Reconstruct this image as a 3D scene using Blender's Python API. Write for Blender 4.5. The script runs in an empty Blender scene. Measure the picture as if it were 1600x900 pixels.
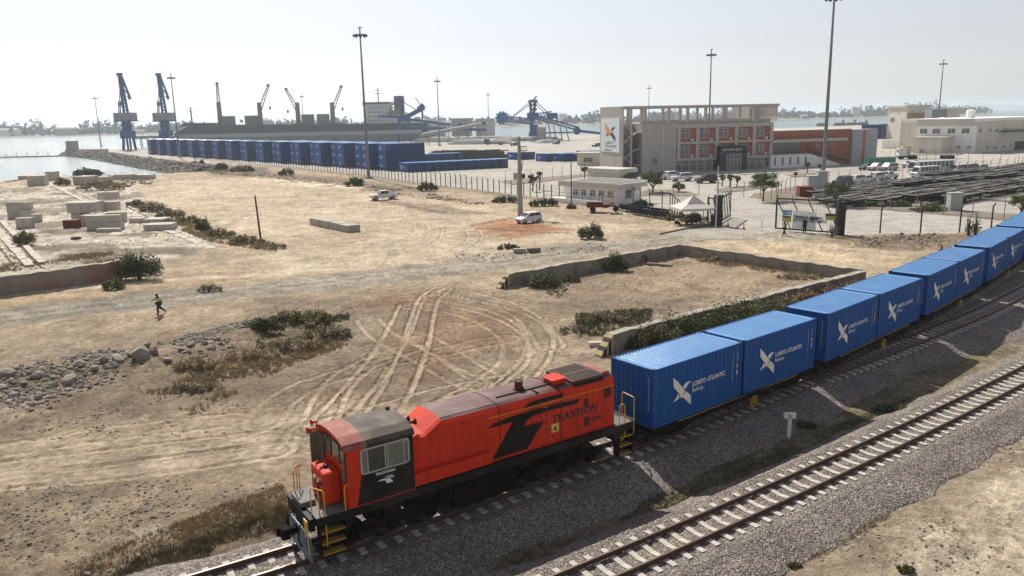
import bpy, bmesh, math, random
import numpy as np
from mathutils import Vector, Matrix, Euler
R = math.radians
random.seed(7); rng = np.random.default_rng(11)
SC = bpy.context.scene; COL = SC.collection
# ------------------------------------------------------------------ camera
FPX, PITCH, ROLL, CZ = 1215.0, R(12.31), R(-1.229), 14.4
fwd = np.array([0, math.cos(PITCH), -math.sin(PITCH)])
_rt = np.array([1., 0, 0]); _up = np.array([0, math.sin(PITCH), math.cos(PITCH)])
rt = math.cos(ROLL)*_rt + math.sin(ROLL)*_up
up = -math.sin(ROLL)*_rt + math.cos(ROLL)*_up
cd = bpy.data.cameras.new('camera'); cam = bpy.data.objects.new('camera', cd); COL.objects.link(cam)
cd.sensor_width = 36; cd.lens = 36*FPX/1600; cd.clip_start = .5; cd.clip_end = 40000
m = Matrix.Identity(4)
for i in range(3): m[i][0], m[i][1], m[i][2] = rt[i], up[i], -fwd[i]
m[2][3] = CZ; cam.matrix_world = m
SC.camera = cam
# ------------------------------------------------------------------ sky, sun, exposure
SUN_AZ, SUN_EL = -25.0, 45.0           # the sun stands ahead and to the side of the port
W = bpy.data.worlds.new('World'); SC.world = W; W.use_nodes = True
nt = W.node_tree; nt.nodes.clear()
sky = nt.nodes.new('ShaderNodeTexSky'); sky.sky_type = 'NISHITA'; sky.sun_disc = False
sky.sun_elevation = R(SUN_EL); sky.sun_rotation = R(SUN_AZ); sky.altitude = 10
sky.air_density = 1.0; sky.dust_density = 0.7; sky.ozone_density = 1.0
hs = nt.nodes.new('ShaderNodeHueSaturation'); hs.inputs['Saturation'].default_value = .28
bg = nt.nodes.new('ShaderNodeBackground'); bg.inputs['Strength'].default_value = .083
wo = nt.nodes.new('ShaderNodeOutputWorld')
nt.links.new(sky.outputs[0], hs.inputs['Color']); tn = nt.nodes.new('ShaderNodeMix'); tn.data_type = 'RGBA'; tn.blend_type = 'MULTIPLY'; tn.inputs[0].default_value = 1; tn.inputs[7].default_value = (.985, .985, 1.03, 1); nt.links.new(hs.outputs[0], tn.inputs[6]); nt.links.new(tn.outputs[2], bg.inputs['Color']); nt.links.new(bg.outputs[0], wo.inputs['Surface'])
ld = bpy.data.lights.new('sun', 'SUN'); ld.energy = 5.0; ld.angle = R(.6); ld.color = (1, .93, .82)
sun = bpy.data.objects.new('sun', ld); COL.objects.link(sun)
sd = Vector((math.sin(R(SUN_AZ))*math.cos(R(SUN_EL)), math.cos(R(SUN_AZ))*math.cos(R(SUN_EL)), math.sin(R(SUN_EL))))
sun.rotation_euler = sd.to_track_quat('Z', 'Y').to_euler()
SC.view_settings.view_transform = 'Standard'; SC.view_settings.look = 'None'
SC.view_settings.gamma = 1; SC.view_settings.use_curve_mapping = False
SC.view_settings.exposure = 0.33
SC.cycles.max_bounces = 6; SC.cycles.diffuse_bounces = 3; SC.cycles.volume_bounces = 1
SC.cycles.transparent_max_bounces = 8
# ------------------------------------------------------------------ photograph pixel -> point of the place
def G(px, py, z=0.0):
    d = (px-800)/FPX*rt - (py-450)/FPX*up + fwd
    t = (z-CZ)/d[2]
    return Vector((d[0]*t, d[1]*t, z))
def ztop(py, P, px=None):
    """height at ground point P of the photograph row py (column px)"""
    if px is None: px = proj(P)[0]
    d = (px-800)/FPX*rt - (py-450)/FPX*up + fwd
    return CZ + d[2]*(math.hypot(P[0], P[1])/math.hypot(d[0], d[1]))
def proj(X):
    v = np.array([X[0], X[1], (X[2] if len(X) > 2 else 0)-CZ]); d = v@fwd
    return 800+FPX*(v@rt)/d, 450-FPX*(v@up)/d
def GY(px, Y, z=0.0):
    """point on the vertical plane world y=Y in column px (far things)"""
    return Vector(((px-800)/FPX*Y*1.0*math.cos(0)/ (math.cos(PITCH)) * 1.0 * math.cos(PITCH), Y, z))
# ------------------------------------------------------------------ materials
MATS = {}
def M(name, col, rough=.8, var=.12, scale=2.0, bump=0.0, bscale=None, metal=0.0, spec=.4, tint=None, tscale=.6, tamt=.5, coat=0, streak=False):
    if name in MATS: return MATS[name]
    mt = bpy.data.materials.new(name); mt.use_nodes = True; t = mt.node_tree; n = t.nodes; l = t.links
    b = n['Principled BSDF']; b.inputs['Roughness'].default_value = rough; b.inputs['Metallic'].default_value = metal
    b.inputs['Specular IOR Level'].default_value = spec; b.inputs['Coat Weight'].default_value = coat
    geo = n.new('ShaderNodeNewGeometry')
    ns = n.new('ShaderNodeTexNoise'); ns.inputs['Scale'].default_value = scale; ns.inputs['Detail'].default_value = 6; ns.inputs['Roughness'].default_value = .65
    l.new(geo.outputs['Position'], ns.inputs['Vector'])
    mr = n.new('ShaderNodeMapRange'); mr.inputs[1].default_value = .25; mr.inputs[2].default_value = .75
    mr.inputs[3].default_value = 1-var; mr.inputs[4].default_value = 1+var; l.new(ns.outputs['Fac'], mr.inputs[0])
    mx = n.new('ShaderNodeMix'); mx.data_type = 'RGBA'; mx.blend_type = 'MULTIPLY'; mx.inputs[0].default_value = 1
    mx.inputs[6].default_value = (*col, 1); l.new(mr.outputs[0], mx.inputs[7])
    out = mx.outputs[2]
    if tint:
        n2 = n.new('ShaderNodeTexNoise'); n2.inputs['Scale'].default_value = tscale; n2.inputs['Detail'].default_value = 5
        if streak:
            vm = n.new('ShaderNodeVectorMath'); vm.operation = 'MULTIPLY'; vm.inputs[1].default_value = (1, 1, .12); l.new(geo.outputs['Position'], vm.inputs[0]); l.new(vm.outputs[0], n2.inputs['Vector'])
        else: l.new(geo.outputs['Position'], n2.inputs['Vector'])
        m2 = n.new('ShaderNodeMapRange'); m2.inputs[1].default_value = .5; m2.inputs[2].default_value = .68; m2.inputs[4].default_value = tamt
        l.new(n2.outputs['Fac'], m2.inputs[0])
        x2 = n.new('ShaderNodeMix'); x2.data_type = 'RGBA'; l.new(m2.outputs[0], x2.inputs[0]); l.new(out, x2.inputs[6]); x2.inputs[7].default_value = (*tint, 1)
        out = x2.outputs[2]
    l.new(out, b.inputs['Base Color'])
    if bump:
        n3 = n.new('ShaderNodeTexNoise'); n3.inputs['Scale'].default_value = bscale or scale*6; n3.inputs['Detail'].default_value = 5
        l.new(geo.outputs['Position'], n3.inputs['Vector'])
        bp = n.new('ShaderNodeBump'); bp.inputs['Strength'].default_value = 1; bp.inputs['Distance'].default_value = bump
        l.new(n3.outputs['Fac'], bp.inputs['Height']); l.new(bp.outputs[0], b.inputs['Normal'])
    MATS[name] = mt; return mt
# ------------------------------------------------------------------ mesh builder
class MB:
    def __init__(s): s.v = []; s.f = []; s.mi = []; s.cur = 0
    def add(s, vs, fs):
        o = len(s.v); s.v += [tuple(v) for v in vs]
        for f in fs: s.f.append(tuple(i+o for i in f)); s.mi.append(s.cur)
    def box(s, x0, x1, y0, y1, z0, z1, rot=0, c=None, mat=None):
        vs = [(x, y, z) for z in (z0, z1) for y in (y0, y1) for x in (x0, x1)]
        if rot:
            cx, cy = c if c else ((x0+x1)/2, (y0+y1)/2); ca, sa = math.cos(rot), math.sin(rot)
            vs = [(cx+(x-cx)*ca-(y-cy)*sa, cy+(x-cx)*sa+(y-cy)*ca, z) for x, y, z in vs]
        s.add(vs, [(0, 2, 3, 1), (4, 5, 7, 6), (0, 1, 5, 4), (2, 6, 7, 3), (0, 4, 6, 2), (1, 3, 7, 5)]); return s
    def bar(s, p, q, w, h=None):
        h = h or w; p, q = Vector(p), Vector(q); d = (q-p).normalized()
        a = d.cross(Vector((0, 0, 1))) if abs(d.z) < .99 else Vector((1, 0, 0)); a.normalize(); b = a.cross(d).normalized()
        vs = [e+a*i*w/2+b*j*h/2 for e in (p, q) for i, j in ((-1, -1), (1, -1), (1, 1), (-1, 1))]
        s.add(vs, [(0, 1, 2, 3), (7, 6, 5, 4), (0, 4, 5, 1), (1, 5, 6, 2), (2, 6, 7, 3), (3, 7, 4, 0)]); return s
    def tube(s, p, q, r0, r1=None, n=10, caps=True):
        r1 = r0 if r1 is None else r1; p, q = Vector(p), Vector(q); d = (q-p).normalized()
        a = d.cross(Vector((0, 0, 1))) if abs(d.z) < .99 else Vector((1, 0, 0)); a.normalize(); b = a.cross(d)
        vs = [e+(a*math.cos(k*2*math.pi/n)+b*math.sin(k*2*math.pi/n))*r for e, r in ((p, r0), (q, r1)) for k in range(n)]
        fs = [(k, (k+1) % n, n+(k+1) % n, n+k) for k in range(n)]
        if caps: fs += [tuple(range(n-1, -1, -1)), tuple(range(n, 2*n))]
        s.add(vs, fs); return s
    def path(s, pts, r, n=8):
        for a, b in zip(pts[:-1], pts[1:]): s.tube(a, b, r, n=n)
        return s
    def prism(s, poly, f0, f1):
        """poly list of 2D; f0/f1 map 2D -> 3D for both caps"""
        n = len(poly); vs = [f0(*p) for p in poly]+[f1(*p) for p in poly]
        s.add(vs, [tuple(range(n-1, -1, -1)), tuple(range(n, 2*n))]+[(k, (k+1) % n, n+(k+1) % n, n+k) for k in range(n)]); return s
    def quad(s, *p): s.add(p, [tuple(range(len(p)))]); return s
    def mesh(s, name, mats):
        me = bpy.data.meshes.new(name); me.from_pydata(s.v, [], s.f)
        if not isinstance(mats, (list, tuple)): mats = [mats]
        for m_ in mats: me.materials.append(m_)
        if len(mats) > 1: me.polygons.foreach_set('material_index', s.mi)
        bm = bmesh.new(); bm.from_mesh(me); bmesh.ops.recalc_face_normals(bm, faces=bm.faces); bm.to_mesh(me); bm.free()
        me.update(); return me
    def build(s, name, mats, parent=None, smooth=False, bevel=0, loc=None, rz=None):
        me = s.mesh(name, mats)
        if smooth: me.shade_smooth() if hasattr(me, 'shade_smooth') else me.polygons.foreach_set('use_smooth', [True]*len(me.polygons))
        o = bpy.data.objects.new(name, me); COL.objects.link(o)
        if parent is not None: o.parent = parent
        if loc is not None: o.location = loc
        if rz is not None: o.rotation_euler.z = rz
        if bevel:
            b = o.modifiers.new('bevel', 'BEVEL'); b.width = bevel; b.segments = 2; b.limit_method = 'ANGLE'; b.angle_limit = R(35)
        return o
def tag(o, label=None, cat=None, group=None, kind=None):
    if label: o['label'] = label
    if cat: o['category'] = cat
    if group: o['group'] = group
    if kind: o['kind'] = kind
    return o
def empty(name, loc, rz=0.0, label=None, cat=None, group=None):
    o = bpy.data.objects.new(name, None); COL.objects.link(o); o.location = loc; o.rotation_euler.z = rz; o.empty_display_size = .2
    return tag(o, label, cat, group)
KIDS = {}
def copy_tree(o, parent=None, loc=None, rz=None, label=None, scale=None):
    c = o.copy(); COL.objects.link(c); c.parent = parent
    if loc is not None: c.location = loc
    if rz is not None: c.rotation_euler.z = rz
    if scale is not None: c.scale = (scale,)*3 if not isinstance(scale, (tuple, list)) else scale
    if label: c['label'] = label
    for ch in list(o.children):
        copy_tree(ch, c)
    return c
def text_mb(mb, txt, f3, size, bold=0.0, align='LEFT', sx=1.0):
    """lettering as real thin geometry: f3 maps (u, v) -> 3D"""
    cu = bpy.data.curves.new('lettering', 'FONT'); cu.body = txt; cu.size = size; cu.offset = bold; cu.align_x = align; cu.fill_mode = 'FRONT' if False else 'BOTH'
    cu.resolution_u = 2
    o = bpy.data.objects.new('lettering', cu); COL.objects.link(o)
    dg = bpy.context.evaluated_depsgraph_get(); dg.update()
    me = bpy.data.meshes.new_from_object(o.evaluated_get(dg))
    mb.add([f3(v.co.x*sx, v.co.y) for v in me.vertices], [tuple(p.vertices) for p in me.polygons])
    bpy.data.objects.remove(o); bpy.data.curves.remove(cu); bpy.data.meshes.remove(me)
# ------------------------------------------------------------------ numpy noise, polygons
def _hash(ix, iy, s):
    h = (ix.astype(np.int64)*374761393 + iy.astype(np.int64)*668265263 + s*1274126177) & 0xffffffff
    h = ((h ^ (h >> 13))*1274126177) & 0xffffffff
    return ((h ^ (h >> 16)) & 0xffff)/65535.0
def vnoise(x, y, s=0):
    ix, iy = np.floor(x), np.floor(y); fx, fy = x-ix, y-iy; fx = fx*fx*(3-2*fx); fy = fy*fy*(3-2*fy)
    a, b, c_, d = _hash(ix, iy, s), _hash(ix+1, iy, s), _hash(ix, iy+1, s), _hash(ix+1, iy+1, s)
    return (a*(1-fx)+b*fx)*(1-fy)+(c_*(1-fx)+d*fx)*fy
def fbm(x, y, sc, oct_=4, s=0, g=.5):
    v = 0; a = 1; t = 0
    for i in range(oct_): v = v+a*vnoise(x/sc*2**i+i*17.3, y/sc*2**i+i*9.1, s+i); t += a; a *= g
    return v/t
def sstep(a, b, x): t = np.clip((x-a)/(b-a), 0, 1); return t*t*(3-2*t)
def seg_d(X, Y, pts):
    """distance to a polyline and arc parameter"""
    best = np.full(X.shape, 1e9); side = np.zeros(X.shape)
    for (ax, ay), (bx, by) in zip(pts[:-1], pts[1:]):
        dx, dy = bx-ax, by-ay; L2 = dx*dx+dy*dy+1e-9
        t = np.clip(((X-ax)*dx+(Y-ay)*dy)/L2, 0, 1)
        d = np.hypot(X-ax-t*dx, Y-ay-t*dy); sgn = np.sign((X-ax)*dy-(Y-ay)*dx)
        m_ = d < best; best = np.where(m_, d, best); side = np.where(m_, sgn, side)
    return best, side
def inpoly(X, Y, P):
    c_ = np.zeros(X.shape, bool); n = len(P)
    for i in range(n):
        x1, y1 = P[i]; x2, y2 = P[(i+1) % n]
        if y1 == y2: continue
        c_ ^= ((y1 > Y) != (y2 > Y)) & (X < (x2-x1)*(Y-y1)/(y2-y1)+x1)
    return c_
def sdf(X, Y, P):
    """signed distance, positive inside"""
    d, _ = seg_d(X, Y, list(P)+[P[0]]); return np.where(inpoly(X, Y, P), d, -d)
def gp(pts, z=0): return [tuple(G(x, y, z)[:2]) for x, y in pts]
# ------------------------------------------------------------------ railway paths
RZ = .69                                  # rail top above ground
def make_path(x0, y0, phi, k, k2, a, b):
    s = np.arange(a, b, .25); A = phi+k*s+k2*s*s/2
    X = np.cumsum(np.sin(A)*.25); Y = np.cumsum(np.cos(A)*.25); i0 = np.argmin(abs(s))
    return s, X-X[i0]+x0, Y-Y[i0]+y0, A
T1 = make_path(4.962, 31.356, R(53.24), -.00531, .00007, -60, 150)
T2 = make_path(11.2, 27.75, R(55.2), -.0024, .00003, -60, 160)
def at(T, s, lat=0.0, z=0.0):
    s_, X, Y, A = T; x, y, a = np.interp(s, s_, X), np.interp(s, s_, Y), np.interp(s, s_, A)
    return Vector((x+lat*math.cos(a), y-lat*math.sin(a), z)), a
# siding: leaves track 1 at s=9
_s = np.arange(6, 120, .5); _off = np.where(_s < 9, 0, np.where(_s < 34, .1*(_s-9)**1.0*sstep(9, 13, _s), .1*25+.07*(_s-34)))
T3p = [at(T1, s, o)[0] for s, o in zip(_s, _off)]
T3X = np.array([p.x for p in T3p]); T3Y = np.array([p.y for p in T3p])
T3 = (_s, T3X, T3Y, np.arctan2(np.gradient(T3X), np.gradient(T3Y)))
# ------------------------------------------------------------------ ground sheet
COAST = gp([(-500, 296), (0, 284), (30, 279.5), (150, 273), (230, 272), (306, 267.5), (240, 257.8), (200, 251.5), (150, 243.5), (108, 239.5), (103, 237)]) + \
    [(-250, 520), (-250, 566), (-60, 566), (10, 655), (150, 690), (420, 860), (700, 1000), (1600, 1200), (6000, 1500), (6000, -800), (-900, -800), (-900, 200)]
FENCE_A = gp([(303, 249), (420, 258.5), (553, 271.5), (642, 284.5), (740, 296), (847, 310), (874, 313)])
APRON = gp([(150, 236), (230, 246), (303, 251.5), (420, 258.5), (553, 271.5), (642, 284.5), (740, 296), (847, 310), (874, 313), (989, 320), (1045, 328.5), (1105, 350), (1034, 366), (1110, 372), (1160, 371), (1211, 361), (1311, 368), (1366, 365.5), (1440, 365), (1481, 365), (1560, 358), (1640, 351), (2000, 330)]) + \
    [(900, 300), (3000, 1400), (420, 860), (150, 690), (10, 655), (-60, 566), (-250, 566), (-262, 460)]
def build_ground():
    rr = [12.0]
    while rr[-1] < 1100: rr.append(rr[-1]+min(12, max(.10, rr[-1]**2/(CZ*777)*.85)))
    while rr[-1] < 12000: rr.append(rr[-1]*1.25)
    rr = np.array(rr)
    th = np.concatenate([np.linspace(-180, -41, 30)[:-1], np.linspace(-41, 38, 1250), np.linspace(38, 180, 30)[1:]])
    TH, RR = np.meshgrid(np.radians(th), rr)
    X = np.sin(TH)*RR; Y = np.cos(TH)*RR; shp = X.shape; X = X.ravel(); Y = Y.ravel()
    n1 = fbm(X, Y, 9, 5, 1); n2 = fbm(X, Y, 2.2, 4, 21); n3 = fbm(X, Y, 30, 4, 41); n4 = fbm(X, Y, .5, 3, 61)
    wx = X+(fbm(X, Y, 4, 4, 5)-.5)*3.0; wy = Y+(fbm(X, Y, 4, 4, 6)-.5)*3.0     # warped for ragged edges
    sx = X+(fbm(X, Y, 1.2, 3, 7)-.5)*.5; sy = Y+(fbm(X, Y, 1.2, 3, 8)-.5)*.5
    C = np.empty((X.size, 3)); C[:] = (.40, .325, .24)
    n5 = 1-np.abs(fbm(X, Y, .55, 4, 401, .6)*2-1); n6 = fbm(X, Y, .26, 3, 411, .6)
    H = (n1-.5)*.35+(n2-.5)*.14+(n4-.5)*.06
    rough = np.ones(X.size)*.6         # amount of gravelly speckle
    flat = np.zeros(X.size)
    def mix(msk, col, rg=None):
        nonlocal rough
        C[:] = C*(1-msk[:, None])+np.array(col)*msk[:, None]
        if rg is not None: rough = rough*(1-msk)+rg*msk
    mix(sstep(.42, .66, n3)*.5, (.46, .38, .285)); mix(sstep(.55, .8, n2)*.35, (.27, .215, .16))
    P = lambda pts, soft=1.5, warp=True: sstep(-soft, soft, sdf(wx if warp else sx, wy if warp else sy, gp(pts)))
    Ln = lambda pts, w, soft=.6, warp=False: 1-sstep(w/2-soft, w/2+soft, seg_d(wx if warp else sx, wy if warp else sy, gp(pts))[0])
    # bright sandy yard
    mix(P([(170, 292), (330, 278), (420, 280), (560, 300), (760, 322), (900, 345), (1000, 352), (900, 380), (770, 398), (600, 415), (450, 432), (400, 400), (320, 372), (240, 325)], 2)*.8, (.49, .415, .315), .35); mix(P([(170, 292), (420, 280), (900, 345), (770, 398), (450, 432), (240, 325)], 2)*sstep(.5, .62, fbm(wx, wy, 7, 5, 301))*.55, (.385, .31, .22), .7)
    mix(P([(300, 262), (420, 268), (560, 280), (700, 300), (600, 300), (430, 278), (330, 275)], 2)*.92, (.265, .215, .16), 1)
    mix(P([(380, 276), (500, 285), (580, 293), (540, 298), (430, 288)], 1.5)*sstep(.42, .6, n2), (.60, .51, .40), .3)
    mix(P([(590, 312), (690, 322), (768, 334), (700, 337), (640, 326)], 1)*.85, (.30, .245, .185), .8)
    mix(P([(755, 345), (800, 343), (900, 362), (800, 374), (740, 362)], 1.5)*.8, (.40, .22, .13), .5)
    mix(P([(780, 344), (850, 352), (880, 361), (800, 362)], 1)*.5, (.30, .14, .08), .5)
    # warm orange sand left of centre
    mix(P([(0, 445), (130, 452), (330, 420), (520, 425), (600, 436), (420, 452), (250, 468), (60, 490), (-100, 500)], 1.5)*.6, (.43, .325, .205), .4)
    mix(P([(850, 385), (1050, 368), (1160, 366), (1330, 385), (1460, 392), (1350, 428), (1240, 410), (1120, 385)], 1.2)*.8, (.50, .41, .29), .3)
    mix(P([(1300, 372), (1500, 366), (1560, 362), (1480, 390), (1380, 388)], 1)*.85, (.29, .23, .165), 1)
    # concrete slabs, far left
    slab = P([(-300, 300), (0, 292), (190, 284), (250, 318), (345, 372), (300, 400), (180, 410), (0, 432), (-300, 470)], .8, False)
    mix(slab*sstep(.28, .45, n2+n1*.2), (.50, .455, .385), .3)
    mix(slab*sstep(.44, .58, fbm(X, Y, 5, 5, 77))*.9, (.27, .23, .18), 1)
    a0 = G(0, 420); a1 = G(330, 372); ux = Vector((a1.x-a0.x, a1.y-a0.y)).normalized()
    U = X*ux.x+Y*ux.y; V = -X*ux.y+Y*ux.x
    for q, pr_ in ((U, 5.2), (V, 4.1)):
        jt = np.abs(((q+(fbm(X, Y, 3, 2, 9)-.5)*.3)/pr_+.5) % 1-.5)*pr_
        mix(slab*(1-sstep(.06, .2, jt))*.7, (.23, .19, .14))
    for l_ in ([(0, 352), (60, 415), (110, 440)], [(-20, 365), (25, 418)], [(70, 285), (150, 318), (240, 360)], [(150, 296), (230, 340), (300, 372)]):
        dl = seg_d(sx, sy, gp(l_))[0]
        mix((1-sstep(.45, .6, dl)), (.56, .50, .42), .2); mix((1-sstep(.1, .22, dl)), (.16, .13, .10), .2)
    # gravel road
    road = [(-260, 527), (0, 497), (150, 477), (300, 461), (450, 446), (600, 431), (750, 413), (850, 400), (960, 384), (1060, 371), (1160, 367), (1230, 372)]
    rd = Ln(road, 7.4, 1.2, True); mix(rd*.9, (.36, .33, .28), 1)
    dl, sg = seg_d(sx, sy, gp(road))
    for o in (-1.4, .9): mix((1-sstep(.2, .75, np.abs(dl*sg-o)))*.5, (.47, .425, .36), .5)
    mix(Ln([(-200, 480), (0, 463), (160, 446), (330, 432), (480, 424)], 2.2, 1.0, True)*.7, (.56, .50, .41), .3)
    H -= rd*.05
    # dark stony ground under the road
    mix(P([(400, 468), (600, 450), (790, 452), (870, 500), (840, 575), (760, 622), (640, 640), (560, 620), (440, 640), (300, 610), (340, 545)], 1.5)*.75, (.32, .255, .19), 1)
    mix(P([(540, 478), (640, 458), (760, 456), (850, 500), (800, 540), (760, 600), (640, 610), (600, 500)], 1)*.7*sstep(.35, .6, n1), (.31, .205, .14), .8)
    # enclosure floor
    mix(P([(800, 445), (1060, 386), (1340, 425), (1180, 460), (1000, 510), (930, 540), (870, 520)], 1.2)*.8, (.335, .265, .195), .8)
    mix(P([(860, 470), (1000, 470), (1120, 470), (1010, 505), (900, 490)], 1.5)*.5, (.22, .185, .14), .9)
    mix(P([(960, 440), (1080, 420), (1230, 432), (1120, 452), (1000, 462)], 1.5)*.5, (.42, .33, .235), .5)
    # weeds and rubble slope, left
    mix(P([(-200, 600), (0, 570), (200, 530), (400, 500), (540, 490), (545, 535), (440, 570), (380, 620), (150, 650), (-200, 700)], 1.5)*.7, (.29, .23, .17), 1)
    # pale dirt road lower left
    for l_, w_, m_ in (([(-260, 790), (0, 745), (150, 727), (300, 706), (420, 688), (520, 660)], 3.4, .75), ([(-200, 655), (0, 650), (110, 612)], 2.0, .5), ([(0, 700), (200, 690), (430, 668)], 2.0, .35)):
        mix(Ln(l_, w_, .9, True)*m_, (.52, .44, .335), .35)
    mix(P([(-200, 800), (100, 770), (330, 740), (450, 740), (440, 800), (260, 880), (60, 930), (-200, 950)], 1.5)*.55, (.42, .335, .24), .9)
    mix(P([(90, 935), (130, 890), (260, 835), (440, 765), (470, 830), (350, 880)], .8)*.6*sstep(.35, .6, n2), (.235, .19, .135), .9)
    mix(P([(215, 835), (255, 822), (262, 848), (225, 850)], .3, False)*.8, (.52, .46, .38), .3)
    # strip between the tracks and the lower right bank
    d1, s1 = seg_d(X, Y, list(zip(T1[1][::4], T1[2][::4]))); lat1 = d1*s1
    d2, s2 = seg_d(X, Y, list(zip(T2[1][::4], T2[2][::4]))); lat2 = d2*s2
    btw = sstep(2.2, 3.2, lat1+(n2-.5)*1.5)*(1-sstep(-2.6, -2.0, lat2)); mix(btw*.8, (.33, .27, .185), .8)
    mix(btw*sstep(.5, .7, n1)*.6, (.23, .205, .13), .8)
    rb = sstep(2.5, 4.0, lat2); mix(rb*.9, (.60, .52, .40), .6); mix(rb*sstep(.5, .62, fbm(wx, wy, 3, 4, 90))*.5, (.44, .375, .29), .9)
    mix(rb*(1-sstep(3.6, 5.2, lat2+(n2-.5)*2))*.7, (.27, .215, .15), 1)
    H += np.where(rb > 0, rb*(n1-.45)*.7, 0)
    # tyre ruts
    TY = [([(505, 662), (560, 610), (600, 560), (622, 520), (640, 478)], 1), ([(600, 640), (625, 600), (650, 540), (665, 470), (690, 452)], 1),
          ([(640, 478), (720, 485), (800, 520), (810, 560), (760, 600), (700, 632)], .8), ([(680, 465), (780, 480), (850, 520), (835, 565), (790, 605)], .9),
          ([(500, 655), (520, 610), (560, 575), (640, 545)], .8), ([(410, 660), (440, 620), (520, 590), (640, 560), (790, 530)], .6),
          ([(660, 530), (700, 555), (760, 590)], .6), ([(700, 455), (780, 470), (830, 500), (860, 540)], .6),
          ([(480, 670), (600, 640), (700, 610), (800, 590)], .7), 
          ([(575, 500), (600, 530), (660, 560), (740, 600)], .5), ([(0, 735), (200, 712), (420, 682)], .7), ([(0, 752), (210, 735), (430, 700)], .6), ([(0, 705), (200, 675), (360, 655)], .35),
          ([(560, 395), (650, 395), (690, 360), (660, 335), (560, 320)], .9), ([(570, 385), (640, 380), (665, 355), (640, 338)], .8), ([(520, 410), (680, 410), (760, 370), (700, 335)], .9), ([(500, 390), (620, 412), (740, 400), (860, 380)], .5),
          ([(330, 400), (460, 430), (560, 436)], .5), ([(0, 462), (200, 452), (420, 436)], .5), ([(450, 440), (640, 420), (840, 395)], .45), ([(930, 375), (1060, 366), (1200, 372), (1330, 390)], .4), ([(980, 382), (1150, 374), (1320, 402)], .4),
          ([(880, 350), (960, 358), (1040, 352)], .4)]
    ker = np.zeros(X.size)
    for pts, amt in TY:
        g = gp(pts)
        # smooth the polyline
        q = np.array(g)
        for _ in range(3):
            a_ = q[:-1]*.75+q[1:]*.25; b_ = q[:-1]*.25+q[1:]*.75; q = np.vstack([q[:1], np.stack([a_, b_], 1).reshape(-1, 2), q[-1:]])
        lo = q.min(0)-4; hi = q.max(0)+4
        ix = np.where((X > lo[0]) & (X < hi[0]) & (Y > lo[1]) & (Y < hi[1]))[0]
        if not len(ix): continue
        d, s_ = seg_d(X[ix]+(n4[ix]-.5)*.12, Y[ix]+(n2[ix]-.5)*.15, q); l_ = d*s_
        for o in (-.85, .85):
            k = 1-sstep(.10, .24, np.abs(l_-o)); br = 1-sstep(.03, .10, np.abs(np.abs(l_-o)-.27))
            fade = amt*np.clip(-.75+2.9*fbm(X[ix], Y[ix], 2.6, 4, 33), 0, 1)*(.6+.8*n4[ix])
            C[ix] = C[ix]*(1-(k*fade*.75)[:, None])+np.array((.50, .42, .315))*(k*fade*.75)[:, None]
            C[ix] *= (1-br*fade*.3)[:, None]
            H[ix] += (-k*.055+br*.04)*fade; rough[ix] *= 1-k*.7
    # port apron, car parks: concrete
    ap = sstep(-.15, .15, sdf(X, Y, APRON)); mix(ap, (.43, .41, .375), .05); flat = np.maximum(flat, sstep(-.4, .0, sdf(X, Y, APRON)))
    mix(ap*sstep(.45, .7, fbm(X, Y, 14, 4, 51))*.45, (.34, .31, .27)); mix(ap*sstep(.5, .75, fbm(X, Y*.35, 9, 4, 52))*.4, (.49, .47, .43))
    for q, pr_ in ((X*.8+Y*.6, 7.5), (-X*.6+Y*.8, 7.5)):
        jt = np.abs((q/pr_+.5) % 1-.5)*pr_; mix(ap*(1-sstep(.05, .25, jt))*.25, (.27, .245, .21))
    # brown strip outside fence A, verge
    dF, sF = seg_d(wx, wy, FENCE_A); vg = (1-sstep(1.5, 6, dF))*(1-ap); mix(vg*.75, (.235, .19, .14), .9)
    # soil islands inside the yard (kerbed islands are objects; this is the soil)
    # bund of low mound, cuts
    for pts in ([(590, 314), (650, 325), (700, 333), (772, 334)], [(735, 352), (800, 341)], [(745, 357), (800, 362), (890, 366)]):
        dl = seg_d(sx, sy, gp(pts))[0]; k = 1-sstep(.15, .5, dl); mix(k*.8, (.13, .10, .075)); H += k*.12
    # boulder bank and berm
    dl = seg_d(wx, wy, gp([(-100, 600), (80, 585), (230, 560), (330, 540), (400, 515)]))[0]; H += (1-sstep(.5, 4.0, dl))*.5
    dl = seg_d(wx, wy, gp([(-100, 880), (200, 840), (440, 780)]))[0]; H += (1-sstep(.5, 3.5, dl))*.25
    # berm of dirt heaped behind the old stone wall
    wl = gp([(-80, 466), (192, 432)]); dl, sg = seg_d(X, Y, wl); bk = np.where(sg < 0, 1, 0)*(1-sstep(.8, 4.5, dl)); H += bk*1.25; mix(bk*.8, (.26, .225, .175), 1)
    # darker ground under the parked chassis
    yd = sstep(-1, 1, sdf(X, Y, gp([(1262, 312), (1335, 300), (1470, 276), (1640, 252), (1700, 290), (1560, 312), (1490, 322)]))); mix(yd*.8, (.13, .115, .10), .2)
    cl_ = .35+.65*np.clip(rough, 0, 1)*sstep(.35, .6, fbm(X, Y, 2.8, 3, 421)); H += ((n5-.6)*.16+(n6-.5)*.12)*cl_*(rough > .1)
    C *= (1+((n6-.5)*.9+(n5-.6)*.5)*cl_*(1-flat))[:, None]
    # keep the track bed clear
    trk = np.minimum(np.minimum(np.abs(lat1), np.abs(lat2)), seg_d(X, Y, list(zip(T3X[::3], T3Y[::3])))[0])
    H = np.where(trk < 4.5, H*sstep(2.6, 4.5, trk)-.06*(1-sstep(2.6, 4.5, trk)), H)
    H = H*(1-flat)
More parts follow.
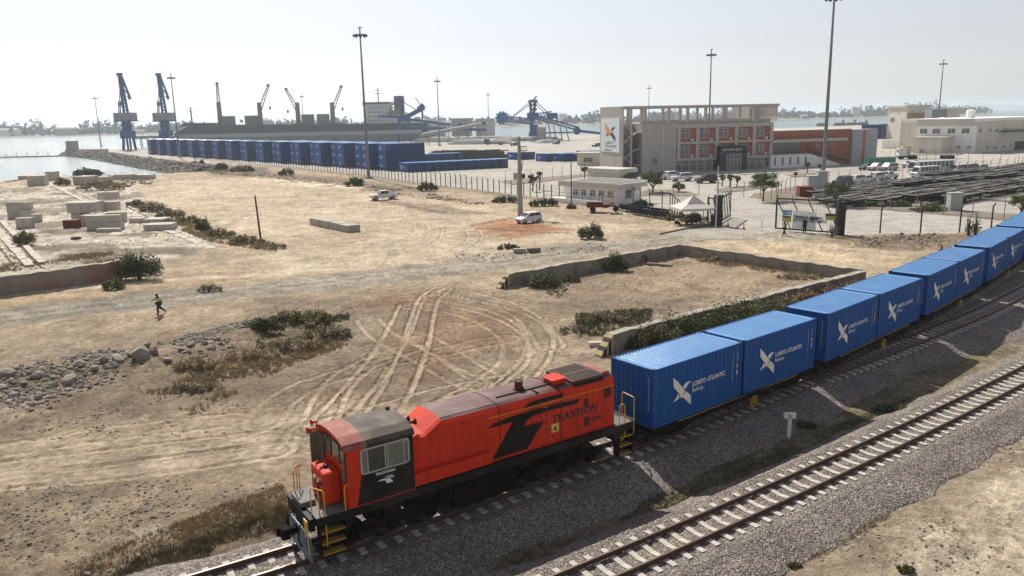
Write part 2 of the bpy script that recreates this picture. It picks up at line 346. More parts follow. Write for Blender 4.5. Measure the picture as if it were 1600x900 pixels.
    # gravel crossing far down the line
    mix((1-sstep(5, 9, seg_d(X, Y, gp([(1600, 430), (1510, 452), (1450, 470)]))[0]))*(lat1 > 0)*(trk > 1)*.6, (.33, .31, .28), .5)
    # coast: sink below the sea
    cs = sdf(X+(n2-.5)*1.5, Y+(n1-.5)*1.5, COAST)
    H = np.where(cs < 4, -2.6+(H+2.6)*sstep(-4, 3.2, cs), H); H = np.where(cs < -6, np.maximum(-6, -2.6-(-6-cs)*.1), H)
    mix((1-sstep(0, 6, cs))*.7, (.22, .18, .14), 1); mix(P([(100, 236), (230, 249), (306, 254.5), (420, 262), (420, 272), (306, 268), (100, 243)], 1.0)*.9, (.17, .15, .12), 1)
    C *= (1+(1-ap)*((fbm(X, Y, 1.3, 4, 201)-.5)*.62+(fbm(X, Y, 6.5, 4, 211)-.5)*.35))[:, None]
    C = np.clip(C, 0, 1)**1.12*1.10
    v = np.stack([X, Y, H], 1)
    nr, nc = shp; i = np.arange(nr-1)[:, None]*nc+np.arange(nc-1)[None]
    f = np.stack([i, i+1, i+nc+1, i+nc], -1).reshape(-1, 4)
    me = bpy.data.meshes.new('ground'); me.vertices.add(len(v)); me.vertices.foreach_set('co', v.ravel().astype(np.float32))
    me.loops.add(f.size); me.loops.foreach_set('vertex_index', f.ravel().astype(np.int32))
    me.polygons.add(len(f)); me.polygons.foreach_set('loop_start', np.arange(0, f.size, 4, dtype=np.int32)); me.polygons.foreach_set('loop_total', np.full(len(f), 4, np.int32))
    me.update(calc_edges=True); me.polygons.foreach_set('use_smooth', np.ones(len(f), bool))
    ca = me.attributes.new('soil', 'FLOAT_COLOR', 'POINT'); ca.data.foreach_set('color', np.concatenate([C, rough[:, None]], 1).ravel().astype(np.float32))
    o = bpy.data.objects.new('ground', me); COL.objects.link(o); o['kind'] = 'structure'
    global GH; GH = (rr, np.radians(th), H.reshape(shp))
    return o
def gz(x, y):
    """ground height at a point"""
    rr, th, H = GH; r = math.hypot(x, y); t = math.atan2(x, y)
    i = min(max(np.searchsorted(rr, r)-1, 0), len(rr)-2); j = min(max(np.searchsorted(th, t)-1, 0), len(th)-2)
    a = (r-rr[i])/(rr[i+1]-rr[i]); b = (t-th[j])/(th[j+1]-th[j]); a = min(max(a, 0), 1)
    return float((H[i, j]*(1-b)+H[i, j+1]*b)*(1-a)+(H[i+1, j]*(1-b)+H[i+1, j+1]*b)*a)
def GP(px, py):
    p = G(px, py); p.z = gz(p.x, p.y); return p
def ground_mat():
    mt = bpy.data.materials.new('dusty soil'); mt.use_nodes = True; t = mt.node_tree; n = t.nodes; l = t.links; b = n['Principled BSDF']
    b.inputs['Roughness'].default_value = .95; b.inputs['Specular IOR Level'].default_value = .15
    at_ = n.new('ShaderNodeAttribute'); at_.attribute_name = 'soil'; geo = n.new('ShaderNodeNewGeometry')
    def noise(sc, det=6, ro=.6):
        x = n.new('ShaderNodeTexNoise'); x.inputs['Scale'].default_value = sc; x.inputs['Detail'].default_value = det; x.inputs['Roughness'].default_value = ro; l.new(geo.outputs['Position'], x.inputs['Vector']); return x
    def rng_(src, a, b_, c_, d): x = n.new('ShaderNodeMapRange'); x.inputs[1].default_value = a; x.inputs[2].default_value = b_; x.inputs[3].default_value = c_; x.inputs[4].default_value = d; l.new(src, x.inputs[0]); return x.outputs[0]
    def mul(a, b_, f=1.0):
        x = n.new('ShaderNodeMix'); x.data_type = 'RGBA'; x.blend_type = 'MULTIPLY'
        if isinstance(f, float): x.inputs[0].default_value = f
        else: l.new(f, x.inputs[0])
        l.new(a, x.inputs[6]); l.new(b_, x.inputs[7]); return x.outputs[2]
    A = noise(.35, 8, .7); B = noise(2.5, 8, .75); Cn = noise(11, 6, .85)
    c1 = mul(at_.outputs['Color'], rng_(A.outputs['Fac'], .3, .7, .74, 1.22)); c2 = mul(c1, rng_(B.outputs['Fac'], .3, .7, .58, 1.36))
    c3 = mul(c2, rng_(Cn.outputs['Fac'], .32, .68, .35, 1.65), at_.outputs['Alpha'])
    vo = n.new('ShaderNodeTexVoronoi'); vo.inputs['Scale'].default_value = 5.5; l.new(geo.outputs['Position'], vo.inputs['Vector'])
    # scattered pale pebbles
    st = n.new('ShaderNodeMath'); st.operation = 'LESS_THAN'; l.new(vo.outputs['Distance'], st.inputs[0]); st.inputs[1].default_value = .17
    sp = n.new('ShaderNodeSeparateColor'); l.new(vo.outputs['Color'], sp.inputs[0])
    gt = n.new('ShaderNodeMath'); gt.operation = 'GREATER_THAN'; l.new(sp.outputs[0], gt.inputs[0]); gt.inputs[1].default_value = .72
    m1 = n.new('ShaderNodeMath'); m1.operation = 'MULTIPLY'; l.new(st.outputs[0], m1.inputs[0]); l.new(gt.outputs[0], m1.inputs[1])
    m2 = n.new('ShaderNodeMath'); m2.operation = 'MULTIPLY'; l.new(m1.outputs[0], m2.inputs[0]); l.new(at_.outputs['Alpha'], m2.inputs[1])
    x = n.new('ShaderNodeMix'); x.data_type = 'RGBA'; l.new(m2.outputs[0], x.inputs[0]); l.new(c3, x.inputs[6]); x.inputs[7].default_value = (.40, .365, .31, 1)
    l.new(x.outputs[2], b.inputs['Base Color'])
    ad = n.new('ShaderNodeMath'); ad.operation = 'MULTIPLY_ADD'; l.new(Cn.outputs['Fac'], ad.inputs[0]); l.new(at_.outputs['Alpha'], ad.inputs[1]); l.new(B.outputs['Fac'], ad.inputs[2])
    bp = n.new('ShaderNodeBump'); bp.inputs['Distance'].default_value = .22; bp.inputs['Strength'].default_value = 1.0; l.new(ad.outputs[0], bp.inputs['Height']); l.new(bp.outputs[0], b.inputs['Normal'])
    return mt
ground = build_ground(); ground.data.materials.append(ground_mat())
# ------------------------------------------------------------------ sea
def sea_mat():
    mt = bpy.data.materials.new('sea water'); mt.use_nodes = True; t = mt.node_tree; n = t.nodes; l = t.links; b = n['Principled BSDF']
    b.inputs['Base Color'].default_value = (.09, .16, .17, 1); b.inputs['Roughness'].default_value = .18; b.inputs['IOR'].default_value = 1.33; b.inputs['Specular IOR Level'].default_value = .5
    geo = n.new('ShaderNodeNewGeometry'); hts = []
    for sc, d in ((.35, .5), (1.3, .3)):
        x = n.new('ShaderNodeTexNoise'); x.inputs['Scale'].default_value = sc; x.inputs['Detail'].default_value = 4; l.new(geo.outputs['Position'], x.inputs['Vector']); hts.append(x)
    a = n.new('ShaderNodeMath'); a.operation = 'MULTIPLY_ADD'; l.new(hts[1].outputs['Fac'], a.inputs[0]); a.inputs[1].default_value = .45; l.new(hts[0].outputs['Fac'], a.inputs[2])
    bp = n.new('ShaderNodeBump'); bp.inputs['Distance'].default_value = 1.1; bp.inputs['Strength'].default_value = .9; l.new(a.outputs[0], bp.inputs['Height']); l.new(bp.outputs[0], b.inputs['Normal'])
    return mt
sm = MB(); N_ = 64
ring = [(12000*math.cos(k*2*math.pi/N_), 12000*math.sin(k*2*math.pi/N_), -1.5) for k in range(N_)]
sm.quad(*ring); tag(sm.build('sea', sea_mat()), kind='structure')
# ------------------------------------------------------------------ haze
hz = MB().box(-12600, 12600, -12600, 12600, -8, 70).build('haze', [])
tag(hz, kind='stuff')
hm = bpy.data.materials.new('air haze'); hm.use_nodes = True; hn = hm.node_tree; hn.nodes.clear()
pv = hn.nodes.new('ShaderNodeVolumePrincipled'); pv.inputs['Color'].default_value = (.80, .90, 1, 1); pv.inputs['Density'].default_value = .00018; pv.inputs['Anisotropy'].default_value = .3
ho = hn.nodes.new('ShaderNodeOutputMaterial'); hn.links.new(pv.outputs[0], ho.inputs['Volume']); hz.data.materials.append(hm)
# ------------------------------------------------------------------ tracks
def ballast_mat():
    mt = bpy.data.materials.new('crushed stone ballast'); mt.use_nodes = True; t = mt.node_tree; n = t.nodes; l = t.links; b = n['Principled BSDF']
    b.inputs['Roughness'].default_value = .9; b.inputs['Specular IOR Level'].default_value = .2; geo = n.new('ShaderNodeNewGeometry')
    vo = n.new('ShaderNodeTexVoronoi'); vo.inputs['Scale'].default_value = 20; vo.inputs['Randomness'].default_value = 1; l.new(geo.outputs['Position'], vo.inputs['Vector'])
    sp = n.new('ShaderNodeSeparateColor'); l.new(vo.outputs['Color'], sp.inputs[0])
    cr = n.new('ShaderNodeValToRGB'); l.new(sp.outputs[0], cr.inputs[0]); e = cr.color_ramp.elements
    e[0].position = 0; e[0].color = (.075, .068, .065, 1); e[1].position = 1; e[1].color = (.44, .39, .35, 1)
    for p, c_ in ((.30, (.145, .128, .115, 1)), (.65, (.22, .19, .17, 1)), (.85, (.31, .26, .225, 1))): x = e.new(p); x.color = c_
    n2 = n.new('ShaderNodeTexNoise'); n2.inputs['Scale'].default_value = .5; n2.inputs['Detail'].default_value = 6; l.new(geo.outputs['Position'], n2.inputs['Vector'])
    mr = n.new('ShaderNodeMapRange'); mr.inputs[1].default_value = .3; mr.inputs[2].default_value = .7; mr.inputs[3].default_value = .90; mr.inputs[4].default_value = 1.18; l.new(n2.outputs['Fac'], mr.inputs[0])
    mx = n.new('ShaderNodeMix'); mx.data_type = 'RGBA'; mx.blend_type = 'MULTIPLY'; mx.inputs[0].default_value = 1; l.new(cr.outputs[0], mx.inputs[6]); l.new(mr.outputs[0], mx.inputs[7])
    l.new(mx.outputs[2], b.inputs['Base Color'])
    iv = n.new('ShaderNodeMath'); iv.operation = 'SUBTRACT'; iv.inputs[0].default_value = 1; l.new(vo.outputs['Distance'], iv.inputs[1])
    bp = n.new('ShaderNodeBump'); bp.inputs['Distance'].default_value = .05; bp.inputs['Strength'].default_value = 1; l.new(iv.outputs[0], bp.inputs['Height']); l.new(bp.outputs[0], b.inputs['Normal'])
    return mt
BAL = ballast_mat()
RAIL = M('rusty rail steel', (.11, .062, .045), .6, .25, 3, metal=.3); RTOP = M('worn rail head', (.20, .15, .13), .38, .2, 4, metal=.6)
SLP = M('concrete sleeper', (.46, .425, .375), .9, .14, 4, .01, 30)
def gridmesh(name, V, nr, nc, mat, kind='structure'):
    i = np.arange(nr-1)[:, None]*nc+np.arange(nc-1)[None]; f = np.stack([i, i+1, i+nc+1, i+nc], -1).reshape(-1, 4)
    me = bpy.data.meshes.new(name); me.from_pydata(V.tolist(), [], f.tolist()); me.materials.append(mat)
    o = bpy.data.objects.new(name, me); COL.objects.link(o); o['kind'] = kind; return o
def ballast(T, s0, s1, prof, name, fine=32):
    ss = [s0]
    while ss[-1] < s1: ss.append(ss[-1]+max(.055, abs(ss[-1]-0)*.002+.0))
    ss = np.array(ss)
    px = np.array([p[0] for p in prof]); pz = np.array([p[1] for p in prof]); ls = np.arange(px[0], px[-1]+.03, .06)
    x = np.interp(ss, T[0], T[1]); y = np.interp(ss, T[0], T[2]); a = np.interp(ss, T[0], T[3])
    X = x[:, None]+ls[None]*np.cos(a)[:, None]; Y = y[:, None]-ls[None]*np.sin(a)[:, None]
    edge = fbm(X, Y, 2.5, 4, 13)
    lw = ls[None]*(1+(edge-.5)*.6*sstep(1.3, 2.4, np.abs(ls[None]))); Z = np.interp(lw.ravel(), px, pz).reshape(X.shape)
    if T is T3: Z -= (1-sstep(14, 32, ss))[:, None]*(.06+.40*sstep(1.0, 2.2, ls))[None]
    Z += (fbm(X, Y, .16, 2, 14)-.5)*.055+(edge-.5)*.10*sstep(1.2, 1.7, np.abs(ls[None]))
    return gridmesh(name, np.stack([X, Y, Z], -1).reshape(-1, 3), len(ss), len(ls), BAL)
ballast(T1, -32, 115, [(-3.1, -.25), (-2.6, -.02), (-1.55, RZ-.2), (0, RZ-.19), (1.5, RZ-.2), (3.2, .0), (3.9, -.25)], 'ballast_bed')
ballast(T2, -26, 115, [(-3.0, -.25), (-2.4, .0), (-1.45, RZ-.32), (0, RZ-.34), (1.45, RZ-.30), (2.9, .0), (3.5, -.3)], 'ballast_bed')
_bt3 = ballast(T3, 14, 112, [(-1.0, RZ-.24), (0, RZ-.21), (1.5, RZ-.22), (3.2, .0), (4.2, -.25)], 'ballast_bed')
def track(T, s0, s1, z, name, label, lo=None, sl0=None, step=.66, rails=((-.57), (.57))):
    e = empty(name, at(T, 0)[0], 0, label, 'railway track')
    inv = -e.location
    for o in rails:
        mb = MB(); ss = np.arange(s0, s1, 1.0)
        prof = [(-.065, -.155), (.065, -.155), (.065, -.135), (.012, -.115), (.012, -.045), (.036, -.03), (.036, 0), (-.036, 0), (-.036, -.03), (-.012, -.045), (-.012, -.115), (-.065, -.135)]
        prev = None
        for s in ss:
            c, a = at(T, s, o, z); c = c+inv; vs = [(c.x+u*math.cos(a), c.y-u*math.sin(a), c.z+w) for u, w in prof]; k = len(mb.v); mb.v += vs
            if prev is not None:
                for j in range(12):
                    mb.f.append((prev+j, prev+(j+1) % 12, k+(j+1) % 12, k+j)); mb.mi.append(1 if j == 6 else 0)
            prev = k
        mb.build('rail', [RAIL, RTOP], e)
    # sleepers: the nearest hundred are parts, the rest one piece
    base = MB(); pr_ = [(-1.05, -.16, .02), (-1.0, -.155, .0)]
    def sleeper(mb, c, a):
        for x0, x1, za, zb in ((-1.05, -.45, -.155, -.155), (-.45, 0, -.155, -.205), (0, .45, -.205, -.155), (.45, 1.05, -.155, -.155)):
            vs = []
            for x_, zt in ((x0, za), (x1, zb)):
                for v_, zz in ((-.13, -.34), (-.105, zt), (.105, zt), (.13, -.34)):
                    vs.append((c.x+x_*math.cos(a)+v_*math.sin(a), c.y-x_*math.sin(a)+v_*math.cos(a), c.z+zz))
            mb.add(vs, [(0, 1, 5, 4), (1, 2, 6, 5), (2, 3, 7, 6), (0, 3, 2, 1), (4, 5, 6, 7)])
    sleeper(base, Vector((0, 0, 0)), 0.0); bme = base.mesh('sleeper', SLP)
    ss = np.arange(sl0 if sl0 is not None else s0, s1, step); far = MB(); n_ = 0
    for s in ss:
        c, a = at(T, s+random.uniform(-.03, .03), random.uniform(-.02, .02), z)
        if n_ < 98:
            o_ = bpy.data.objects.new('sleeper', bme); COL.objects.link(o_); o_.parent = e; o_.location = c+inv; o_.rotation_euler.z = -a+random.uniform(-.02, .02); n_ += 1
        else: sleeper(far, c+inv, a)
    if far.v: fo = far.build('sleepers', SLP, e); fo['kind'] = 'stuff'
    return e
track(T1, -32, 130, RZ, 'railway_track', 'curved rusty railway track carrying the orange locomotive and container wagons')
track(T2, -24, 130, RZ-.12, 'railway_track', 'empty railway track with pale sleepers in front of the train')
track(T3, 13, 118, RZ-.01, 'railway_track', 'siding track branching off beside the far blue wagons', sl0=14)
# ================================================================== the train
RED = M('locomotive red paint', (.58, .032, .009), .5, .14, 1.2, .003, 3, spec=.2, tint=(.26, .035, .02), tscale=3.2, tamt=.55, streak=True)
ROOFR = M('dusty faded red roof', (.25, .065, .05), .7, .25, 2.5, tint=(.30, .22, .17), tscale=1.6, tamt=.6)
ROOFG = M('dusty grey roof', (.060, .048, .038), .75, .25, 2.5, tint=(.16, .13, .10), tscale=1.4, tamt=.6)
BLK = M('black locomotive paint', (.012, .0115, .011), .6, .25, 2, spec=.2, tint=(.06, .05, .04), tamt=.5)
GRIME = M('grimy black underframe', (.012, .010, .009), .9, .35, 4, .01, 12, spec=.1, tint=(.035, .024, .018), tamt=.5)
YEL = M('yellow handrail paint', (.62, .36, .03), .5, .15, 8)
WHT = M('white lettering', (.78, .77, .73), .6, .06, 6)
DGLS = M('dark cab glass', (.02, .025, .025), .08, .1, 3, spec=.8)
GGLS = M('grey green cab glass', (.13, .14, .11), .12, .3, 5, spec=.8)
ALU = M('grey window frame', (.34, .34, .32), .5, .1, 6)
DECK = M('worn grey deck plate', (.12, .115, .11), .7, .25, 5)
MESHG = M('rusty radiator grille', (.07, .035, .028), .7, .3, 9)
_pa, _ = at(T1, -13.0); _pb, _ = at(T1, -4.5)
LOCO_P = (_pa+_pb)/2+(_pb-_pa).normalized()*.09; LOCO_P.z = RZ; LOCO_A = math.atan2(_pb.y-_pa.y, _pb.x-_pa.x)
def build_loco():
    L = empty('diesel_locomotive', LOCO_P, LOCO_A, 'orange red diesel locomotive with black cab side at the head of the container train', 'locomotive'); L.scale = (1.01, .876, .97)
    # ---- frame and decks
    mb = MB().box(-5.72, 7.45, -1.37, 1.37, 1.36, 1.66); mb.box(-5.9, -5.72, -1.2, 1.2, 1.2, 1.64); mb.box(7.45, 7.75, -1.2, 1.2, 1.2, 1.64)
    for x in (-4.7, 6.6): mb.box(x-.1, x+.1, -1.36, 1.36, 1.0, 1.38)
    mb.build('frame', BLK, L, bevel=.02)
    MB().box(-5.71, -4.64, -1.33, 1.33, 1.662, 1.68).build('deck', DECK, L); MB().box(6.66, 7.44, -1.33, 1.33, 1.662, 1.68).build('deck', DECK, L)
    # raised box ahead of the nose
    MB().box(-5.86, -5.36, -.22, .86, 1.68, 1.84).build('front_locker', [DECK], L, bevel=.02)
    # ---- cab: lower body red, side black panel, roof
    prof = [(-1.37, 1.66), (-1.37, 3.72), (-1.26, 3.86), (-.82, 4.0), (0, 4.05), (.82, 4.0), (1.26, 3.86), (1.37, 3.72), (1.37, 1.66)]
    mb = MB(); mb.prism(prof, lambda y, z: (-4.62, y, z), lambda y, z: (-2.32, y, z)); mb.build('cab', RED, L, bevel=.015)
    # black rear part of the cab sides and roof (sheet metal 6 mm proud)
    for sgn in (-1, 1):
        y0, y1 = sgn*1.371, sgn*1.378
        MB().prism([(-4.36, 1.70), (-4.17, 2.7), (-3.93, 3.74), (-2.31, 3.74), (-2.31, 1.70)], lambda x, z: (x, y0, z), lambda x, z: (x, y1, z)).build('cab_side_panel', BLK, L)
    rf = [(-1.39, 3.70), (-1.27, 3.885), (-.83, 4.025), (0, 4.085), (.83, 4.025), (1.27, 3.885), (1.39, 3.70)]; rf2 = [(y*.985, z-.03) for y, z in reversed(rf)]
    mb = MB()
    for x0, x1, k in ((-4.72, -3.93, 0), (-3.928, -2.24, 1)):
        mb.cur = k; mb.prism(rf+rf2, lambda y, z, x=x0: (x, y, z), lambda y, z, x=x1: (x, y, z))
    r_ = mb.build('cab_roof', [ROOFR, ROOFG], L)
    MB().box(-2.42, -2.3, .6, .7, 4.0, 4.15).build('roof_aerial', BLK, r_)
    # cab side windows
    for sgn in (-1, 1):
        y = sgn*1.38
        def wy(x, z, d=0.0): return (x, y+sgn*d, z)
        def rr_(x0, x1, z0, z1, r=.1):
            pts = []
            for cx, cz, a0 in ((x1-r, z1-r, 0), (x0+r, z1-r, 90), (x0+r, z0+r, 180), (x1-r, z0+r, 270)):
                pts += [(cx+r*math.cos(R(a0+k*22.5)), cz+r*math.sin(R(a0+k*22.5))) for k in range(5)]
            return pts
        o = rr_(-4.18, -2.46, 2.74, 3.64, .12); i_ = rr_(-4.12, -2.52, 2.80, 3.58, .08)
        mb = MB(); n = len(o)
        vs = [wy(*p_, .0) for p_ in o]+[wy(*p_, .03) for p_ in o]+[wy(*p_, .03) for p_ in i_]+[wy(*p_, .0) for p_ in i_]
        mb.add(vs, [(a*n+k, a*n+(k+1) % n, (a+1)*n+(k+1) % n, (a+1)*n+k) for a in range(3) for k in range(n)])
        for x in (-3.93, -3.33, -3.24, -2.66): mb.box(x-.018, x+.018, min(y, y+sgn*.026), max(y, y+sgn*.026), 2.8, 3.58)
        wf = mb.build('side_window', ALU, L)
        MB().box(-3.91, -3.34, min(y+sgn*.002, y+sgn*.008), max(y+sgn*.002, y+sgn*.008), 2.8, 3.58).build('open_pane', DGLS, wf)
        for xa, xb in ((-4.12, -3.95), (-3.31, -2.53)):
            MB().box(xa, xb, min(y+sgn*.002, y+sgn*.010), max(y+sgn*.002, y+sgn*.010), 2.8, 3.58).build('pane', GGLS, wf)
        # handrail hooks
    # front windows
    for y0, y1, z0, z1 in ((-1.22, -.86, 2.52, 3.62), (-.72, -.12, 3.15, 3.74), (.12, .72, 3.15, 3.74), (.86, 1.22, 2.52, 3.62)):
        w = MB().box(-4.645, -4.622, y0-.05, y1+.05, z0-.05, z1+.05).build('front_window', BLK, L, bevel=.01)
        MB().box(-4.655, -4.646, y0, y1, z0, z1).build('pane', GGLS, w)
    MB().box(-4.98, -4.66, 1.22, 1.25, 2.5, 3.7).build('wind_deflector', GGLS, L)
    MB().bar((-4.7, .14, 3.86), (-4.72, .5, 3.3), .02).build('windscreen_wiper', BLK, L)
    # ---- nose
    mb = MB().box(-5.2, -4.62, -.69, .69, 1.68, 2.84); mb.build('nose', RED, L, bevel=.11)
    nose_f = lambda y, z: (-5.203, y*.9, z)
    MB().prism([(-.55, 2.5), (.55, 2.5), (.55, 2.36), (.15, 2.36), (-.1, 1.9), (-.4, 1.9), (-.15, 2.36), (-.55, 2.36)], nose_f, lambda y, z: (-5.215, y*.9, z)).build('nose_emblem', BLK, L)
    mb = MB().path([(-5.2, -.6, 2.6), (-5.3, -.55, 2.64), (-5.3, .0, 2.64), (-5.2, .05, 2.6)], .014); mb.path([(-5.14, .2, 2.82), (-5.14, .25, 2.92), (-5.0, .5, 2.92), (-4.95, .5, 2.83)], .014); mb.build('nose_grab_rail', YEL, L)
    for y in (-.2, .2):
        h = MB().tube((-5.2, y, 2.48), (-5.26, y, 2.48), .08, n=16).build('headlight', M('headlight glass', (.75, .74, .68), .15, .05, 4), L)
    MB().prism([(-5.0, 2.84), (-4.85, 2.84), (-4.9, 2.94), (-5.0, 2.94)], lambda x, z: (x, -.2, z), lambda x, z: (x, -.05, z)).build('latch', BLK, L)
    # ---- horns
    def horn(x, y, z, dx, col):
        b_ = MB(); pr2 = [(0, .03), (.18, .035), (.30, .055), (.38, .1), (.41, .125)]
        for (a, ra), (b2, rb) in zip(pr2[:-1], pr2[1:]): b_.tube((x+dx*a, y, z), (x+dx*b2, y, z), ra, rb, n=14, caps=False)
        b_.tube((x-.02*dx, y, z), (x, y, z), .04, n=10); b_.bar((x+dx*.05, y, z), (x+dx*.05, y, z-.14), .04)
        return b_.build('air_horn', col, L)
    horn(-4.72, .95, 3.86, -1, RED); horn(-4.70, 1.2, 4.02, -.5, RED); horn(-2.22, -.5, 3.78, 1, BLK); horn(-2.22, -.1, 3.78, .8, BLK)
    # ---- long hood
    hp = [(-1.12, 1.66), (-1.12, 3.58), (-1.0, 3.68), (-.82, 3.74), (0, 3.79), (.82, 3.74), (1.0, 3.68), (1.12, 3.58), (1.12, 1.66)]
    hp = [(y, z+.08 if z > 2 else z) for y, z in hp]
    mb = MB(); mb.cur = 0
    def sec(x, dz): return [(x, y, z+(dz if z > 2 else 0)) for y, z in hp]
    S_ = [(-2.31, -.42), (-1.68, -.42), (-1.05, 0), (6.62, 0)]; k0 = 0; n = len(hp)
    allv = [v for x, dz in S_ for v in sec(x, dz)]; fs = []; ms = []
    for a in range(3):
        for k in range(n-1):
            fs.append((a*n+k, a*n+k+1, (a+1)*n+k+1, (a+1)*n+k)); ms.append(1 if (2 <= k <= 5 and a == 2) else 0)
    fs.append(tuple(range(n))); ms.append(0); fs.append(tuple(range(3*n, 4*n))); ms.append(0)
    mb.v = allv; mb.f = fs; mb.mi = ms
    hood = mb.build('hood', [RED, M('weathered maroon hood roof', (.095, .034, .032), .45, .35, 1.5, tint=(.19, .12, .11), tscale=.9, tamt=.7)], L)
    # hood roof ribs, joints, bolts, doors
    mb = MB()
    for x in (1.22, 3.98): mb.prism([(y*1.006, z+.012) for y, z in hp]+[(y*.99, z-.01) for y, z in reversed(hp)], lambda y, z, x=x: (x-.018, y, z), lambda y, z, x=x: (x+.018, y, z))
    mb.box(1.5, 4.0, -.42, -.37, 3.85, 3.885); mb.box(3.0, 3.03, -.98, -.4, 3.78, 3.88)
    for x in np.arange(-1, 1.2, .13): mb.box(x, x+.03, -.86, -.83, 3.81, 3.835)
    mb.build('roof_seam', BLK, hood)
    mb = MB()
    for xa in (-1.6, -.6, .3, 1.9, 2.6, 3.3, 4.7, 5.5, 6.2): mb.box(xa, xa+.012, -1.126, -1.119, 1.8, 3.3 if xa > -1 else 3.1)
    for xa, za in ((-.35, 3.45), (.0, 2.95), (-1.1, 3.1), (1.7, 2.1), (2.3, 2.2), (3.55, 1.95), (4.9, 1.95), (5.3, 2.05), (6.3, 2.3), (2.9, 3.35), (4.2, 3.3), (5.2, 3.3), (.9, 2.5)): mb.box(xa, xa+.05, -1.14, -1.119, za, za+.09)
    mb.build('door_seams', M('dark red recess', (.10, .012, .01), .7), hood)
    for x0, x1, z0, z1 in ((5.06, 5.32, 2.80, 3.16), (5.08, 5.36, 1.95, 2.36), (6.08, 6.46, 2.94, 3.36)):
        MB().box(x0, x1, -1.128, -1.119, z0, z1).build('vent', M('dark red recess', (.10, .012, .01), .7), hood)
    # side walkway boxes beside the front of the hood
    for sgn in (-1, 1):
        ya, yb = sorted((sgn*1.12, sgn*1.376)); MB().box(-2.31, .73, ya, yb, 1.74, 2.2).build('side_locker', RED, L, bevel=.012)
    # radiator
    mb = MB(); mb.cur = 0
    mb.box(4.62, 6.15, -.95, .95, 3.74, 3.95)
    g = mb.build('radiator', M('radiator frame', (.15, .085, .07), .7, .2, 5), L, bevel=.01)
    mb = MB()
    for x in np.arange(4.70, 6.1, .075): mb.box(x, x+.03, -.88, -.06, 3.952, 3.968); mb.box(x, x+.03, .06, .88, 3.952, 3.968)
    mb.build('grille', MESHG, g)
    MB().box(4.68, 6.1, -.89, -.05, 3.951, 3.956).box(4.68, 6.1, .05, .89, 3.951, 3.956).build('grille_opening', BLK, g)
    mb = MB().box(4.66, 6.12, -1.06, -.955, 3.60, 3.84); mb.build('side_grille', BLK, g)
    MB().prism([(6.17, 3.84), (6.64, 3.84), (6.64, 3.88), (6.5, 3.95), (6.17, 3.95)], lambda x, z: (x, -.8, z), lambda x, z: (x, .8, z)).build('end_cowl', ROOFR, L)
    # exhaust and roof vent
    mb = MB().tube((2.68, -.1, 3.82), (2.68, -.1, 4.20), .17, .16, n=20, caps=False).tube((2.68, -.1, 3.95), (2.68, -.1, 4.18), .13, .13, n=20); mb.tube((2.68, -.1, 3.82), (2.68, -.1, 3.92), .22, n=20)
    mb.build('exhaust_stack', M('burnt exhaust', (.10, .022, .018), .7), L)
    mb = MB().box(3.95, 4.5, -.62, .1, 3.84, 4.02).box(3.87, 4.58, -.7, .18, 4.02, 4.06); mb.build('roof_vent', RED, L, bevel=.01)
    # yellow side pipe
    for sgn in (-1,): MB().tube((.75, sgn*1.14, 3.42), (6.6, sgn*1.14, 3.40), .014, n=8).build('cable_conduit', YEL, L)
    MB().path([(3.3, -1.16, 3.3), (3.3, -1.16, 1.9)], .012).build('ladder_rail', RED, L)
    mb = MB()
    for z in (3.25, 2.85, 2.45, 2.05): mb.box(3.12, 3.34, -1.17, -1.15, z, z+.02)
    mb.build('ladder_rung', M('pale rung', (.4, .25, .2), .6), L)
    # ---- logo and lettering on both hood sides
    Tm = [(.70, 3.02), (.98, 3.19), (1.85, 3.26), (1.97, 3.16), (1.78, 3.03), (.86, 1.76), (2.40, 1.76), (3.17, 2.70), (2.25, 2.74), (2.40, 2.92), (2.62, 3.03), (3.30, 3.07), (4.72, 3.04), (4.96, 3.21), (3.31, 3.29), (2.30, 3.25), (2.05, 3.2)]
    Ts = [(2.25, 3.45), (2.48, 3.58), (3.06, 3.65), (4.18, 3.63), (4.02, 3.47), (3.06, 3.46)]
    for sgn in (-1, 1):
        ya, yb = sgn*1.1215, sgn*1.129; mb = MB()
        for pl in (Tm, Ts): mb.prism(pl, lambda x, z: (x, ya, z), lambda x, z: (x, yb, z))
        mb.build('hood_emblem', BLK, hood)
        if sgn < 0:
            mb = MB(); text_mb(mb, 'TRAXTION', lambda u_, v_: (3.56+u_, -1.1295, 2.52+v_+u_*.004), .42, .013, sx=1.04)
            text_mb(mb, '1004', lambda u_, v_: (5.36+u_, -1.1295, 2.10+v_), .29, .006, sx=1.0)
            mb.build('lettering', M('black lettering', (.02, .02, .02), .6), hood)
            s_ = MB().box(3.52, 3.86, -1.134, -1.1295, 2.12, 2.47).build('warning_sign', M('warning sign yellow', (.62, .45, .12), .5), hood)
            MB().prism([(3.60, 2.2), (3.78, 2.2), (3.69, 2.38)], lambda x, z: (x, -1.1345, z), lambda x, z: (x, -1.137, z)).build('symbol', BLK, s_)
    mb = MB(); text_mb(mb, 'TRAXTION', lambda u_, v_: (-3.69+u_, -1.3795, 2.575+v_), .135, .004, sx=1.02)
    for pl in ([(-3.64, 2.36), (-3.5, 2.40), (-3.42, 2.40), (-3.30, 2.20), (-3.10, 2.20), (-3.14, 2.28), (-3.22, 2.36), (-3.05, 2.375), (-3.02, 2.40), (-3.2, 2.40), (-3.37, 2.37), (-3.44, 2.34)], [(-3.40, 2.43), (-3.3, 2.46), (-3.08, 2.46), (-3.12, 2.43)]):
        mb.prism(pl, lambda x, z: (x, -1.379, z), lambda x, z: (x, -1.383, z))
    mb.build('cab_lettering', WHT, L)
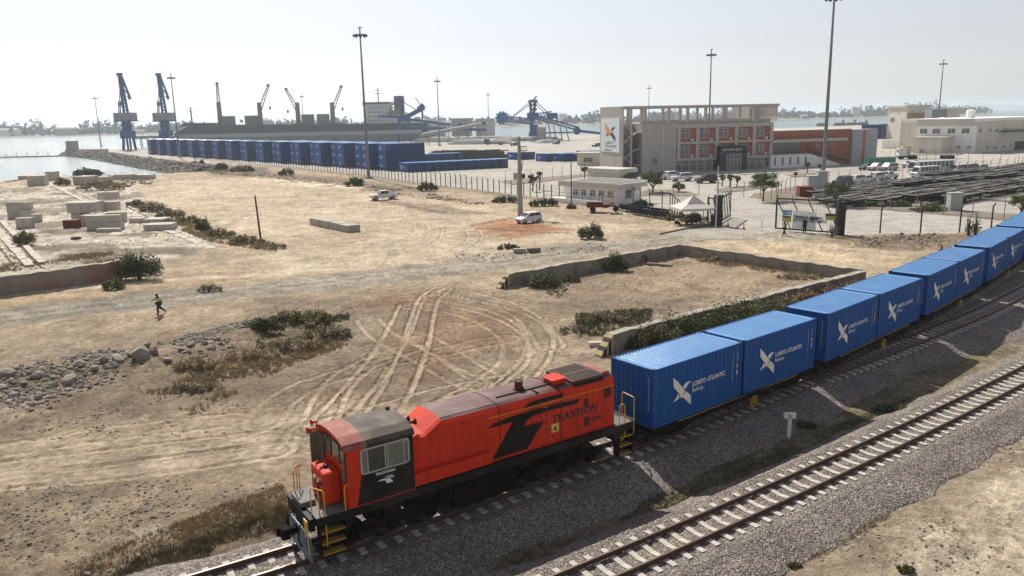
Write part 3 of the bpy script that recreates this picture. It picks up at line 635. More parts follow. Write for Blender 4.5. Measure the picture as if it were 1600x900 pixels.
    # ---- underframe: bogies, wheels, tank
    for cx in (-3.05, 4.05):
        b_ = MB()
        for sgn in (-1, 1):
            b_.prism([(cx-2.0, .62), (cx-1.8, .85), (cx+1.8, .85), (cx+2.0, .62), (cx+1.7, .5), (cx-1.7, .5)], lambda x, z: (x, sgn*.88, z), lambda x, z: (x, sgn*1.06, z))
            for dx in (-1.42, 0, 1.42): b_.box(cx+dx-.18, cx+dx+.18, min(sgn*.86, sgn*1.16), max(sgn*.86, sgn*1.16), .36, .66)
            for dx in (-.72, .72):
                for q in (-.1, .1): b_.tube((cx+dx+q, sgn*1.02, .55), (cx+dx+q, sgn*1.02, .98), .09, n=10)
            b_.tube((cx-1.1, sgn*1.15, .9), (cx-.7, sgn*1.15, .9), .10, n=12)
        b_.box(cx-.3, cx+.3, -1.1, 1.1, .8, 1.36); bo = b_.build('bogie', GRIME, L)
        for dx in (-1.42, 0, 1.42):
            w = MB(); 
            for sgn in (-1, 1): w.tube((cx+dx, sgn*.59, .50), (cx+dx, sgn*.72, .50), .50, n=28); w.tube((cx+dx, sgn*.56, .50), (cx+dx, sgn*.59, .50), .53, n=28)
            w.tube((cx+dx, -.5, .48), (cx+dx, .5, .48), .08, n=10); w.build('wheelset', M('wheel steel', (.06, .045, .04), .5, .3, 5, metal=.5), bo)
    MB().prism([(-1.2, .35), (-1.05, .25), (1.05, .25), (1.2, .35), (1.2, 1.1), (1.05, 1.3), (-1.05, 1.3), (-1.2, 1.1)], lambda y, z: (-.75, y, z), lambda y, z: (1.85, y, z)).build('fuel_tank', GRIME, L, bevel=.03)
    mb = MB()
    mb.tube((-.5, -1.25, 1.12), (.6, -1.25, 1.12), .12, n=14).box(-1.35, -.9, -1.3, -.9, .8, 1.36).path([(-.95, -1.32, 1.3), (-.7, -1.34, 1.1), (-.62, -1.3, .75)], .025); mb.build('brake_gear', GRIME, L)
    # ---- steps
    for x0, x1, side_ in ((-5.60, -4.80, -1), (-5.60, -4.80, 1), (6.72, 7.42, -1), (6.72, 7.42, 1)):
        ya, yb = sorted((side_*1.0, side_*1.38)); mb = MB()
        mb.box(x0-.03, x0, ya, yb, .28, 1.5).box(x1, x1+.03, ya, yb, .28, 1.5).box(x0, x1, min(side_*1.0, side_*1.03), max(side_*1.0, side_*1.03), .35, 1.36)
        st = mb.build('step_well', BLK, L)
        for z in (.30, .68, 1.06): MB().box(x0+.005, x1-.005, ya+.02, yb+(.02 if side_ > 0 else 0), z, z+.045).build('tread', M('worn yellow tread', (.40, .25, .04), .7, .3, 9), st)
    # ---- handrails
    def rail(pts, r=.02): return MB().path(pts, r).build('handrail', YEL, L)
    for s in (-1, 1):
        y = s*1.33
        rail([(-4.75, y, 1.0), (-4.75, y, 2.42), (-4.72, y, 2.52), (-4.60, y, 2.56), (-4.48, y, 2.52), (-4.44, y, 2.42), (-4.44, y, 1.6)])
        rail([(-5.42, y, .6), (-5.42, y, 2.52), (-5.46, y, 2.58), (-5.66, s*1.0, 2.62), (-5.72, s*.9, 2.56), (-5.72, s*.9, 1.66)])
        rail([(-5.55, s*1.16, 1.66), (-5.55, s*1.16, 2.58)])
        rail([(6.74, y, 1.5), (6.74, y, 2.42), (6.78, y, 2.52), (6.88, y, 2.56), (6.98, y, 2.52), (7.02, y, 2.42), (7.02, y, 1.1), (6.85, y, .95)])
        rail([(7.47, y, 1.05), (7.52, y, 1.2), (7.52, y, 2.66), (7.48, y, 2.72), (7.52, s*.6, 2.74), (7.52, s*.52, 2.68), (7.52, s*.52, 1.74)])
    MB().box(-4.5, -4.38, -1.36, -1.3, 2.05, 2.2).build('sign_plate', YEL, L)
    # ---- plough, couplers, hoses
    mb = MB(); mb.prism([(-1.25, .12), (1.25, .12), (1.25, .95), (.75, 1.2), (-.75, 1.2), (-1.25, .95)], lambda y, z: (-5.98-.15*(1-abs(y)), y, z), lambda y, z: (-5.93-.15*(1-abs(y)), y, z))
    mb.build('snow_plough', M('blue grey plough paint', (.13, .17, .22), .6, .25, 5), L)
    MB().prism([(-1.3, .5), (-1.3, 1.66), (-.95, 1.66), (-1.12, .9)], lambda y, z: (-6.02, y, z), lambda y, z: (-5.99, y, z)).build('plough_corner', YEL, L)
    MB().prism([(-1.22, .62), (-1.22, 1.1), (-1.10, 1.1), (-1.16, .62)], lambda y, z: (-6.045, y, z), lambda y, z: (-6.025, y, z)).build('painted_patch', M('blue paint', (.03, .06, .30), .6), L)
    for x, d in ((-5.9, -1), (7.75, 1)):
        mb = MB().box(min(x, x+d*.45), max(x, x+d*.45), -.14, .14, .78, 1.02).box(min(x+d*.35, x+d*.62), max(x+d*.35, x+d*.62), -.24, .22, .70, 1.08).box(min(x+d*.55, x+d*.7), max(x+d*.55, x+d*.7), .08, .24, .74, 1.04); mb.build('coupler', GRIME, L, bevel=.03)
        for y in (-.6, .55, .75):
            MB().path([(x, y, 1.3), (x+d*.12, y, 1.28), (x+d*.2, y, 1.05), (x+d*.2, y*.9, .7), (x+d*.12, y*.85, .5), (x+d*.1, y*.8, .42)], .028).build('air_hose', BLK, L)
    return L
loco = build_loco()
# ------------------------------------------------------------------ containers
def cont_mat(name, col, rough, dust):
    return M(name, col, rough, .10, .8, spec=.22, tint=dust, tscale=2.6, tamt=.5, streak=True)
CB = cont_mat('blue container paint', (.006, .082, .30), .5, (.035, .10, .23)); CR = M('sunlit container roof', (.085, .25, .52), .30, .08, 1.5, spec=.7, tint=(.16, .32, .54), tscale=.8, tamt=.45)  # roof paler than the sides: sun glare put into its colour
CDK = M('dark container fittings', (.012, .045, .14), .5)
CL, CW, CH = 6.058, 2.438, 2.59
LOGO = [[(1.22, 1.98), (1.53, 1.74), (2.02, 1.23), (1.79, .93), (1.70, 1.04), (1.66, 1.16), (1.27, 1.55)],
        [(2.09, 1.19), (2.42, .93), (2.43, .50), (1.85, 1.0)],
        [(1.87, 1.45), (2.0, 1.54), (2.13, 1.59), (2.41, 1.58), (2.25, 1.5), (2.02, 1.28)],
        [(1.55, 1.22), (1.62, 1.12), (1.66, 1.0), (1.5, .93), (1.24, .90), (1.40, 1.02), (1.5, 1.12)]]
def corr(mb, n, x0, x1, depth, f, z0, z1):
    """trapezoid corrugation from x0 to x1; f(u, d, z)"""
    p = (x1-x0)/n; xs = []
    for i in range(n): a = x0+i*p; xs += [(a, 0), (a+.28*p, 0), (a+.42*p, depth), (a+.86*p, depth)]
    xs.append((x1, 0)); k = len(mb.v); N = len(xs)
    mb.v += [f(u, d, z0) for u, d in xs]+[f(u, d, z1) for u, d in xs]
    for j in range(N-1): mb.f.append((k+j, k+j+1, k+N+j+1, k+N+j)); mb.mi.append(mb.cur)
def make_container(detail=True, name='shipping_container'):
    """local frame: x along, y=-CW/2 is the side towards the camera, z up from the floor"""
    e = empty(name, (0, 0, 0)); h = CW/2; mb = MB()
    # frame: posts, rails
    for x in (0, CL-.12):
        for y in (-h, h-.12): mb.box(x, x+.12, y, y+.12, .118, CH-.118)
    for y in (-h, h-.06):
        mb.box(.178, CL-.178, y+.0, y+.06, 0.0, .14); mb.box(.178, CL-.178, y, y+.06, CH-.075, CH-.012)
    for x in (0, CL-.06): mb.box(x, x+.06, -h+.162, h-.162, 0, .14); mb.box(x, x+.06, -h+.162, h-.162, CH-.10, CH-.012)
    mb.box(.1, CL-.1, -h+.1, h-.1, .02, .1)
    nS = 20 if detail else 7; nE = 8 if detail else 4
    for y, sg in ((-h+.012, 1), (h-.012, -1)): corr(mb, nS, .12, CL-.12, .036*sg, lambda u, d, z, y=y: (u, y+d, z), .14, CH-.075)
    corr(mb, nE, -h+.12, h-.12, .045, lambda u, d, z: (.012+d, u, z), .14, CH-.10)
    MB().box(CL-.05, CL-.02, -h+.12, h-.12, .14, CH-.10).build('door', M('dark blue container door', (.005, .028, .10), .6, .2, 1), e)
    mb.cur = 1
    for x in (0, CL-.178):
        for y in (-h, h-.162):
            for z in (0, CH-.118): mb.box(x-.004, x+.182, y-.004, y+.166, z, z+.12)
    body = mb.build('body', [CB, CDK], e)
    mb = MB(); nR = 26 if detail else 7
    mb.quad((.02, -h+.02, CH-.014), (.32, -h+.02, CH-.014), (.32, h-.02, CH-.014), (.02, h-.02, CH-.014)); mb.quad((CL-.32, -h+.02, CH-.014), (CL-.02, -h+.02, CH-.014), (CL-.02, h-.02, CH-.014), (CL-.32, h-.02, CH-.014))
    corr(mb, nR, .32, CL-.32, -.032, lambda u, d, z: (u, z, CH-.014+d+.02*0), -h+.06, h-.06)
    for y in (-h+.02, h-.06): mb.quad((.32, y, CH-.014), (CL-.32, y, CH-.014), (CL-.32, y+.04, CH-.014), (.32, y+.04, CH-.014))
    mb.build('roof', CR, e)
    mb = MB()
    for y in np.linspace(-h+.3, h-.3, 4): mb.tube((CL+.02, y, .2), (CL+.02, y, CH-.16), .018, n=6)
    mb.box(CL-.02, CL-.01, -.012, .012, .14, CH-.1); 
    for y in (-.55, .55): mb.box(CL, CL+.03, y-.2, y+.2, .95, 1.0)
    mb.build('door_bars', M('galvanised bar', (.30, .33, .36), .5), e)
    lg = MB(); yy = -h-.004
    for pl in LOGO: lg.prism(pl, lambda x, z: (x, yy, z), lambda x, z: (x, yy+.003, z))
    if detail:
        text_mb(lg, 'LOBITO ATLANTIC', lambda u_, v_: (2.50+u_, yy, 1.30+v_), .29, .006, sx=.93)
        text_mb(lg, 'Railway', lambda u_, v_: (2.50+u_, yy, 1.03+v_), .27, .001, sx=.93)
    else:
        lg.box(2.5, 4.0, yy, yy+.003, 1.34, 1.46)
    lg.build('logo', WHT, e)
    if detail:
        mb = MB()
        for z in np.arange(.85, 2.15, .085): mb.box(5.36, 5.39, yy, yy+.002, z, z+.055*random.uniform(.6, 1.2))
        for z in np.arange(1.75, 2.1, .07): mb.box(5.70, 5.74, yy, yy+.002, z, z+.045)
        mb.box(5.67, 5.75, yy, yy+.002, 1.12, 1.36)
        for z in np.arange(.7, 2.2, .08): mb.box(.008, .011, -h+.27, -h+.30, z, z+.05)
        mb.build('markings', M('pale stencil', (.55, .57, .58), .7), e)
        MB().box(5.65, 5.77, yy, yy+.002, 1.46, 1.64).build('caution_decal', M('orange decal', (.6, .32, .04), .6), e)
    return e
def make_wagon(Lw):
    e = empty('flat_wagon', (0, 0, 0)); mb = MB()
    mb.box(-.15, Lw+.15, -.22, .22, .52, .90)
    for x in np.linspace(.1, Lw-.1, 7): mb.box(x-.09, x+.09, -1.2, 1.2, .68, .88)
    for s in (-1, 1): mb.box(0, Lw, min(s*1.14, s*1.24), max(s*1.14, s*1.24), .62, .89)
    mb.build('underframe', GRIME, e)
    mb = MB()
    for s in (-1, 1): mb.box(1.6, Lw-1.6, min(s*1.242, s*1.262), max(s*1.242, s*1.262), .845, .885)
    mb.build('side_sill', M('faded yellow sill', (.34, .20, .05), .7, .25, 6, tint=(.03, .025, .02), tscale=.45, tamt=.95), e)
    for cx in (1.75, Lw-1.75):
        b_ = MB()
        for s in (-1, 1):
            b_.prism([(cx-1.15, .48), (cx-.5, .62), (cx+.5, .62), (cx+1.15, .48), (cx+1.1, .36), (cx+.4, .22), (cx-.4, .22), (cx-1.1, .36)], lambda x, z: (x, s*.82, z), lambda x, z: (x, s*.96, z))
            for dx in (-.15, 0, .15): b_.tube((cx+dx, s*.9, .3), (cx+dx, s*.9, .55), .06, n=8)
        b_.box(cx-.2, cx+.2, -1.0, 1.0, .45, .66); bo = b_.build('bogie', GRIME, e)
        for dx in (-.9, .9):
            w = MB()
            for s in (-1, 1): w.tube((cx+dx, s*.5, .43), (cx+dx, s*.62, .43), .43, n=24)
            w.tube((cx+dx, -.5, .43), (cx+dx, .5, .43), .07, n=8); w.build('wheelset', M('wheel steel', (.06, .045, .04), .5, .3, 5, metal=.5), bo)
    MB().box(Lw/2-.8, Lw/2+.5, -.7, -.3, .3, .6).tube((Lw/2+1, -.5, .4), (Lw/2+1.9, -.5, .4), .16, n=12).build('brake_gear', GRIME, e)
    w = MB(); x_ = Lw/2+.9
    for k in range(14):
        a, b2 = 2*math.pi*k/14, 2*math.pi*(k+1)/14; w.tube((x_+.26*math.cos(a), -1.30, .42+.26*math.sin(a)), (x_+.26*math.cos(b2), -1.30, .42+.26*math.sin(b2)), .018, n=6)
    for k in range(3): a = k*math.pi/3; w.bar((x_-.26*math.cos(a), -1.3, .42-.26*math.sin(a)), (x_+.26*math.cos(a), -1.3, .42+.26*math.sin(a)), .025)
    w.tube((x_, -1.3, .42), (x_, -.6, .42), .02, n=6); w.build('brake_handwheel', YEL, e)
    for x, d in ((0, -1), (Lw, 1)): MB().box(min(x, x+d*.56), max(x, x+d*.56), -.12, .12, .70, .90).box(min(x+d*.35, x+d*.56), max(x+d*.35, x+d*.56), -.2, .2, .62, .96).build('coupler', GRIME, e)
    return e
c0 = make_container(); w0 = make_wagon(12.33)
ORD = ['first', 'second', 'third', 'fourth', 'fifth', 'sixth', 'seventh', 'eighth', 'ninth', 'tenth', 'eleventh', 'twelfth', 'thirteenth', 'fourteenth', 'fifteenth', 'sixteenth', 'seventeenth', 'eighteenth', 'nineteenth', 'twentieth', 'twenty-first', 'twenty-second', 'twenty-third', 'twenty-fourth']
s0 = 0.0; nc_ = 0
for wi, gap in enumerate((1.112, 1.035, 1.175, 1.1, 1.1, 1.1)):
    pa, _ = at(T1, s0+1.7); pb, _ = at(T1, s0+12.33-1.7); d = (pb-pa).normalized(); ang = math.atan2(d.y, d.x); o = (pa+pb)/2-d*12.33/2; o.z = RZ
    if wi == 0: w = w0
    else: w = copy_tree(w0)
    w.location = o; w.rotation_euler.z = ang; tag(w, f'black flat wagon under the {ORD[wi]} pair of containers behind the locomotive', 'railway wagon', 'flat wagons of the container train')
    for k in range(2):
        c_ = c0 if nc_ == 0 else copy_tree(c0)
        p = o+d*(k*(CL+.216)); c_.location = (p.x, p.y, RZ+.912); c_.rotation_euler.z = ang
        tag(c_, f'blue container with white cross logo, {ORD[nc_]} one behind the locomotive', 'container', 'containers riding on the train'); nc_ += 1
    s0 += 12.33+gap
# ================================================================== the port beyond
def uvplane(px, py, O, a):
    """(distance along, height) where the sight line meets the vertical plane through O at angle a"""
    d = (px-800)/FPX*rt - (py-450)/FPX*up + fwd; n = (-math.sin(a), math.cos(a))
    t = (O[0]*n[0]+O[1]*n[1])/(d[0]*n[0]+d[1]*n[1]); x, y, z = d*t
    return (x-O[0])*math.cos(a)+(y-O[1])*math.sin(a), z+CZ
CONC = M('weathered concrete', (.36, .335, .29), .9, .16, 1.5, .01, 20, tint=(.25, .22, .18), tscale=.8)
CONCP = M('pale concrete block', (.46, .425, .365), .9, .15, 1.2, .01, 15, tint=(.30, .27, .22), tscale=1.0)
WALLW = M('white building render', (.80, .785, .75), .9, .07, .5, tint=(.62, .59, .54), tscale=1.2, tamt=.6, streak=True); WALLG = M('grey beige building render', (.40, .375, .35), .9, .06, .4, tint=(.32, .30, .275), tscale=1.0, tamt=.6, streak=True); WALLC = M('cream building render', (.60, .555, .475), .9, .07, .4, tint=(.46, .42, .35), tscale=1.2, tamt=.6, streak=True)
BRICK = M('brick red facade', (.33, .11, .068), .85, .12, .8); GLS = M('building glass', (.05, .065, .075), .15, .2, .3, spec=.8); FRM = M('white window frame', (.6, .6, .58), .6, .04, 5)
STEEL = M('galvanised mast steel', (.17, .175, .18), .6, .12, 1); DSTL = M('dark steel', (.045, .048, .05), .7, .15, 2); PBLU = M('port crane blue', (.022, .070, .21), .55, .15, .5)
HULL = M('dark ship hull', (.075, .08, .085), .7, .2, .05, tint=(.10, .075, .06), tscale=.04); SGRY = M('ship grey green', (.17, .195, .19), .7, .15, .08); SWHT = M('ship white', (.5, .51, .5), .6, .08, .1); CGRY = M('crane grey', (.16, .155, .14), .7, .1, .3)
ROOFL = M('pale flat roof', (.50, .48, .44), .9, .1, .6)
def mast(px, py, label, P=None, h=37.2):
    P = P or G(px, py); e = empty('light_mast', P, random.uniform(0, 1), label, 'light mast', 'high light masts over the port')
    MB().tube((0, 0, 0), (0, 0, h), .42, .17, n=12).build('pole', STEEL, e, smooth=False)
    MB().box(-.9, .9, -.9, .9, -.3, .5).build('footing', CONC, e)
    mb = MB(); mb.tube((0, 0, h), (0, 0, h+.25), .75, .2, n=10); mb.build('cap', DSTL, e)
    for k in range(10):
        a = k*2*math.pi/10; mb = MB(); c_, s_ = math.cos(a), math.sin(a)
        mb.bar((.3*c_, .3*s_, h-1.7), (1.5*c_, 1.5*s_, h-1.7), .08); mb.tube((1.3*c_, 1.3*s_, h-1.6), (1.75*c_, 1.75*s_, h-2.05), .18, .34, n=8); mb.build('floodlight', DSTL, e)
    MB().tube((0, 0, h-2.0), (0, 0, h-1.55), .5, .75, n=12).build('carriage', DSTL, e)
    return e
mast(158, 229, 'light mast at the end of the rock breakwater by the open bay')
mast(281, 246, 'light mast rising in front of the second blue harbour crane')
mast(476.5, 219.5, 'slim light mast between two ship cranes')
mast(576, 278.5, 'tall light mast in front of the long container stacks')
mast(687, 228, 'light mast on the open apron beside the white bag stacks')
mast(764, 211, 'most distant slim light mast between grey conveyor tower and bucket wheel')
mast(1013, 209, 'distant light mast behind the stair tower of the office building')
mast(1106.5, 240, 'light mast rising behind the roof frame of the office building')
mast(1285, 290, 'nearest and tallest light mast beside the chassis yard')
mast(1463, 218, 'light mast behind the long white building on the shore side')
# ------------------------------------------------------------------ fences
FB = M('black fence post', (.025, .025, .025), .7, .1, 3); FG = M('grey fence post', (.20, .20, .19), .8, .1, 3); WIRE = M('fence wire', (.10, .10, .095), .7)
def fence(pts, label, mat, h=2.6, sp=2.4, r=.06, wires=5, name='wire_fence', lean=1):
    """posts with bent tops and strands of wire along a ground polyline"""
    O = Vector((pts[0][0], pts[0][1], 0)); e = empty(name, O, 0, label, 'fence')
    q = [Vector((p[0], p[1], 0))-O for p in pts]; L_ = [0]
    for a, b in zip(q[:-1], q[1:]): L_.append(L_[-1]+(b-a).length)
    def at_(s):
        for i in range(len(q)-1):
            if s <= L_[i+1]+1e-6: t = (s-L_[i])/(L_[i+1]-L_[i]); return q[i].lerp(q[i+1], t), (q[i+1]-q[i]).normalized()
        return q[-1], (q[-1]-q[-2]).normalized()
    n_ = int(L_[-1]/sp)+1; pm = MB().tube((0, 0, -.1), (0, 0, h), r, r*.9, n=6).tube((0, 0, h), (0, -.32*lean, h+.38), r*.9, r*.7, n=6).mesh('post', mat); rest = MB(); w = MB()
    for k in range(n_):
        p, d = at_(k*L_[-1]/(n_-1)); a = math.atan2(d.y, d.x)
        if k < 98:
            o = bpy.data.objects.new('post', pm); COL.objects.link(o); o.parent = e; o.location = p; o.rotation_euler.z = a
        else: rest.tube(p, p+Vector((0, 0, h)), r, n=5)
    if rest.v: rest.build('posts', mat, e)['kind'] = 'stuff'
    for i in range(len(q)-1):
        for z in np.linspace(.3, h, wires): w.bar(q[i]+Vector((0, 0, z)), q[i+1]+Vector((0, 0, z)), .012)
    w.build('wire', WIRE, e)
    return e
fence(FENCE_A, 'long black post fence between the dusty yard and the container stacks', FB, sp=2.2, r=.095)
fence(gp([(989, 319.5), (1006, 323.5), (1045, 328), (1062, 344)]), 'short black post fence from the white gatehouse to the tent', FB, sp=2.6, r=.08)
fence(gp([(1318, 368), (1366.6, 365.5), (1402, 364), (1440.5, 364.5), (1481, 364.5), (1522, 361.5), (1561, 358.5), (1640, 352)]), 'black post fence to the right of the terminal sign gate', FB, sp=4.4, h=2.9, r=.095)
fence(gp([(1122, 303), (1168, 309.5), (1205, 313), (1240, 317), (1300, 321), (1370, 327), (1440, 333), (1520, 340), (1620, 348)]), 'grey post fence in front of the chassis yard', FG, sp=3.6)
fence(gp([(1205, 312), (1240, 299), (1300, 290), (1360, 285), (1420, 280), (1480, 275), (1540, 269), (1620, 262)]), 'grey post fence between parked vehicles and the chassis yard', FG, sp=3.2)
fence(gp([(1390, 244), (1450, 251), (1520, 256), (1620, 259)]), 'grey post fence behind the white bus', FG, sp=4.0)
fence(gp([(790, 287), (850, 282), (905, 276), (960, 272)]), 'grey post fence behind the white gatehouse', FG, sp=3.4)
fence(gp([(995, 300), (1030, 304), (1060, 307), (1092, 306)]), 'grey post fence around the soil island behind the gatehouse', FG, sp=4.0)
# ------------------------------------------------------------------ blue container blocks on the apron
cs = make_container(False); cs.name = 'shipping_container'
NC = [0]
def put(loc, rz, label, group):
    c_ = cs if NC[0] == 0 else copy_tree(cs); NC[0] += 1
    c_.location = loc; c_.rotation_euler.z = rz; tag(c_, label, 'container', group); return c_
A0, A1 = G(600, 266.5), G(222, 240.5); dA = (A1-A0).normalized(); aA = math.atan2(dA.y, dA.x)+math.pi   # containers point their logo side to the fence
nA = Vector((-dA.y, dA.x, 0)); nA = nA if nA.y > 0 else -nA
_h = R(-31); dC = Vector((math.sin(_h), math.cos(_h), 0)); nC = Vector((dC.y, -dC.x, 0)); rr_ = math.atan2(dC.y, dC.x)+math.pi
DEEP = 5
Ltot = (A1-A0).length
per = 15.7
tiers = ['bottom', 'middle', 'top']
blk_n = int(Ltot/per)
for b in range(blk_n+1):
    s_ = -1.5 if b == 0 else 8.2+(b-1)*per
    lens = 1 if b == 0 else 2
    for k in range(lens):
        for j in range(DEEP):
            for t_ in range(3):
                near_end = (k == 0)
                if j > 0 and not near_end and not t_ == 2: continue       # boxed in on every side
                if b > 5 and (j > 3 or (j > 0 and not near_end)): continue
                p = A0+dA*s_+dC*((k+1)*(CL+.08))+nC*(j*(CW+.12)+CW/2); p.z = t_*CH+.02
                put(p, rr_, f'blue container, {tiers[t_]} tier, {ORD[j]} row in from the fence, {ORD[b]} block, {"near" if near_end else "far"} end', 'blue containers stacked along the quay fence')
# low row beside the stacks
B0, B1 = G(636, 269.5), G(750, 264); dB = (B1-B0).normalized(); aB = math.atan2(dB.y, dB.x)
for k in range(12):
    p = B0+dB*(k*2.62+1.3)+nA*0; p.z = .02
    dd = Vector((math.cos(rr_), math.sin(rr_), 0)); p = p-dd*CL
    put(p, rr_, f'blue container on the ground, number {ORD[k]} in the single row beside the stacks', 'single row of blue containers beside the stacks')
for k in range(6):
    p = G(648, 252)+dB*(k*2.9); p.z = .02; put(p, rr_, f'blue container on the ground behind the single row, {ORD[k]} from the stacks', 'back row of blue containers')
for i, (px, py, n_) in enumerate(((797, 249, 3), (842, 251.5, 1), (866, 251.5, 4), (905, 247, 3), (938, 252, 3))):
    for k in range(n_):
        p = G(px, py)+dB*(k*2.6); p.z = .02
        put(p, rr_, f'blue container on the open apron, {ORD[k]} of the {ORD[i]} cluster behind the gatehouse', 'blue containers standing on the open apron')
# ------------------------------------------------------------------ office building
O = G(974, 273); _q = G(1202, 262.9); aO = math.atan2(_q.y-O.y, _q.x-O.x)
E_ = empty('office_building', O, aO, 'grey and brick red office building with open roof frame and white logo sign', 'office building')
U = lambda px, py=230: uvplane(px, py, O, aO)[0]
uS, uW, uE, uR, uG = U(1003), U(1055), U(1205), U(1337), U(1376)
uT = U(1215)
DP = 14.0
WI = lambda x0, x1, y0, y1, z0, z1, name, mat, par=E_: MB().box(x0, x1, y0, y1, z0, z1).build(name, mat, par)
def window(x0, x1, y, z0, z1, par, mull=3, mat=GLS, d=.05):
    w = MB().box(x0, x1, y-.03, y+.05, z0, z1).build('window', mat, par); f = MB()
    for x in np.linspace(x0, x1, mull): f.box(x-.05, x+.05, y-.09, y-.032, z0, z1)
    for z in (z0, z0+(z1-z0)*.66, z1): f.box(x0-.05, x1+.05, y-.10, y-.034, z-.04, z+.04)
    f.build('frame', FRM, w); return w
WI(-.4, .0, 0, DP, 0, 16.7, 'end_wall', WALLG)
WI(uS, uE, .9, DP, 0, 12.4, 'main_block', WALLG)
WI(uS, uW+.3, .0, .9, 0, 12.4, 'stair_side_wall', WALLG)
WI(uW, uE+.4, -.05, .9, 11.0, 12.0, 'cornice', M('pale concrete trim', (.42, .40, .37), .9, .05, .5))
TR = MATS['pale concrete trim']
for z0, z1 in ((7.0, 7.6), (2.9, 3.5)): WI(uW, uE+.4, -.06, .9, z0, z1, 'floor_band', TR)
bays = [U(x) for x in (1060.5, 1090, 1120, 1150, 1178, 1205)]
for i, u in enumerate(bays): WI(u-.45, u+.45, -.04, .9, 2.95, 11.05, 'pillar', TR)
for i in range(5):
    a, b = bays[i]+.5, bays[i+1]-.5
    for z0 in (3.5, 7.6):
        WI(a, b, .5, .88, z0, z0+3.4, 'brick_panel', BRICK)
        window(a+.15, a+(b-a)*.62, .47, z0+.9, z0+3.0, E_)
        MB().box(b-1.3, b-.6, .15, .49, z0+.15, z0+.7).build('air_conditioner', FRM, E_)
# ground floor glazing
x = uW+.2
while x < U(1200):
    if not (U(1120) < x < U(1160)): window(x, x+1.9, .6, .3, 2.8, E_, 2)
    x += 2.2
MB().box(U(1120), U(1162), -1.6, .2, 0, 6.3).build('entrance_portal', M('black portal cladding', (.018, .019, .022), .5), E_)
window(U(1131), U(1153), -1.63, .2, 4.2, E_, 5)
mb = MB(); text_mb(mb, 'LOBITO ATLANTIC RAILWAY', lambda u_, v_: (U(1123)+u_, -1.64, 5.1+v_), .62, .01, sx=.72); mb.build('lettering', WHT, E_)
window(U(1019), U(1028), -.03, 2.2, 3.9, E_, 2)
MB().box(U(1035), U(1035)+.15, -.12, -.002, 0, 12).build('rain_pipe', FRM, E_)
# stair bay
WI(uS-.02, uS, .0, 6, 0, 12.3, 'stair_wall', WALLG)
mb = MB()
for k in range(3):
    z0 = .2+k*4.0
    mb.bar((.4, 1.0, z0), (uS-1.2, 1.0, z0+2.0), 1.2, .3); mb.bar((uS-1.2, 2.6, z0+2.0), (.4, 2.6, z0+4.0), 1.2, .3)
    mb.box(.0, 1.2, .2, 4, z0+3.8, z0+4.05); mb.box(uS-1.6, uS, .2, 4, z0+1.9, z0+2.1)
mb.build('outside_stair', M('stair concrete', (.42, .39, .35), .9), E_)
WI(0, uS, 5.0, 5.3, 0, 12.3, 'stair_back_wall', WALLG)
mb = MB()
for k in range(3):
    z0 = .2+k*4.0
    for t in np.linspace(0, 1, 9): xx = .4+(uS-1.6)*t; mb.bar((xx, .35, z0+2*t), (xx, .35, z0+2*t+1.0), .05)
    mb.bar((.4, .35, z0+1), (uS-1.2, .35, z0+3.0), .06)
mb.build('stair_railing', DSTL, E_)
WI(U(985), U(987.5), -.0, .4, 0, 16.1, 'column', WALLG)
# open roof frame
mb = MB(); mb.box(0, uT, 0, .7, 16.05, 16.7).box(0, uT, DP-.7, DP, 16.05, 16.7)
for x in (.0, uS, uT-.7): mb.box(x, x+.7, .7, DP-.7, 16.1, 16.66)
mb.build('roof_frame', WALLG, E_)
for px in (982, 1003, 1045, 1074, 1102, 1130, 1155, 1177):
    for y in (.1, DP-.6): WI(U(px)-.35, U(px)+.35, y, y+.5, 12.35, 16.08, 'roof_column', WALLG)
WI(U(1178), uT, DP-3, DP-2.7, 12.3, 16.1, 'roof_screen', WALLC); WI(U(1178), U(1178)+.3, 3, DP-3, 12.3, 16.1, 'roof_screen', WALLG); WI(uT-.3, uT, .7, DP-2.7, 12.3, 16.1, 'roof_screen', WALLC)
WI(uS, uE, .9, 1.1, 12.38, 13.1, 'parapet', WALLG)
# sign on the end wall
sg = MB().box(-.55, -.41, 1.4, 13.0, 5.4, 13.9).build('logo_sign', M('white sign board', (.66, .70, .74), .6, .02, 1), E_)
def S3(x_, y_, d=0.0):   # sign coordinates: x 0..11.6 seen from outside, y up
    return (-.562-d, 13.0-x_, 5.4+y_)
def poly(pl, col, nm='emblem'): MB().prism(pl, lambda a, b: S3(a, b), lambda a, b: S3(a, b, .02)).build(nm, col, sg)
poly([(2.6, 7.5), (4.6, 6.2), (6.9, 4.9), (5.2, 4.1), (2.8, 5.6)], M('sign orange', (.72, .30, .05), .6)); poly([(5.2, 4.5), (6.0, 5.1), (4.9, 4.1), (2.8, 4.0), (4.2, 4.9)], M('sign red', (.6, .07, .05), .6))
poly([(6.4, 5.6), (7.4, 6.2), (9.2, 6.3), (7.2, 5.2)], M('sign navy', (.03, .05, .11), .6)); poly([(5.6, 4.6), (7.2, 5.1), (9.2, 3.9), (9.2, 2.6)], MATS['sign navy'])
for t_, y_, sz in (('LOBITO', 2.05, 1.15), ('ATLANTIC', 1.15, 1.15), ('Railway', .25, 1.05)):
    mb = MB(); text_mb(mb, t_, lambda u_, v_: S3(2.6+u_*1.35, y_+v_*.8, .02), sz, .01); mb.build('lettering', MATS['sign navy'], sg)
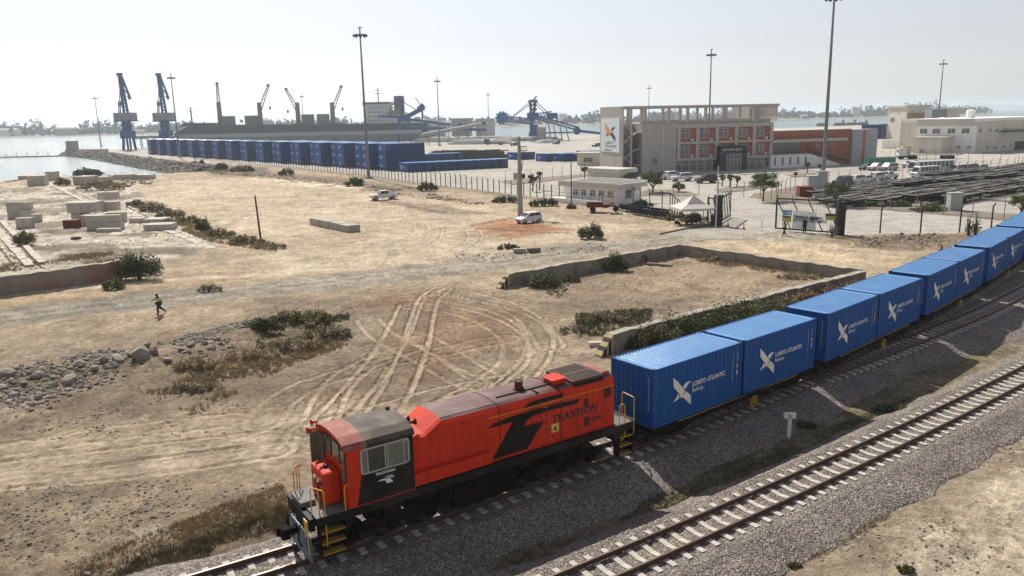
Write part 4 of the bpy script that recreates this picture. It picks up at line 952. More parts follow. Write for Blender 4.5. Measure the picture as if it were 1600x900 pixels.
# brick wing
WI(uE, uR, 2.2, DP-1, 3.4, 9.5, 'brick_wing', BRICK); WI(uE, U(1262), 3.2, DP-1, 0, 3.4, 'wing_base', WALLW); WI(U(1262), uR, 2.21, DP-1, 0, 3.4, 'brick_wing', BRICK)
WI(uE-.3, U(1322), -.6, 2.2, 6.6, 7.3, 'balcony_roof', TR); WI(uE-.3, U(1262), -.5, 2.2, 3.3, 3.6, 'balcony_floor', TR)
WI(uE, U(1256), 2.0, 2.18, 3.8, 6.5, 'balcony_glazing', GLS)
for px in (1283, 1295, 1305): window(U(px), U(px)+1.1, 2.15, 4.9, 6.1, E_, 2)
WI(uE-.2, U(1268), -.4, 3.2, 0, 3.3, 'lower_wall', WALLW)
mb = MB(); mb.prism([(U(1268), 0), (U(1268), 3.3), (U(1316), .2), (U(1316), 0)], lambda x, z: (x, .0, z), lambda x, z: (x, .3, z)); mb.build('ramp_wall', WALLW, E_)
mb = MB(); mb.bar((U(1262), .6, 4.6), (U(1325), .6, 1.2), .15, .5); mb.bar((U(1262), .1, 4.7), (U(1325), .1, 1.3), .07)
for t in np.linspace(0, 1, 14): xx = U(1262)+(U(1325)-U(1262))*t; mb.bar((xx, .1, 3.5-3.3*t), (xx, .1, 4.7-3.4*t), .05)
mb.build('outside_stair', DSTL, E_)
mb = MB(); mb.bar((uE, -.45, 4.5), (U(1262), -.45, 4.5), .06)
for xx in np.arange(uE, U(1262), 1.2): mb.bar((xx, -.45, 3.6), (xx, -.45, 4.5), .04)
mb.build('balcony_railing', DSTL, E_)
for px in (1209, 1221, 1233, 1245, 1257): window(U(px), U(px)+.55, -.43, .7, 2.8, E_, 2)
WI(uR, uG, 1.4, DP, 0, 9.4, 'end_block', M('blue grey render', (.33, .34, .36), .9, .05, .5)); WI(U(1353), U(1357), 1.36, 1.42, .3, 9.3, 'brick_strip', BRICK)
WI(uE, uR, 2.2, DP, 9.5, 9.7, 'roof', ROOFL)
# kerbed soil islands and forecourt
SOILK = M('island soil', (.20, .165, .125), .95, .25, 1.5, .05, 8); KERB = M('pale kerb', (.52, .50, .46), .9, .08, 2)
def island(pts, lab=None):
    g = gp(pts); q = [Vector((x, y, 0)) for x, y in g]
    mb = MB(); cx = sum((v.x for v in q))/len(q); cy = sum((v.y for v in q))/len(q)
    inn = [(x+(cx-x)*.25/max(1, math.hypot(cx-x, cy-y)), y+(cy-y)*.25/max(1, math.hypot(cx-x, cy-y))) for x, y in g]
    mb.prism(g, lambda x, y: (x, y, -.05), lambda x, y: (x, y, .14)); mb.build('kerb', KERB)['kind'] = 'structure'
    mb = MB(); mb.prism(inn, lambda x, y: (x, y, .0), lambda x, y: (x, y, .165)); o = mb.build('verge', SOILK); o['kind'] = 'structure'
island([(1168, 309), (1176, 303.5), (1200, 300), (1240, 292), (1250, 294), (1240, 305), (1262, 309), (1320, 314), (1420, 322), (1520, 331), (1620, 340), (1620, 350), (1500, 338), (1380, 328), (1260, 319), (1190, 314)])
island([(996, 303), (1010, 297), (1050, 297), (1082, 301), (1090, 304.5), (1075, 307), (1030, 305.5), (1002, 306)])
island([(1112, 298), (1150, 292), (1185, 290), (1200, 293), (1160, 299), (1120, 301)])
island([(1222, 274), (1262, 270.5), (1292, 272.5), (1270, 276), (1235, 277)])
island([(778, 284), (860, 277), (920, 272), (925, 275), (860, 283), (800, 289)])
# gate
def gate_col(px, py, label, h=3.5, w=.55):
    P = G(px, py); e = MB().box(-w/2, w/2, -w/2, w/2, 0, h).box(-w/2-.05, w/2+.05, -w/2-.05, w/2+.05, h, h+.08).build('gate_column', M('black gate paint', (.012, .018, .016), .5), loc=P, bevel=.01); tag(e, label, 'gate column'); return P
gA = gate_col(1121.5, 352, 'black square column holding the open mesh gate beside the tent', 3.9, .9); gB = gate_col(1311, 367.5, 'black square column at the end of the terminal sign gate', 3.9, .9)
def gate_leaf(P, Q, label, h=3.5, n=4, name='gate_leaf'):
    d = Q-P; L_ = d.length; e = empty(name, P, math.atan2(d.y, d.x), label, 'gate'); BG = MATS['black gate paint']
    MB().bar((0, 0, .3), (L_, 0, .3), .17).bar((0, 0, h), (L_, 0, h), .17).bar((.06, 0, .3), (.06, 0, h), .17).bar((L_-.06, 0, .1), (L_-.06, 0, h+.3), .12).build('frame', BG, e)
    mb = MB()
    for k in range(n): mb.bar((L_*k/n, 0, h), (L_*(k+1)/n, 0, .3), .10); mb.bar((L_*k/n, 0, h), (L_*k/n, .3, h+.45), .06)
    mb.build('brace', BG, e)
    mb = MB()
    for x in np.arange(0, L_, .45): mb.bar((x, 0, .3), (x, 0, h), .012)
    for z in np.arange(.6, h, .45): mb.bar((0, 0, z), (L_, 0, z), .012)
    mb.build('mesh', WIRE, e); return e
gate_leaf(gA, G(1141, 339.5), 'open black mesh gate leaf swung back beside the tent', n=5)
gate_leaf(G(1105, 350), gA, 'narrow black gate section with shelves of rails beside the tent', n=2)
gs = gate_leaf(G(1211, 360), gB, 'black framed sliding gate carrying the terminal sign boards', h=4.0, n=4)
Lg = (gB-G(1211, 360)).length; dg_ = math.atan2((gB-G(1211, 360)).y, (gB-G(1211, 360)).x); Pg = G(1211, 360)
def gu(px): return uvplane(px, 340, Pg, dg_)[0]
def gzz(px, py): return uvplane(px, py, Pg, dg_)[1]
def board(x0, x1, y0, y1, col, nm='sign_board'):
    return MB().box(gu(x0), gu(x1), -.14, -.08, gzz(x0, y1), gzz(x0, y0)).build(nm, col, gs)
bw = board(1239, 1275.5, 329, 356.5, M('white gate sign', (.80, .82, .82), .6)); b1 = board(1223, 1237.5, 327.5, 335.5, M('blue gate sign', (.10, .30, .50), .6)); b2 = board(1223, 1237, 336.5, 346.5, M('green yellow gate sign', (.38, .42, .08), .6)); b3 = board(1290, 1306, 333, 343.5, MATS['green yellow gate sign'])
mb = MB()
for t_, py in (('TERMINAL MINEIRO', 340.5), ('DO PORTO DO LOBITO', 345.5)): text_mb(mb, t_, lambda u_, v_: (gu(1240.5)+u_, -.145, gzz(1240, py)+v_), .46, .028, sx=.80 if 'PORTO' in t_ else .86)
mb.prism([(0, .9), (.5, .45), (.9, 0), (.5, .3)], lambda a, b: (gu(1262)+a, -.142, 1.2+b), lambda a, b: (gu(1262)+a, -.15, 1.2+b)); mb.box(gu(1266), gu(1274), -.15, -.142, 1.55, 1.8)
mb.build('lettering', M('dark sign lettering', (.03, .05, .08), .6), bw)
MB().box(gu(1224), gu(1236), -.15, -.142, gzz(1230, 340), gzz(1230, 337.5)).build('dark_stripe', DSTL, b2); MB().box(gu(1290.5), gu(1305.5), -.15, -.142, gzz(1300, 338), gzz(1300, 334)).build('dark_stripe', DSTL, b3); MB().box(gu(1231), gu(1236), -.15, -.142, gzz(1230, 334), gzz(1230, 330.5)).build('pale_panel', FRM, b1)
# kerb edge of the forecourt
q = [G(*p) for p in ((1032, 366), (1068, 358.5), (1105, 353), (1121, 353))]
mb = MB()
for a, b in zip(q[:-1], q[1:]): mb.bar(a+Vector((0, 0, .04)), b+Vector((0, 0, .04)), .3, .2)
tag(mb.build('kerb_strip', M('dark kerb', (.10, .09, .075), .9)), kind='structure')
# tent by the gate
P = G(1082, 350); t = empty('canopy_tent', P, .15, 'pale peaked tent with people seated under it beside the gate', 'tent'); TC = M('tent canvas', (.50, .48, .45), .85, .06, 1)
mb = MB(); s = 2.3
n8 = [(s*1.08, -s, 2.3), (s*1.08, s, 2.3), (-s*1.08, s, 2.3), (-s*1.08, -s, 2.3)]
for k in range(4):
    a, b = Vector(n8[k]), Vector(n8[(k+1) % 4]); c_ = Vector((0, 0, 3.9)); m1, m2 = a.lerp(c_, .5)-Vector((0, 0, .28)), b.lerp(c_, .5)-Vector((0, 0, .28))
    mb.quad(a, b, m2, m1); mb.quad(m1, m2, c_); mb.quad(a, b, b-Vector((0, 0, .3)), a-Vector((0, 0, .3)))
o = mb.build('canvas', TC, t); md = o.modifiers.new('thick', 'SOLIDIFY'); md.thickness = .03
for x, y, z in n8: MB().tube((x*.97, y*.97, 0), (x*.97, y*.97, 2.3), .05, n=8).build('leg', DSTL, t)
# ------------------------------------------------------------------ smaller buildings
def building(name, label, px0, px1, py0, py1, pytop, depth, wall, wins=(), roof_over=.3, roof_t=.35, roofm=None, cat='building', h=None):
    P, Q = G(px0, py0), G(px1, py1); a = math.atan2(Q.y-P.y, Q.x-P.x); L_ = (Q-P).length; hh = h or ztop(pytop, P, px0)
    e = empty(name, P, a, label, cat)
    MB().box(0, L_, 0, depth, 0, hh-roof_t).build('wall', wall, e)
    MB().box(-roof_over, L_+roof_over, -roof_over, depth+roof_over, hh-roof_t, hh).build('roof', roofm or ROOFL, e)
    for x0, x1, y0, y1 in wins:
        u0, u1 = uvplane(x0, y0, P, a)[0], uvplane(x1, y0, P, a)[0]; z1, z0 = uvplane(x0, y0, P, a)[1], uvplane(x0, y1, P, a)[1]
        window(max(.1, u0), min(L_-.1, u1), -.04, max(.1, z0), z1, e, 3)
    return e, P, a, L_, hh
# gatehouse
e, P, a, L_, hh = building('gatehouse', 'white flat roofed gatehouse with five windows beside the motorcycles', 881, 964, 314.5, 321.5, 283, 6.5, WALLW, [(896, 903, 295.5, 304), (909, 916, 296, 305), (922.5, 930, 297, 306), (936, 944, 298, 307), (950, 958, 299, 308.5)], .7, .75)
MB().box(L_, L_+.05, 2.2, 3.8, 1.0, 2.4).build('side_window', GLS, e); MB().box(L_+.02, L_+.5, 4.2, 5.2, 2.2, 2.8).build('air_conditioner', FRM, e)
MB().box(-.2, L_+.2, .1, 6.4, hh, hh+.02).build('roof_deck', M('dark roof deck', (.15, .145, .14), .9), e)
for ya, yb in ((-.7, -.5), (6.95, 7.2)): MB().box(-.7, L_+.7, ya, yb, hh, hh+.25).build('parapet', WALLW, e)
mb = MB().box(-1.2, L_*.86, -1.9, -.05, 0, .75); mb.prism([(-4.2, 0), (-1.2, 0), (-1.2, .75)], lambda x, z: (x, -1.9, z), lambda x, z: (x, -.3, z)); mb.build('terrace', WALLW, e)
mb = MB()
for x in np.arange(-3, L_*.86, 1.8): mb.tube((x, -1.8, .6 if x > -1 else .2), (x, -1.8, 1.75), .03, n=6)
for z in (1.2, 1.75): mb.tube((-3, -1.8, z), (L_*.86, -1.8, z), .03, n=6)
mb.build('terrace_railing', DSTL, e)
building('guard_annex', 'low pale hut with white flat roof behind the gatehouse', 918, 966, 279, 282, 262, 5, WALLC, (), .8, .9)
building('yard_booth', 'small cream booth with dark window strip among the apron containers', 902, 932, 258.5, 258.5, 238.5, 6, WALLC, [(912, 926, 246, 253)], .8, .5)
# right hand group
building('yard_house', 'small cream house in front of the long white building', 1426, 1470, 239.5, 240.5, 214, 9, WALLC, [(1437, 1444, 233, 239)], .6, .5)
e, P, a, L_, hh = building('white_warehouse', 'long white two storey building with a row of windows near the sea', 1429, 1522, 238, 239.5, 187, 30, WALLW, [(1438, 1449, 201.5, 208.5), (1457.5, 1469, 201.5, 208.5), (1481, 1493, 201, 208), (1503.5, 1515.5, 201, 208), (1495, 1501, 228, 231), (1511, 1518, 228, 231)], .1, 2.2)
Q = G(1522, 239.5); d2 = G(1640, 230)-Q; a2 = math.atan2(d2.y, d2.x)
e2 = empty('cream_warehouse', Q, a2, 'long cream building with small windows and dark doorway at the frame edge', 'building')
L2 = d2.length; h2 = ztop(190, Q, 1522); MB().box(.1, L2, .1, 26, 0, h2).build('wall', WALLC, e2); MB().box(-.2, L2, -.4, 26, h2, h2+1.0).build('roof', WALLW, e2)
for x0, x1, y0, y1 in ((1530, 1534, 201, 207), (1547, 1549, 201, 206), (1556, 1560, 201, 206), (1569, 1574, 200, 204), (1541, 1545, 227, 232), (1553, 1558, 228, 232), (1567, 1571, 227, 231), (1578, 1583, 226, 230)):
    u0, z1 = uvplane(x0, y0, Q, a2); u1, z0 = uvplane(x1, y1, Q, a2); window(u0, u1, .05, z0, z1, e2, 2)
u0, z1 = uvplane(1586, 226, Q, a2); MB().box(u0, u0+9, -.02, .08, 0, 2.9).build('doorway', DSTL, e2)
MB().box(uvplane(1563, 198, Q, a2)[0], L2, -2.2, .1, 6.4, 6.8).build('awning', DSTL, e2)
for px, r_, y0_, y1_, lab in ((1558, 1.4, 171.5, 183, 'tall white water tank on the roof of the cream building'), (1510, 1.5, 184, 188, 'low white water tank on the roof of the white building')):
    Pp = G(px, 239)+Vector((4, 24, 0)); zb = h2+1 if px > 1520 else hh; zt = ztop(y0_, Pp, px); o = MB().tube((0, 0, 0), (0, 0, zt-zb), r_, n=20).tube((0, 0, zt-zb), (0, 0, zt-zb+.3), r_, .3, n=20).build('water_tank', WALLW, loc=(Pp.x, Pp.y, zb)); tag(o, lab, 'water tank')
e, P, a, L_, hh = building('tower_block', 'tall narrow cream tower with balcony beside the blue canopies', 1384, 1413, 217, 218, 165.5, 12, WALLC, [(1392, 1398, 184, 190), (1389, 1390.5, 175.5, 177.5), (1403, 1404.5, 175.5, 177.5)], .6, 1.0)
MB().box(L_-.1, L_+1.8, 1, 11, hh-9, hh-4).build('balcony', M('orange brown trim', (.30, .16, .07), .8), e)
building('roof_pavilion', 'cream rooftop block with grey shutter rising behind the white building', 1468, 1491, 222, 222, 170.5, 12, WALLC, (), .5, .6)
o = MB().box(0, 6.5, 0, 6, 0, 11.5).build('cooling_tower', M('grey cooling louvre', (.20, .22, .24), .7, .2, 3), loc=G(1452, 224)); o.scale.z = 1; tag(o, 'grey louvred cooling tower behind the white building', 'cooling tower'); o.scale.z = ztop(171, G(1452, 224), 1455)/11.5
for i, (x0, x1, yb, yt) in enumerate(((1345, 1372, 217, 196), (1375, 1399, 217, 195))):
    P = G(x0, yb); d = G(x1, yb)-P; o = MB().box(0, d.length, 0, 12, 0, ztop(yt, P, x0)).box(-.2, d.length+.2, -.5, 12, ztop(yt, P, x0), ztop(yt, P, x0)+.3).build('blue_shed', M('blue shed sheeting', (.015, .04, .13), .6, .2, .6), loc=P, rz=math.atan2(d.y, d.x)); tag(o, ['blue shed next to the office building roof', 'blue shed against the cream tower'][i], 'shed')
# perimeter wall far right
P, Q = G(1377, 232), G(1426, 231); tag(MB().box(0, (Q-P).length, 0, .3, 0, 3.2).build('boundary_wall', WALLW, loc=P, rz=math.atan2(Q.y-P.y, Q.x-P.x)), 'white boundary wall between office building and yard house', 'wall')
P, Q = G(1409, 243), G(1425, 243); tag(MB().box(0, (Q-P).length, 0, 1.2, 0, 3.0).build('boundary_wall', M('yellow wall', (.55, .42, .20), .9), loc=P, rz=0), 'short yellow wall panel beside the yard house', 'wall')
# silo like towers and conveyors
def box_thing(name, label, cat, px0, px1, py, pyt, depth, mat, group=None):
    P = G(px0, py); w = (G(px1, py)-P).length; z = ztop(pyt, P, px0); e = empty(name, P, math.atan2(*reversed(tuple((G(px1, py)-P)[:2]))), label, cat, group)
    MB().box(0, w, 0, depth, 0, z).build('wall', mat, e); MB().box(-.4, w+.4, -.4, depth+.4, z, z+.6).build('roof', ROOFL, e); return e, w, z
e, w, z = box_thing('transfer_tower', 'square cream conveyor tower with dark opening near the bucket wheel machine', 'conveyor tower', 745, 762, 212.5, 186.5, 9, WALLC); MB().box(w*.5, w*.85, -.1, .05, z*.65, z*.85).build('opening', DSTL, e)
e, w, z = box_thing('transfer_tower', 'square grey conveyor tower beside the cream one', 'conveyor tower', 706, 726, 213, 186, 9, CONC); MB().box(w*.5, w*.8, -.1, .05, z*.6, z*.75).build('opening', DSTL, e)
e, w, z = box_thing('switch_house', 'plain cream box building with dark doorway at the end of the gallery', 'building', 657, 681, 214.5, 196, 12, WALLC); MB().box(w*.55, w*.95, -.1, .05, 0, z*.4).build('doorway', DSTL, e)
def gallery(p0, p1, w, name, label, mat, legs=6, leg_b=True, win=False):
    e = empty(name, (p0.x, p0.y, 0), 0, label, 'conveyor'); o = Vector((p0.x, p0.y, 0)); a, b = p0-o, p1-o
    MB().bar(a, b, w, w*.9).build('gallery', mat, e)
    for k in range(legs):
        t = (k+.5)/legs; q = a.lerp(b, t); MB().bar((q.x-w*.3, q.y, 0), (q.x-w*.1, q.y, q.z), .35).bar((q.x+w*.3, q.y, 0), (q.x+w*.1, q.y, q.z), .35).build('trestle', CGRY, e)
    return e
GRM = M('grey conveyor gallery', (.26, .28, .29), .6, .08, .05)
pa = G(215, 232); pb = G(657, 216); pa.z = 10.2; pb.z = 5.0
def PZ(px, py, Y): # point at world depth Y on the sight line
    d = (px-800)/FPX*rt - (py-450)/FPX*up + fwd; t = Y/d[1]; return Vector((d[0]*t, Y, CZ+d[2]*t))
gallery(PZ(212, 215, 520), PZ(658, 205.5, 500), 2.3, 'conveyor_gallery', 'very long grey covered conveyor running above the container stacks', GRM, 26)
gallery(PZ(660, 211, 470), PZ(752, 194, 520), 2.2, 'inclined_conveyor', 'sloping grey conveyor rising to the cream transfer tower', GRM, 6)
gallery(PZ(640, 199, 560), PZ(760, 203, 560), 2.2, 'conveyor_gallery', 'short blue grey conveyor behind the transfer towers', PBLU, 6)
# ------------------------------------------------------------------ ship
Y_ = 600; X0, X1 = PZ(276, 200, Y_).x, PZ(668, 200, Y_).x
S = empty('cargo_ship', (X0, Y_, -1.5), 0, 'long grey cargo ship with four deck cranes moored behind the conveyor', 'ship')
Ls = X1-X0; mb = MB(); st = [(0, 0, 1.0), (-6, .35, 1), (8, 10, 1)]
secs = [(2, .2, 9.6), (12, 7, 15.2), (28, 12, 15.6), (Ls-12, 12, 13.9), (Ls, 9, 13.9)]
vs = []; 
for x, hw, z in secs: vs += [(x+(4 if x < 13 else 0)*1.0, -hw*.55, 0), (x-(5 if x == 2 else 0), -hw, z), (x-(5 if x == 2 else 0), hw, z), (x+(4 if x < 13 else 0), hw*.55, 0)]
fs = []
for k in range(len(secs)-1):
    for j in range(3): fs.append((k*4+j, k*4+j+1, (k+1)*4+j+1, (k+1)*4+j))
fs += [(0, 1, 2, 3), tuple(len(vs)-4+j for j in (3, 2, 1, 0))]
mb.add(vs, fs); mb.build('hull', HULL, S)
MB().box(40, Ls-4, -12.05, 12.05, 1.5, 8.5).build('hull_side_band', SGRY, S)
MB().prism([(4, 15.0), (30, 15.4), (30, 17.2), (8, 17.6)], lambda x, z: (x, -6, z), lambda x, z: (x, 6, z)).build('forecastle', HULL, S)
mb = MB(); mb.bar((12, 0, 17), (12, 0, 29), .8); mb.bar((10.5, 0, 26), (13.5, 0, 26), .4); mb.build('bow_mast', CGRY, S)
mx0 = PZ(577, 200, Y_).x-X0; mx1 = PZ(640, 200, Y_).x-X0
hs_ = MB().box(mx0, mx0+17, -10, 10, 13.9, 27.5).box(mx0+17, mx1-2, -9, 9, 13.9, 22).box(mx0-2, mx0+18, -12, 12, 27.5, 29.8).build('superstructure', SWHT, S)
mb = MB()
for z in (16, 19, 22, 25): 
    for x in np.arange(mx0+1.5, mx0+16, 2.2): mb.box(x, x+.9, -10.05, -9.98, z, z+.8)
mb.box(mx0-1.8, mx0+17.8, -12.05, -11.98, 28.2, 29.2); mb.build('portholes', DSTL, hs_)
mb = MB(); mb.bar((mx0+8, 0, 29.8), (mx0+8, 0, 40), .7).bar((mx0+4, 0, 36), (mx0+12, 0, 36), .3).bar((mx0+5, 0, 38.5), (mx0+11, 0, 38.5), .25); mb.build('radar_mast', CGRY, S)
MB().box(mx0+20, mx0+27, -3, 3, 22, 34).build('funnel', M('dark funnel', (.07, .09, .12), .6), S)
for x in np.arange(46, mx0-12, 22): MB().box(x, x+14, -8, 8, 13.9, 15.3).build('hatch_cover', SGRY, S)
for bx, by, tx, ty, cabx in ((345, 197, 339, 131, 358), (408, 198, 419, 134, 394), (467, 198, 447, 140, 482), (521, 198, 533, 136, 506)):
    b_ = PZ(bx, by, Y_); c = empty('deck_crane', (0, 0, 0)); c.parent = S; x = b_.x-X0; topz = PZ(bx, by-38, Y_).z+1.5
    MB().tube((x, 0, 13.5), (x, 0, topz), 1.9, 1.6, n=12).build('pedestal', CGRY, c)
    t_ = PZ(tx, ty, Y_); tp = Vector((t_.x-X0, 0, t_.z+1.5)); bp = Vector((x, 0, topz-6)); jb = MB()
    for o_ in (-1, 1):
        jb.bar(bp+Vector((o_*1.3, 0, 0)), tp+Vector((o_*.5, 0, 0)), .55)
    for k in range(1, 7): q = bp.lerp(tp, k/7); jb.bar(q+Vector((-1.2, 0, 0)), q+Vector((1.2, 0, .8)), .3)
    jb.tube(tp-Vector((0, 0, .8)), tp+Vector((0, 0, 1.2)), 1.1, n=8); jb.bar(Vector((x, 0, topz)), tp, .15); jb.build('jib', CGRY, c)
    hx = tp+Vector((3 if tx > bx else -2.5, 0, -16)); MB().bar(tp, tp+Vector((0, 0, -15)), .12).box(tp.x-.6, tp.x+.6, -.5, .5, tp.z-17, tp.z-15).build('hook', DSTL, c)
    c2 = PZ(cabx, by, Y_).x-X0; MB().box(min(c2-4, c2+4), max(c2-4, c2+4), -3.5, 3.5, 13.9, 22).build('winch_house', SGRY if cabx in (358, 506) else CGRY, c)
# ------------------------------------------------------------------ harbour cranes
def harbour_crane(px, Y, label, mirror=1):
    b = PZ(px, 232, Y); e = empty('harbour_crane', (b.x, Y, 0), 0, label, 'harbour crane', 'blue harbour cranes at the quay head'); k_ = Y/1215.
    z = lambda py: PZ(px, py, Y).z
    mb = MB()
    for sx in (-3.2, 3.2):
        for sy in (-3.2, 3.2): mb.bar((sx*.75, sy, 0), (sx*.55, sy*.5, z(205)), 1.2)
    mb.box(-3.2, 3.2, -3.8, 3.8, z(216), z(204)).box(-2.2, 2.2, -2, 2, z(205), z(176)); mb.build('portal', PBLU, e)
    MB().tube((0, 0, z(207)), (0, 0, z(190)), 2.8, 2.4, n=12).build('slewing_column', PBLU, e)
    MB().box(-6*1.0, 5.6, -3.5, 3.5, z(189.5), z(176)).build('machinery_house', M('machinery house grey blue', (.22, .24, .28), .6), e)
    MB().box(-6.4, 6.0, -3.9, 3.9, z(189.8), z(188.5)).build('walkway', DSTL, e)
    mb = MB(); top = z(118)
    for s in (-1, 1):
        mb.bar((1.2*s+.5, 0, z(178)), (s*.55-.5, 0, top), 1.2)
        mb.bar((-3.5, s, z(178)), (-2.6, s, z(157)), .5)
    for q in np.linspace(.05, .95, 11): zz = z(178)+(top-z(178))*q; mb.bar((-1.5+.3*q, 0, zz), (1.8-1.2*q, 0, zz+2), .5)
    mb.box(-3.4, -.4, -1, 1, z(165), z(160)); mb.box(-2, .8, -1.2, 1.2, top, top+1.6); mb.build('tower', PBLU, e)
    mb = MB(); mb.bar((.4, 0, top), (4.2*mirror, 0, z(152)), 1.0).bar((.2, 0, z(135)), (4.2, 0, z(152)), .5).bar((4.2, 0, z(155)), (3.2, 0, z(149)), 1.4); mb.bar((-2.6, 0, z(158)), (-.6, 0, top-2), .35); mb.build('jib', PBLU, e)
harbour_crane(202.5, 500, 'blue harbour crane at the open end of the quay')
harbour_crane(262, 520, 'blue harbour crane beside the ship bow and light mast')
# ------------------------------------------------------------------ ship loader and bucket wheel machine
def truss(mb, a, b, w, n=8, t=.35):
    a, b = Vector(a), Vector(b); u = Vector((0, 0, w))
    mb.bar(a, b, t); mb.bar(a+u, b+u, t)
    for k in range(n): p = a.lerp(b, k/n); q = a.lerp(b, (k+1)/n); mb.bar(p, q+u, t*.7); mb.bar(p, p+u, t*.7)
Y_ = 545; b = PZ(632, 210, Y_); e = empty('ship_loader', (b.x, Y_, 0), 0, 'blue ship loader with angled boom beside the white ship superstructure', 'ship loader')
X = lambda px: PZ(px, 200, Y_).x-b.x
Z = lambda py, px=632: PZ(px, py, Y_).z
mb = MB()
for s in (-3, 3):
    for q in (-3, 3): mb.bar((s*1.3, q, 0), (s, q, Z(186)), .9)
mb.bar((-1, 0, Z(186)), (-1, 0, Z(157)), 2.6).box(-3.5, 4.5, -3, 3, Z(190), Z(184)).box(-3, 1, -1.5, 1.5, Z(158), Z(155)); mb.build('tower', PBLU, e)
mb = MB(); mb.bar((-1, 0, Z(186)), (X(664), 0, Z(169)), 3.4, 2.8).bar((X(655), 0, Z(172)), (X(664), 0, Z(165)), 3.5).bar((X(661), 0, Z(172)), (X(661), 0, Z(186)), 1.2).bar((-1, 0, Z(158)), (X(652), 0, Z(172)), .5); mb.bar((X(651), 0, Z(153)), (X(660), 0, Z(166)), .5); mb.build('boom', PBLU, e)
mb = MB(); mb.bar((X(592), 0, Z(181)), (-1, 0, Z(183)), 1.4, 1.6).bar((X(607), 0, Z(174)), (-1, 0, Z(160)), .5).bar((X(598), 0, Z(181)), (X(607), 0, Z(174)), .4); mb.build('counter_boom', PBLU, e)
MB().prism([(X(607), Z(176)), (X(628), Z(166)), (X(628), Z(180)), (X(607), Z(180))], lambda x, z: (x, -2, z), lambda x, z: (x, 2, z)).build('counterweight', CGRY, e)
mb = MB(); mb.bar((0, 0, Z(185)), (X(704), 0, Z(197)), 1.3, 1.6); mb.build('feed_conveyor', PBLU, e)
Y_ = 500; b = PZ(834, 213, Y_); e = empty('bucket_wheel_reclaimer', (b.x, Y_, 0), 0, 'blue bucket wheel reclaimer with tall mast on the far apron', 'reclaimer')
X = lambda px: PZ(px, 200, Y_).x-b.x
Z = lambda py, px=834: PZ(px, py, Y_).z
mb = MB(); mb.box(X(826), X(842), -3, 3, Z(213), Z(208)); mb.bar((0, 0, Z(210)), (0, 0, Z(195)), 5, 5); mb.bar((-1, -1.5, Z(195)), (-2, -1.5, Z(157)), 1.6).bar((-1, 1.5, Z(195)), (1.5, 1.5, Z(157)), 1.6)
for k in range(6): zz = Z(195)+(Z(157)-Z(195))*k/6; mb.bar((-2.5, 0, zz), (2.2, 0, zz+5), .9)
mb.box(-3, 2.6, -2.2, 2.2, Z(160), Z(156)).box(-4, 3, -2.5, 2.5, Z(186), Z(176)); mb.build('mast', PBLU, e)
mb = MB(); truss(mb, (X(787), 0, Z(188)), (-2, 0, Z(193)), 3.0, 10, .7); mb.bar((X(797), 0, Z(185)), (-2, 0, Z(159)), .45).bar((X(800), 0, Z(183)), (-2, 0, Z(163)), .4); mb.build('wheel_boom', PBLU, e)
mb = MB(); cx, cz = X(784.5), Z(183)
mb.tube((cx, -1, cz), (cx, 1, cz), 3.3, n=20)
for k in range(10): aa = k*2*math.pi/10; mb.bar((cx+3*math.cos(aa), 0, cz+3*math.sin(aa)), (cx+4.1*math.cos(aa), 0, cz+4.1*math.sin(aa)), 1.4)
mb.build('bucket_wheel', M('bucket wheel blue', (.04, .12, .30), .6), e)
mb = MB(); truss(mb, (2, 0, Z(184)), (X(862), 0, Z(181)), 2.5, 6, .6); mb.box(X(855), X(871), -3, 3, Z(186), Z(177)); mb.bar((2, 0, Z(159)), (X(857), 0, Z(177)), .45).bar((2, 0, Z(164)), (X(853), 0, Z(178)), .4); mb.build('counterweight_boom', PBLU, e)
mb = MB(); truss(mb, (2, 2, Z(186)), (X(905), 2, Z(206)), 2.2, 12, .7); mb.bar((X(905), 2, Z(206)), (X(940), 2, Z(211)), 1.6)
for px in (861, 869, 879, 889): mb.bar((X(px), 2, 0), (X(px)-1.5, 2, Z(186)+(Z(206)-Z(186))*((px-834)/71.)), .6)
mb.box(X(826), X(895), -1, 3, Z(209), Z(207)); mb.tube((X(902), 2, Z(206)), (X(902), 3.5, Z(206)), 2.4, n=14); mb.build('tripper_conveyor', PBLU, e)
MB().tube((X(845), -1, 0), (X(845), -1, Z(199)), 3.2, n=16).build('storage_drum', CONC, e)
o = MB().box(0, 9, 0, 8, 0, 9).build('control_house', CONC, loc=(PZ(812, 200, 505).x, 505, Z(172)-4.5)); o.parent = None; bpy.data.objects.remove(o)
# long low pale line of quay and sand piles behind
for i, (x0, x1, yb, yt, dep) in enumerate(((645, 740, 222.5, 213.5, 16), (700, 800, 226, 217, 14), (770, 872, 221, 212.5, 12), (842, 872, 224, 217, 10), (660, 725, 217.5, 213, 10), (735, 800, 217, 212.5, 10))):
    P, Q = G(x0, yb), G(x1, yb-1); L_ = (Q-P).length; h_ = max(1.6, ztop(yt, P, x0)*.75); mb = MB(); n_ = int(L_/2.4); rnd = random.Random(i)
    for k in range(n_):
        for j in range(3):
            mb.box(k*2.4+.08, k*2.4+2.3, j*dep/3+.1, (j+1)*dep/3-.1, 0, h_*(.8+.25*rnd.random())*(1 if 0 < k < n_-1 else .55))
    o = mb.build('bag_stack', M('white bulk bags', (.58, .57, .54), .9, .08, .5), loc=P, rz=math.atan2(Q.y-P.y, Q.x-P.x)); tag(o, f'long low stack of white bulk bags, {ORD[i]} one on the far apron', 'bag stack', 'stacks of white bags'); o['kind'] = 'thing'
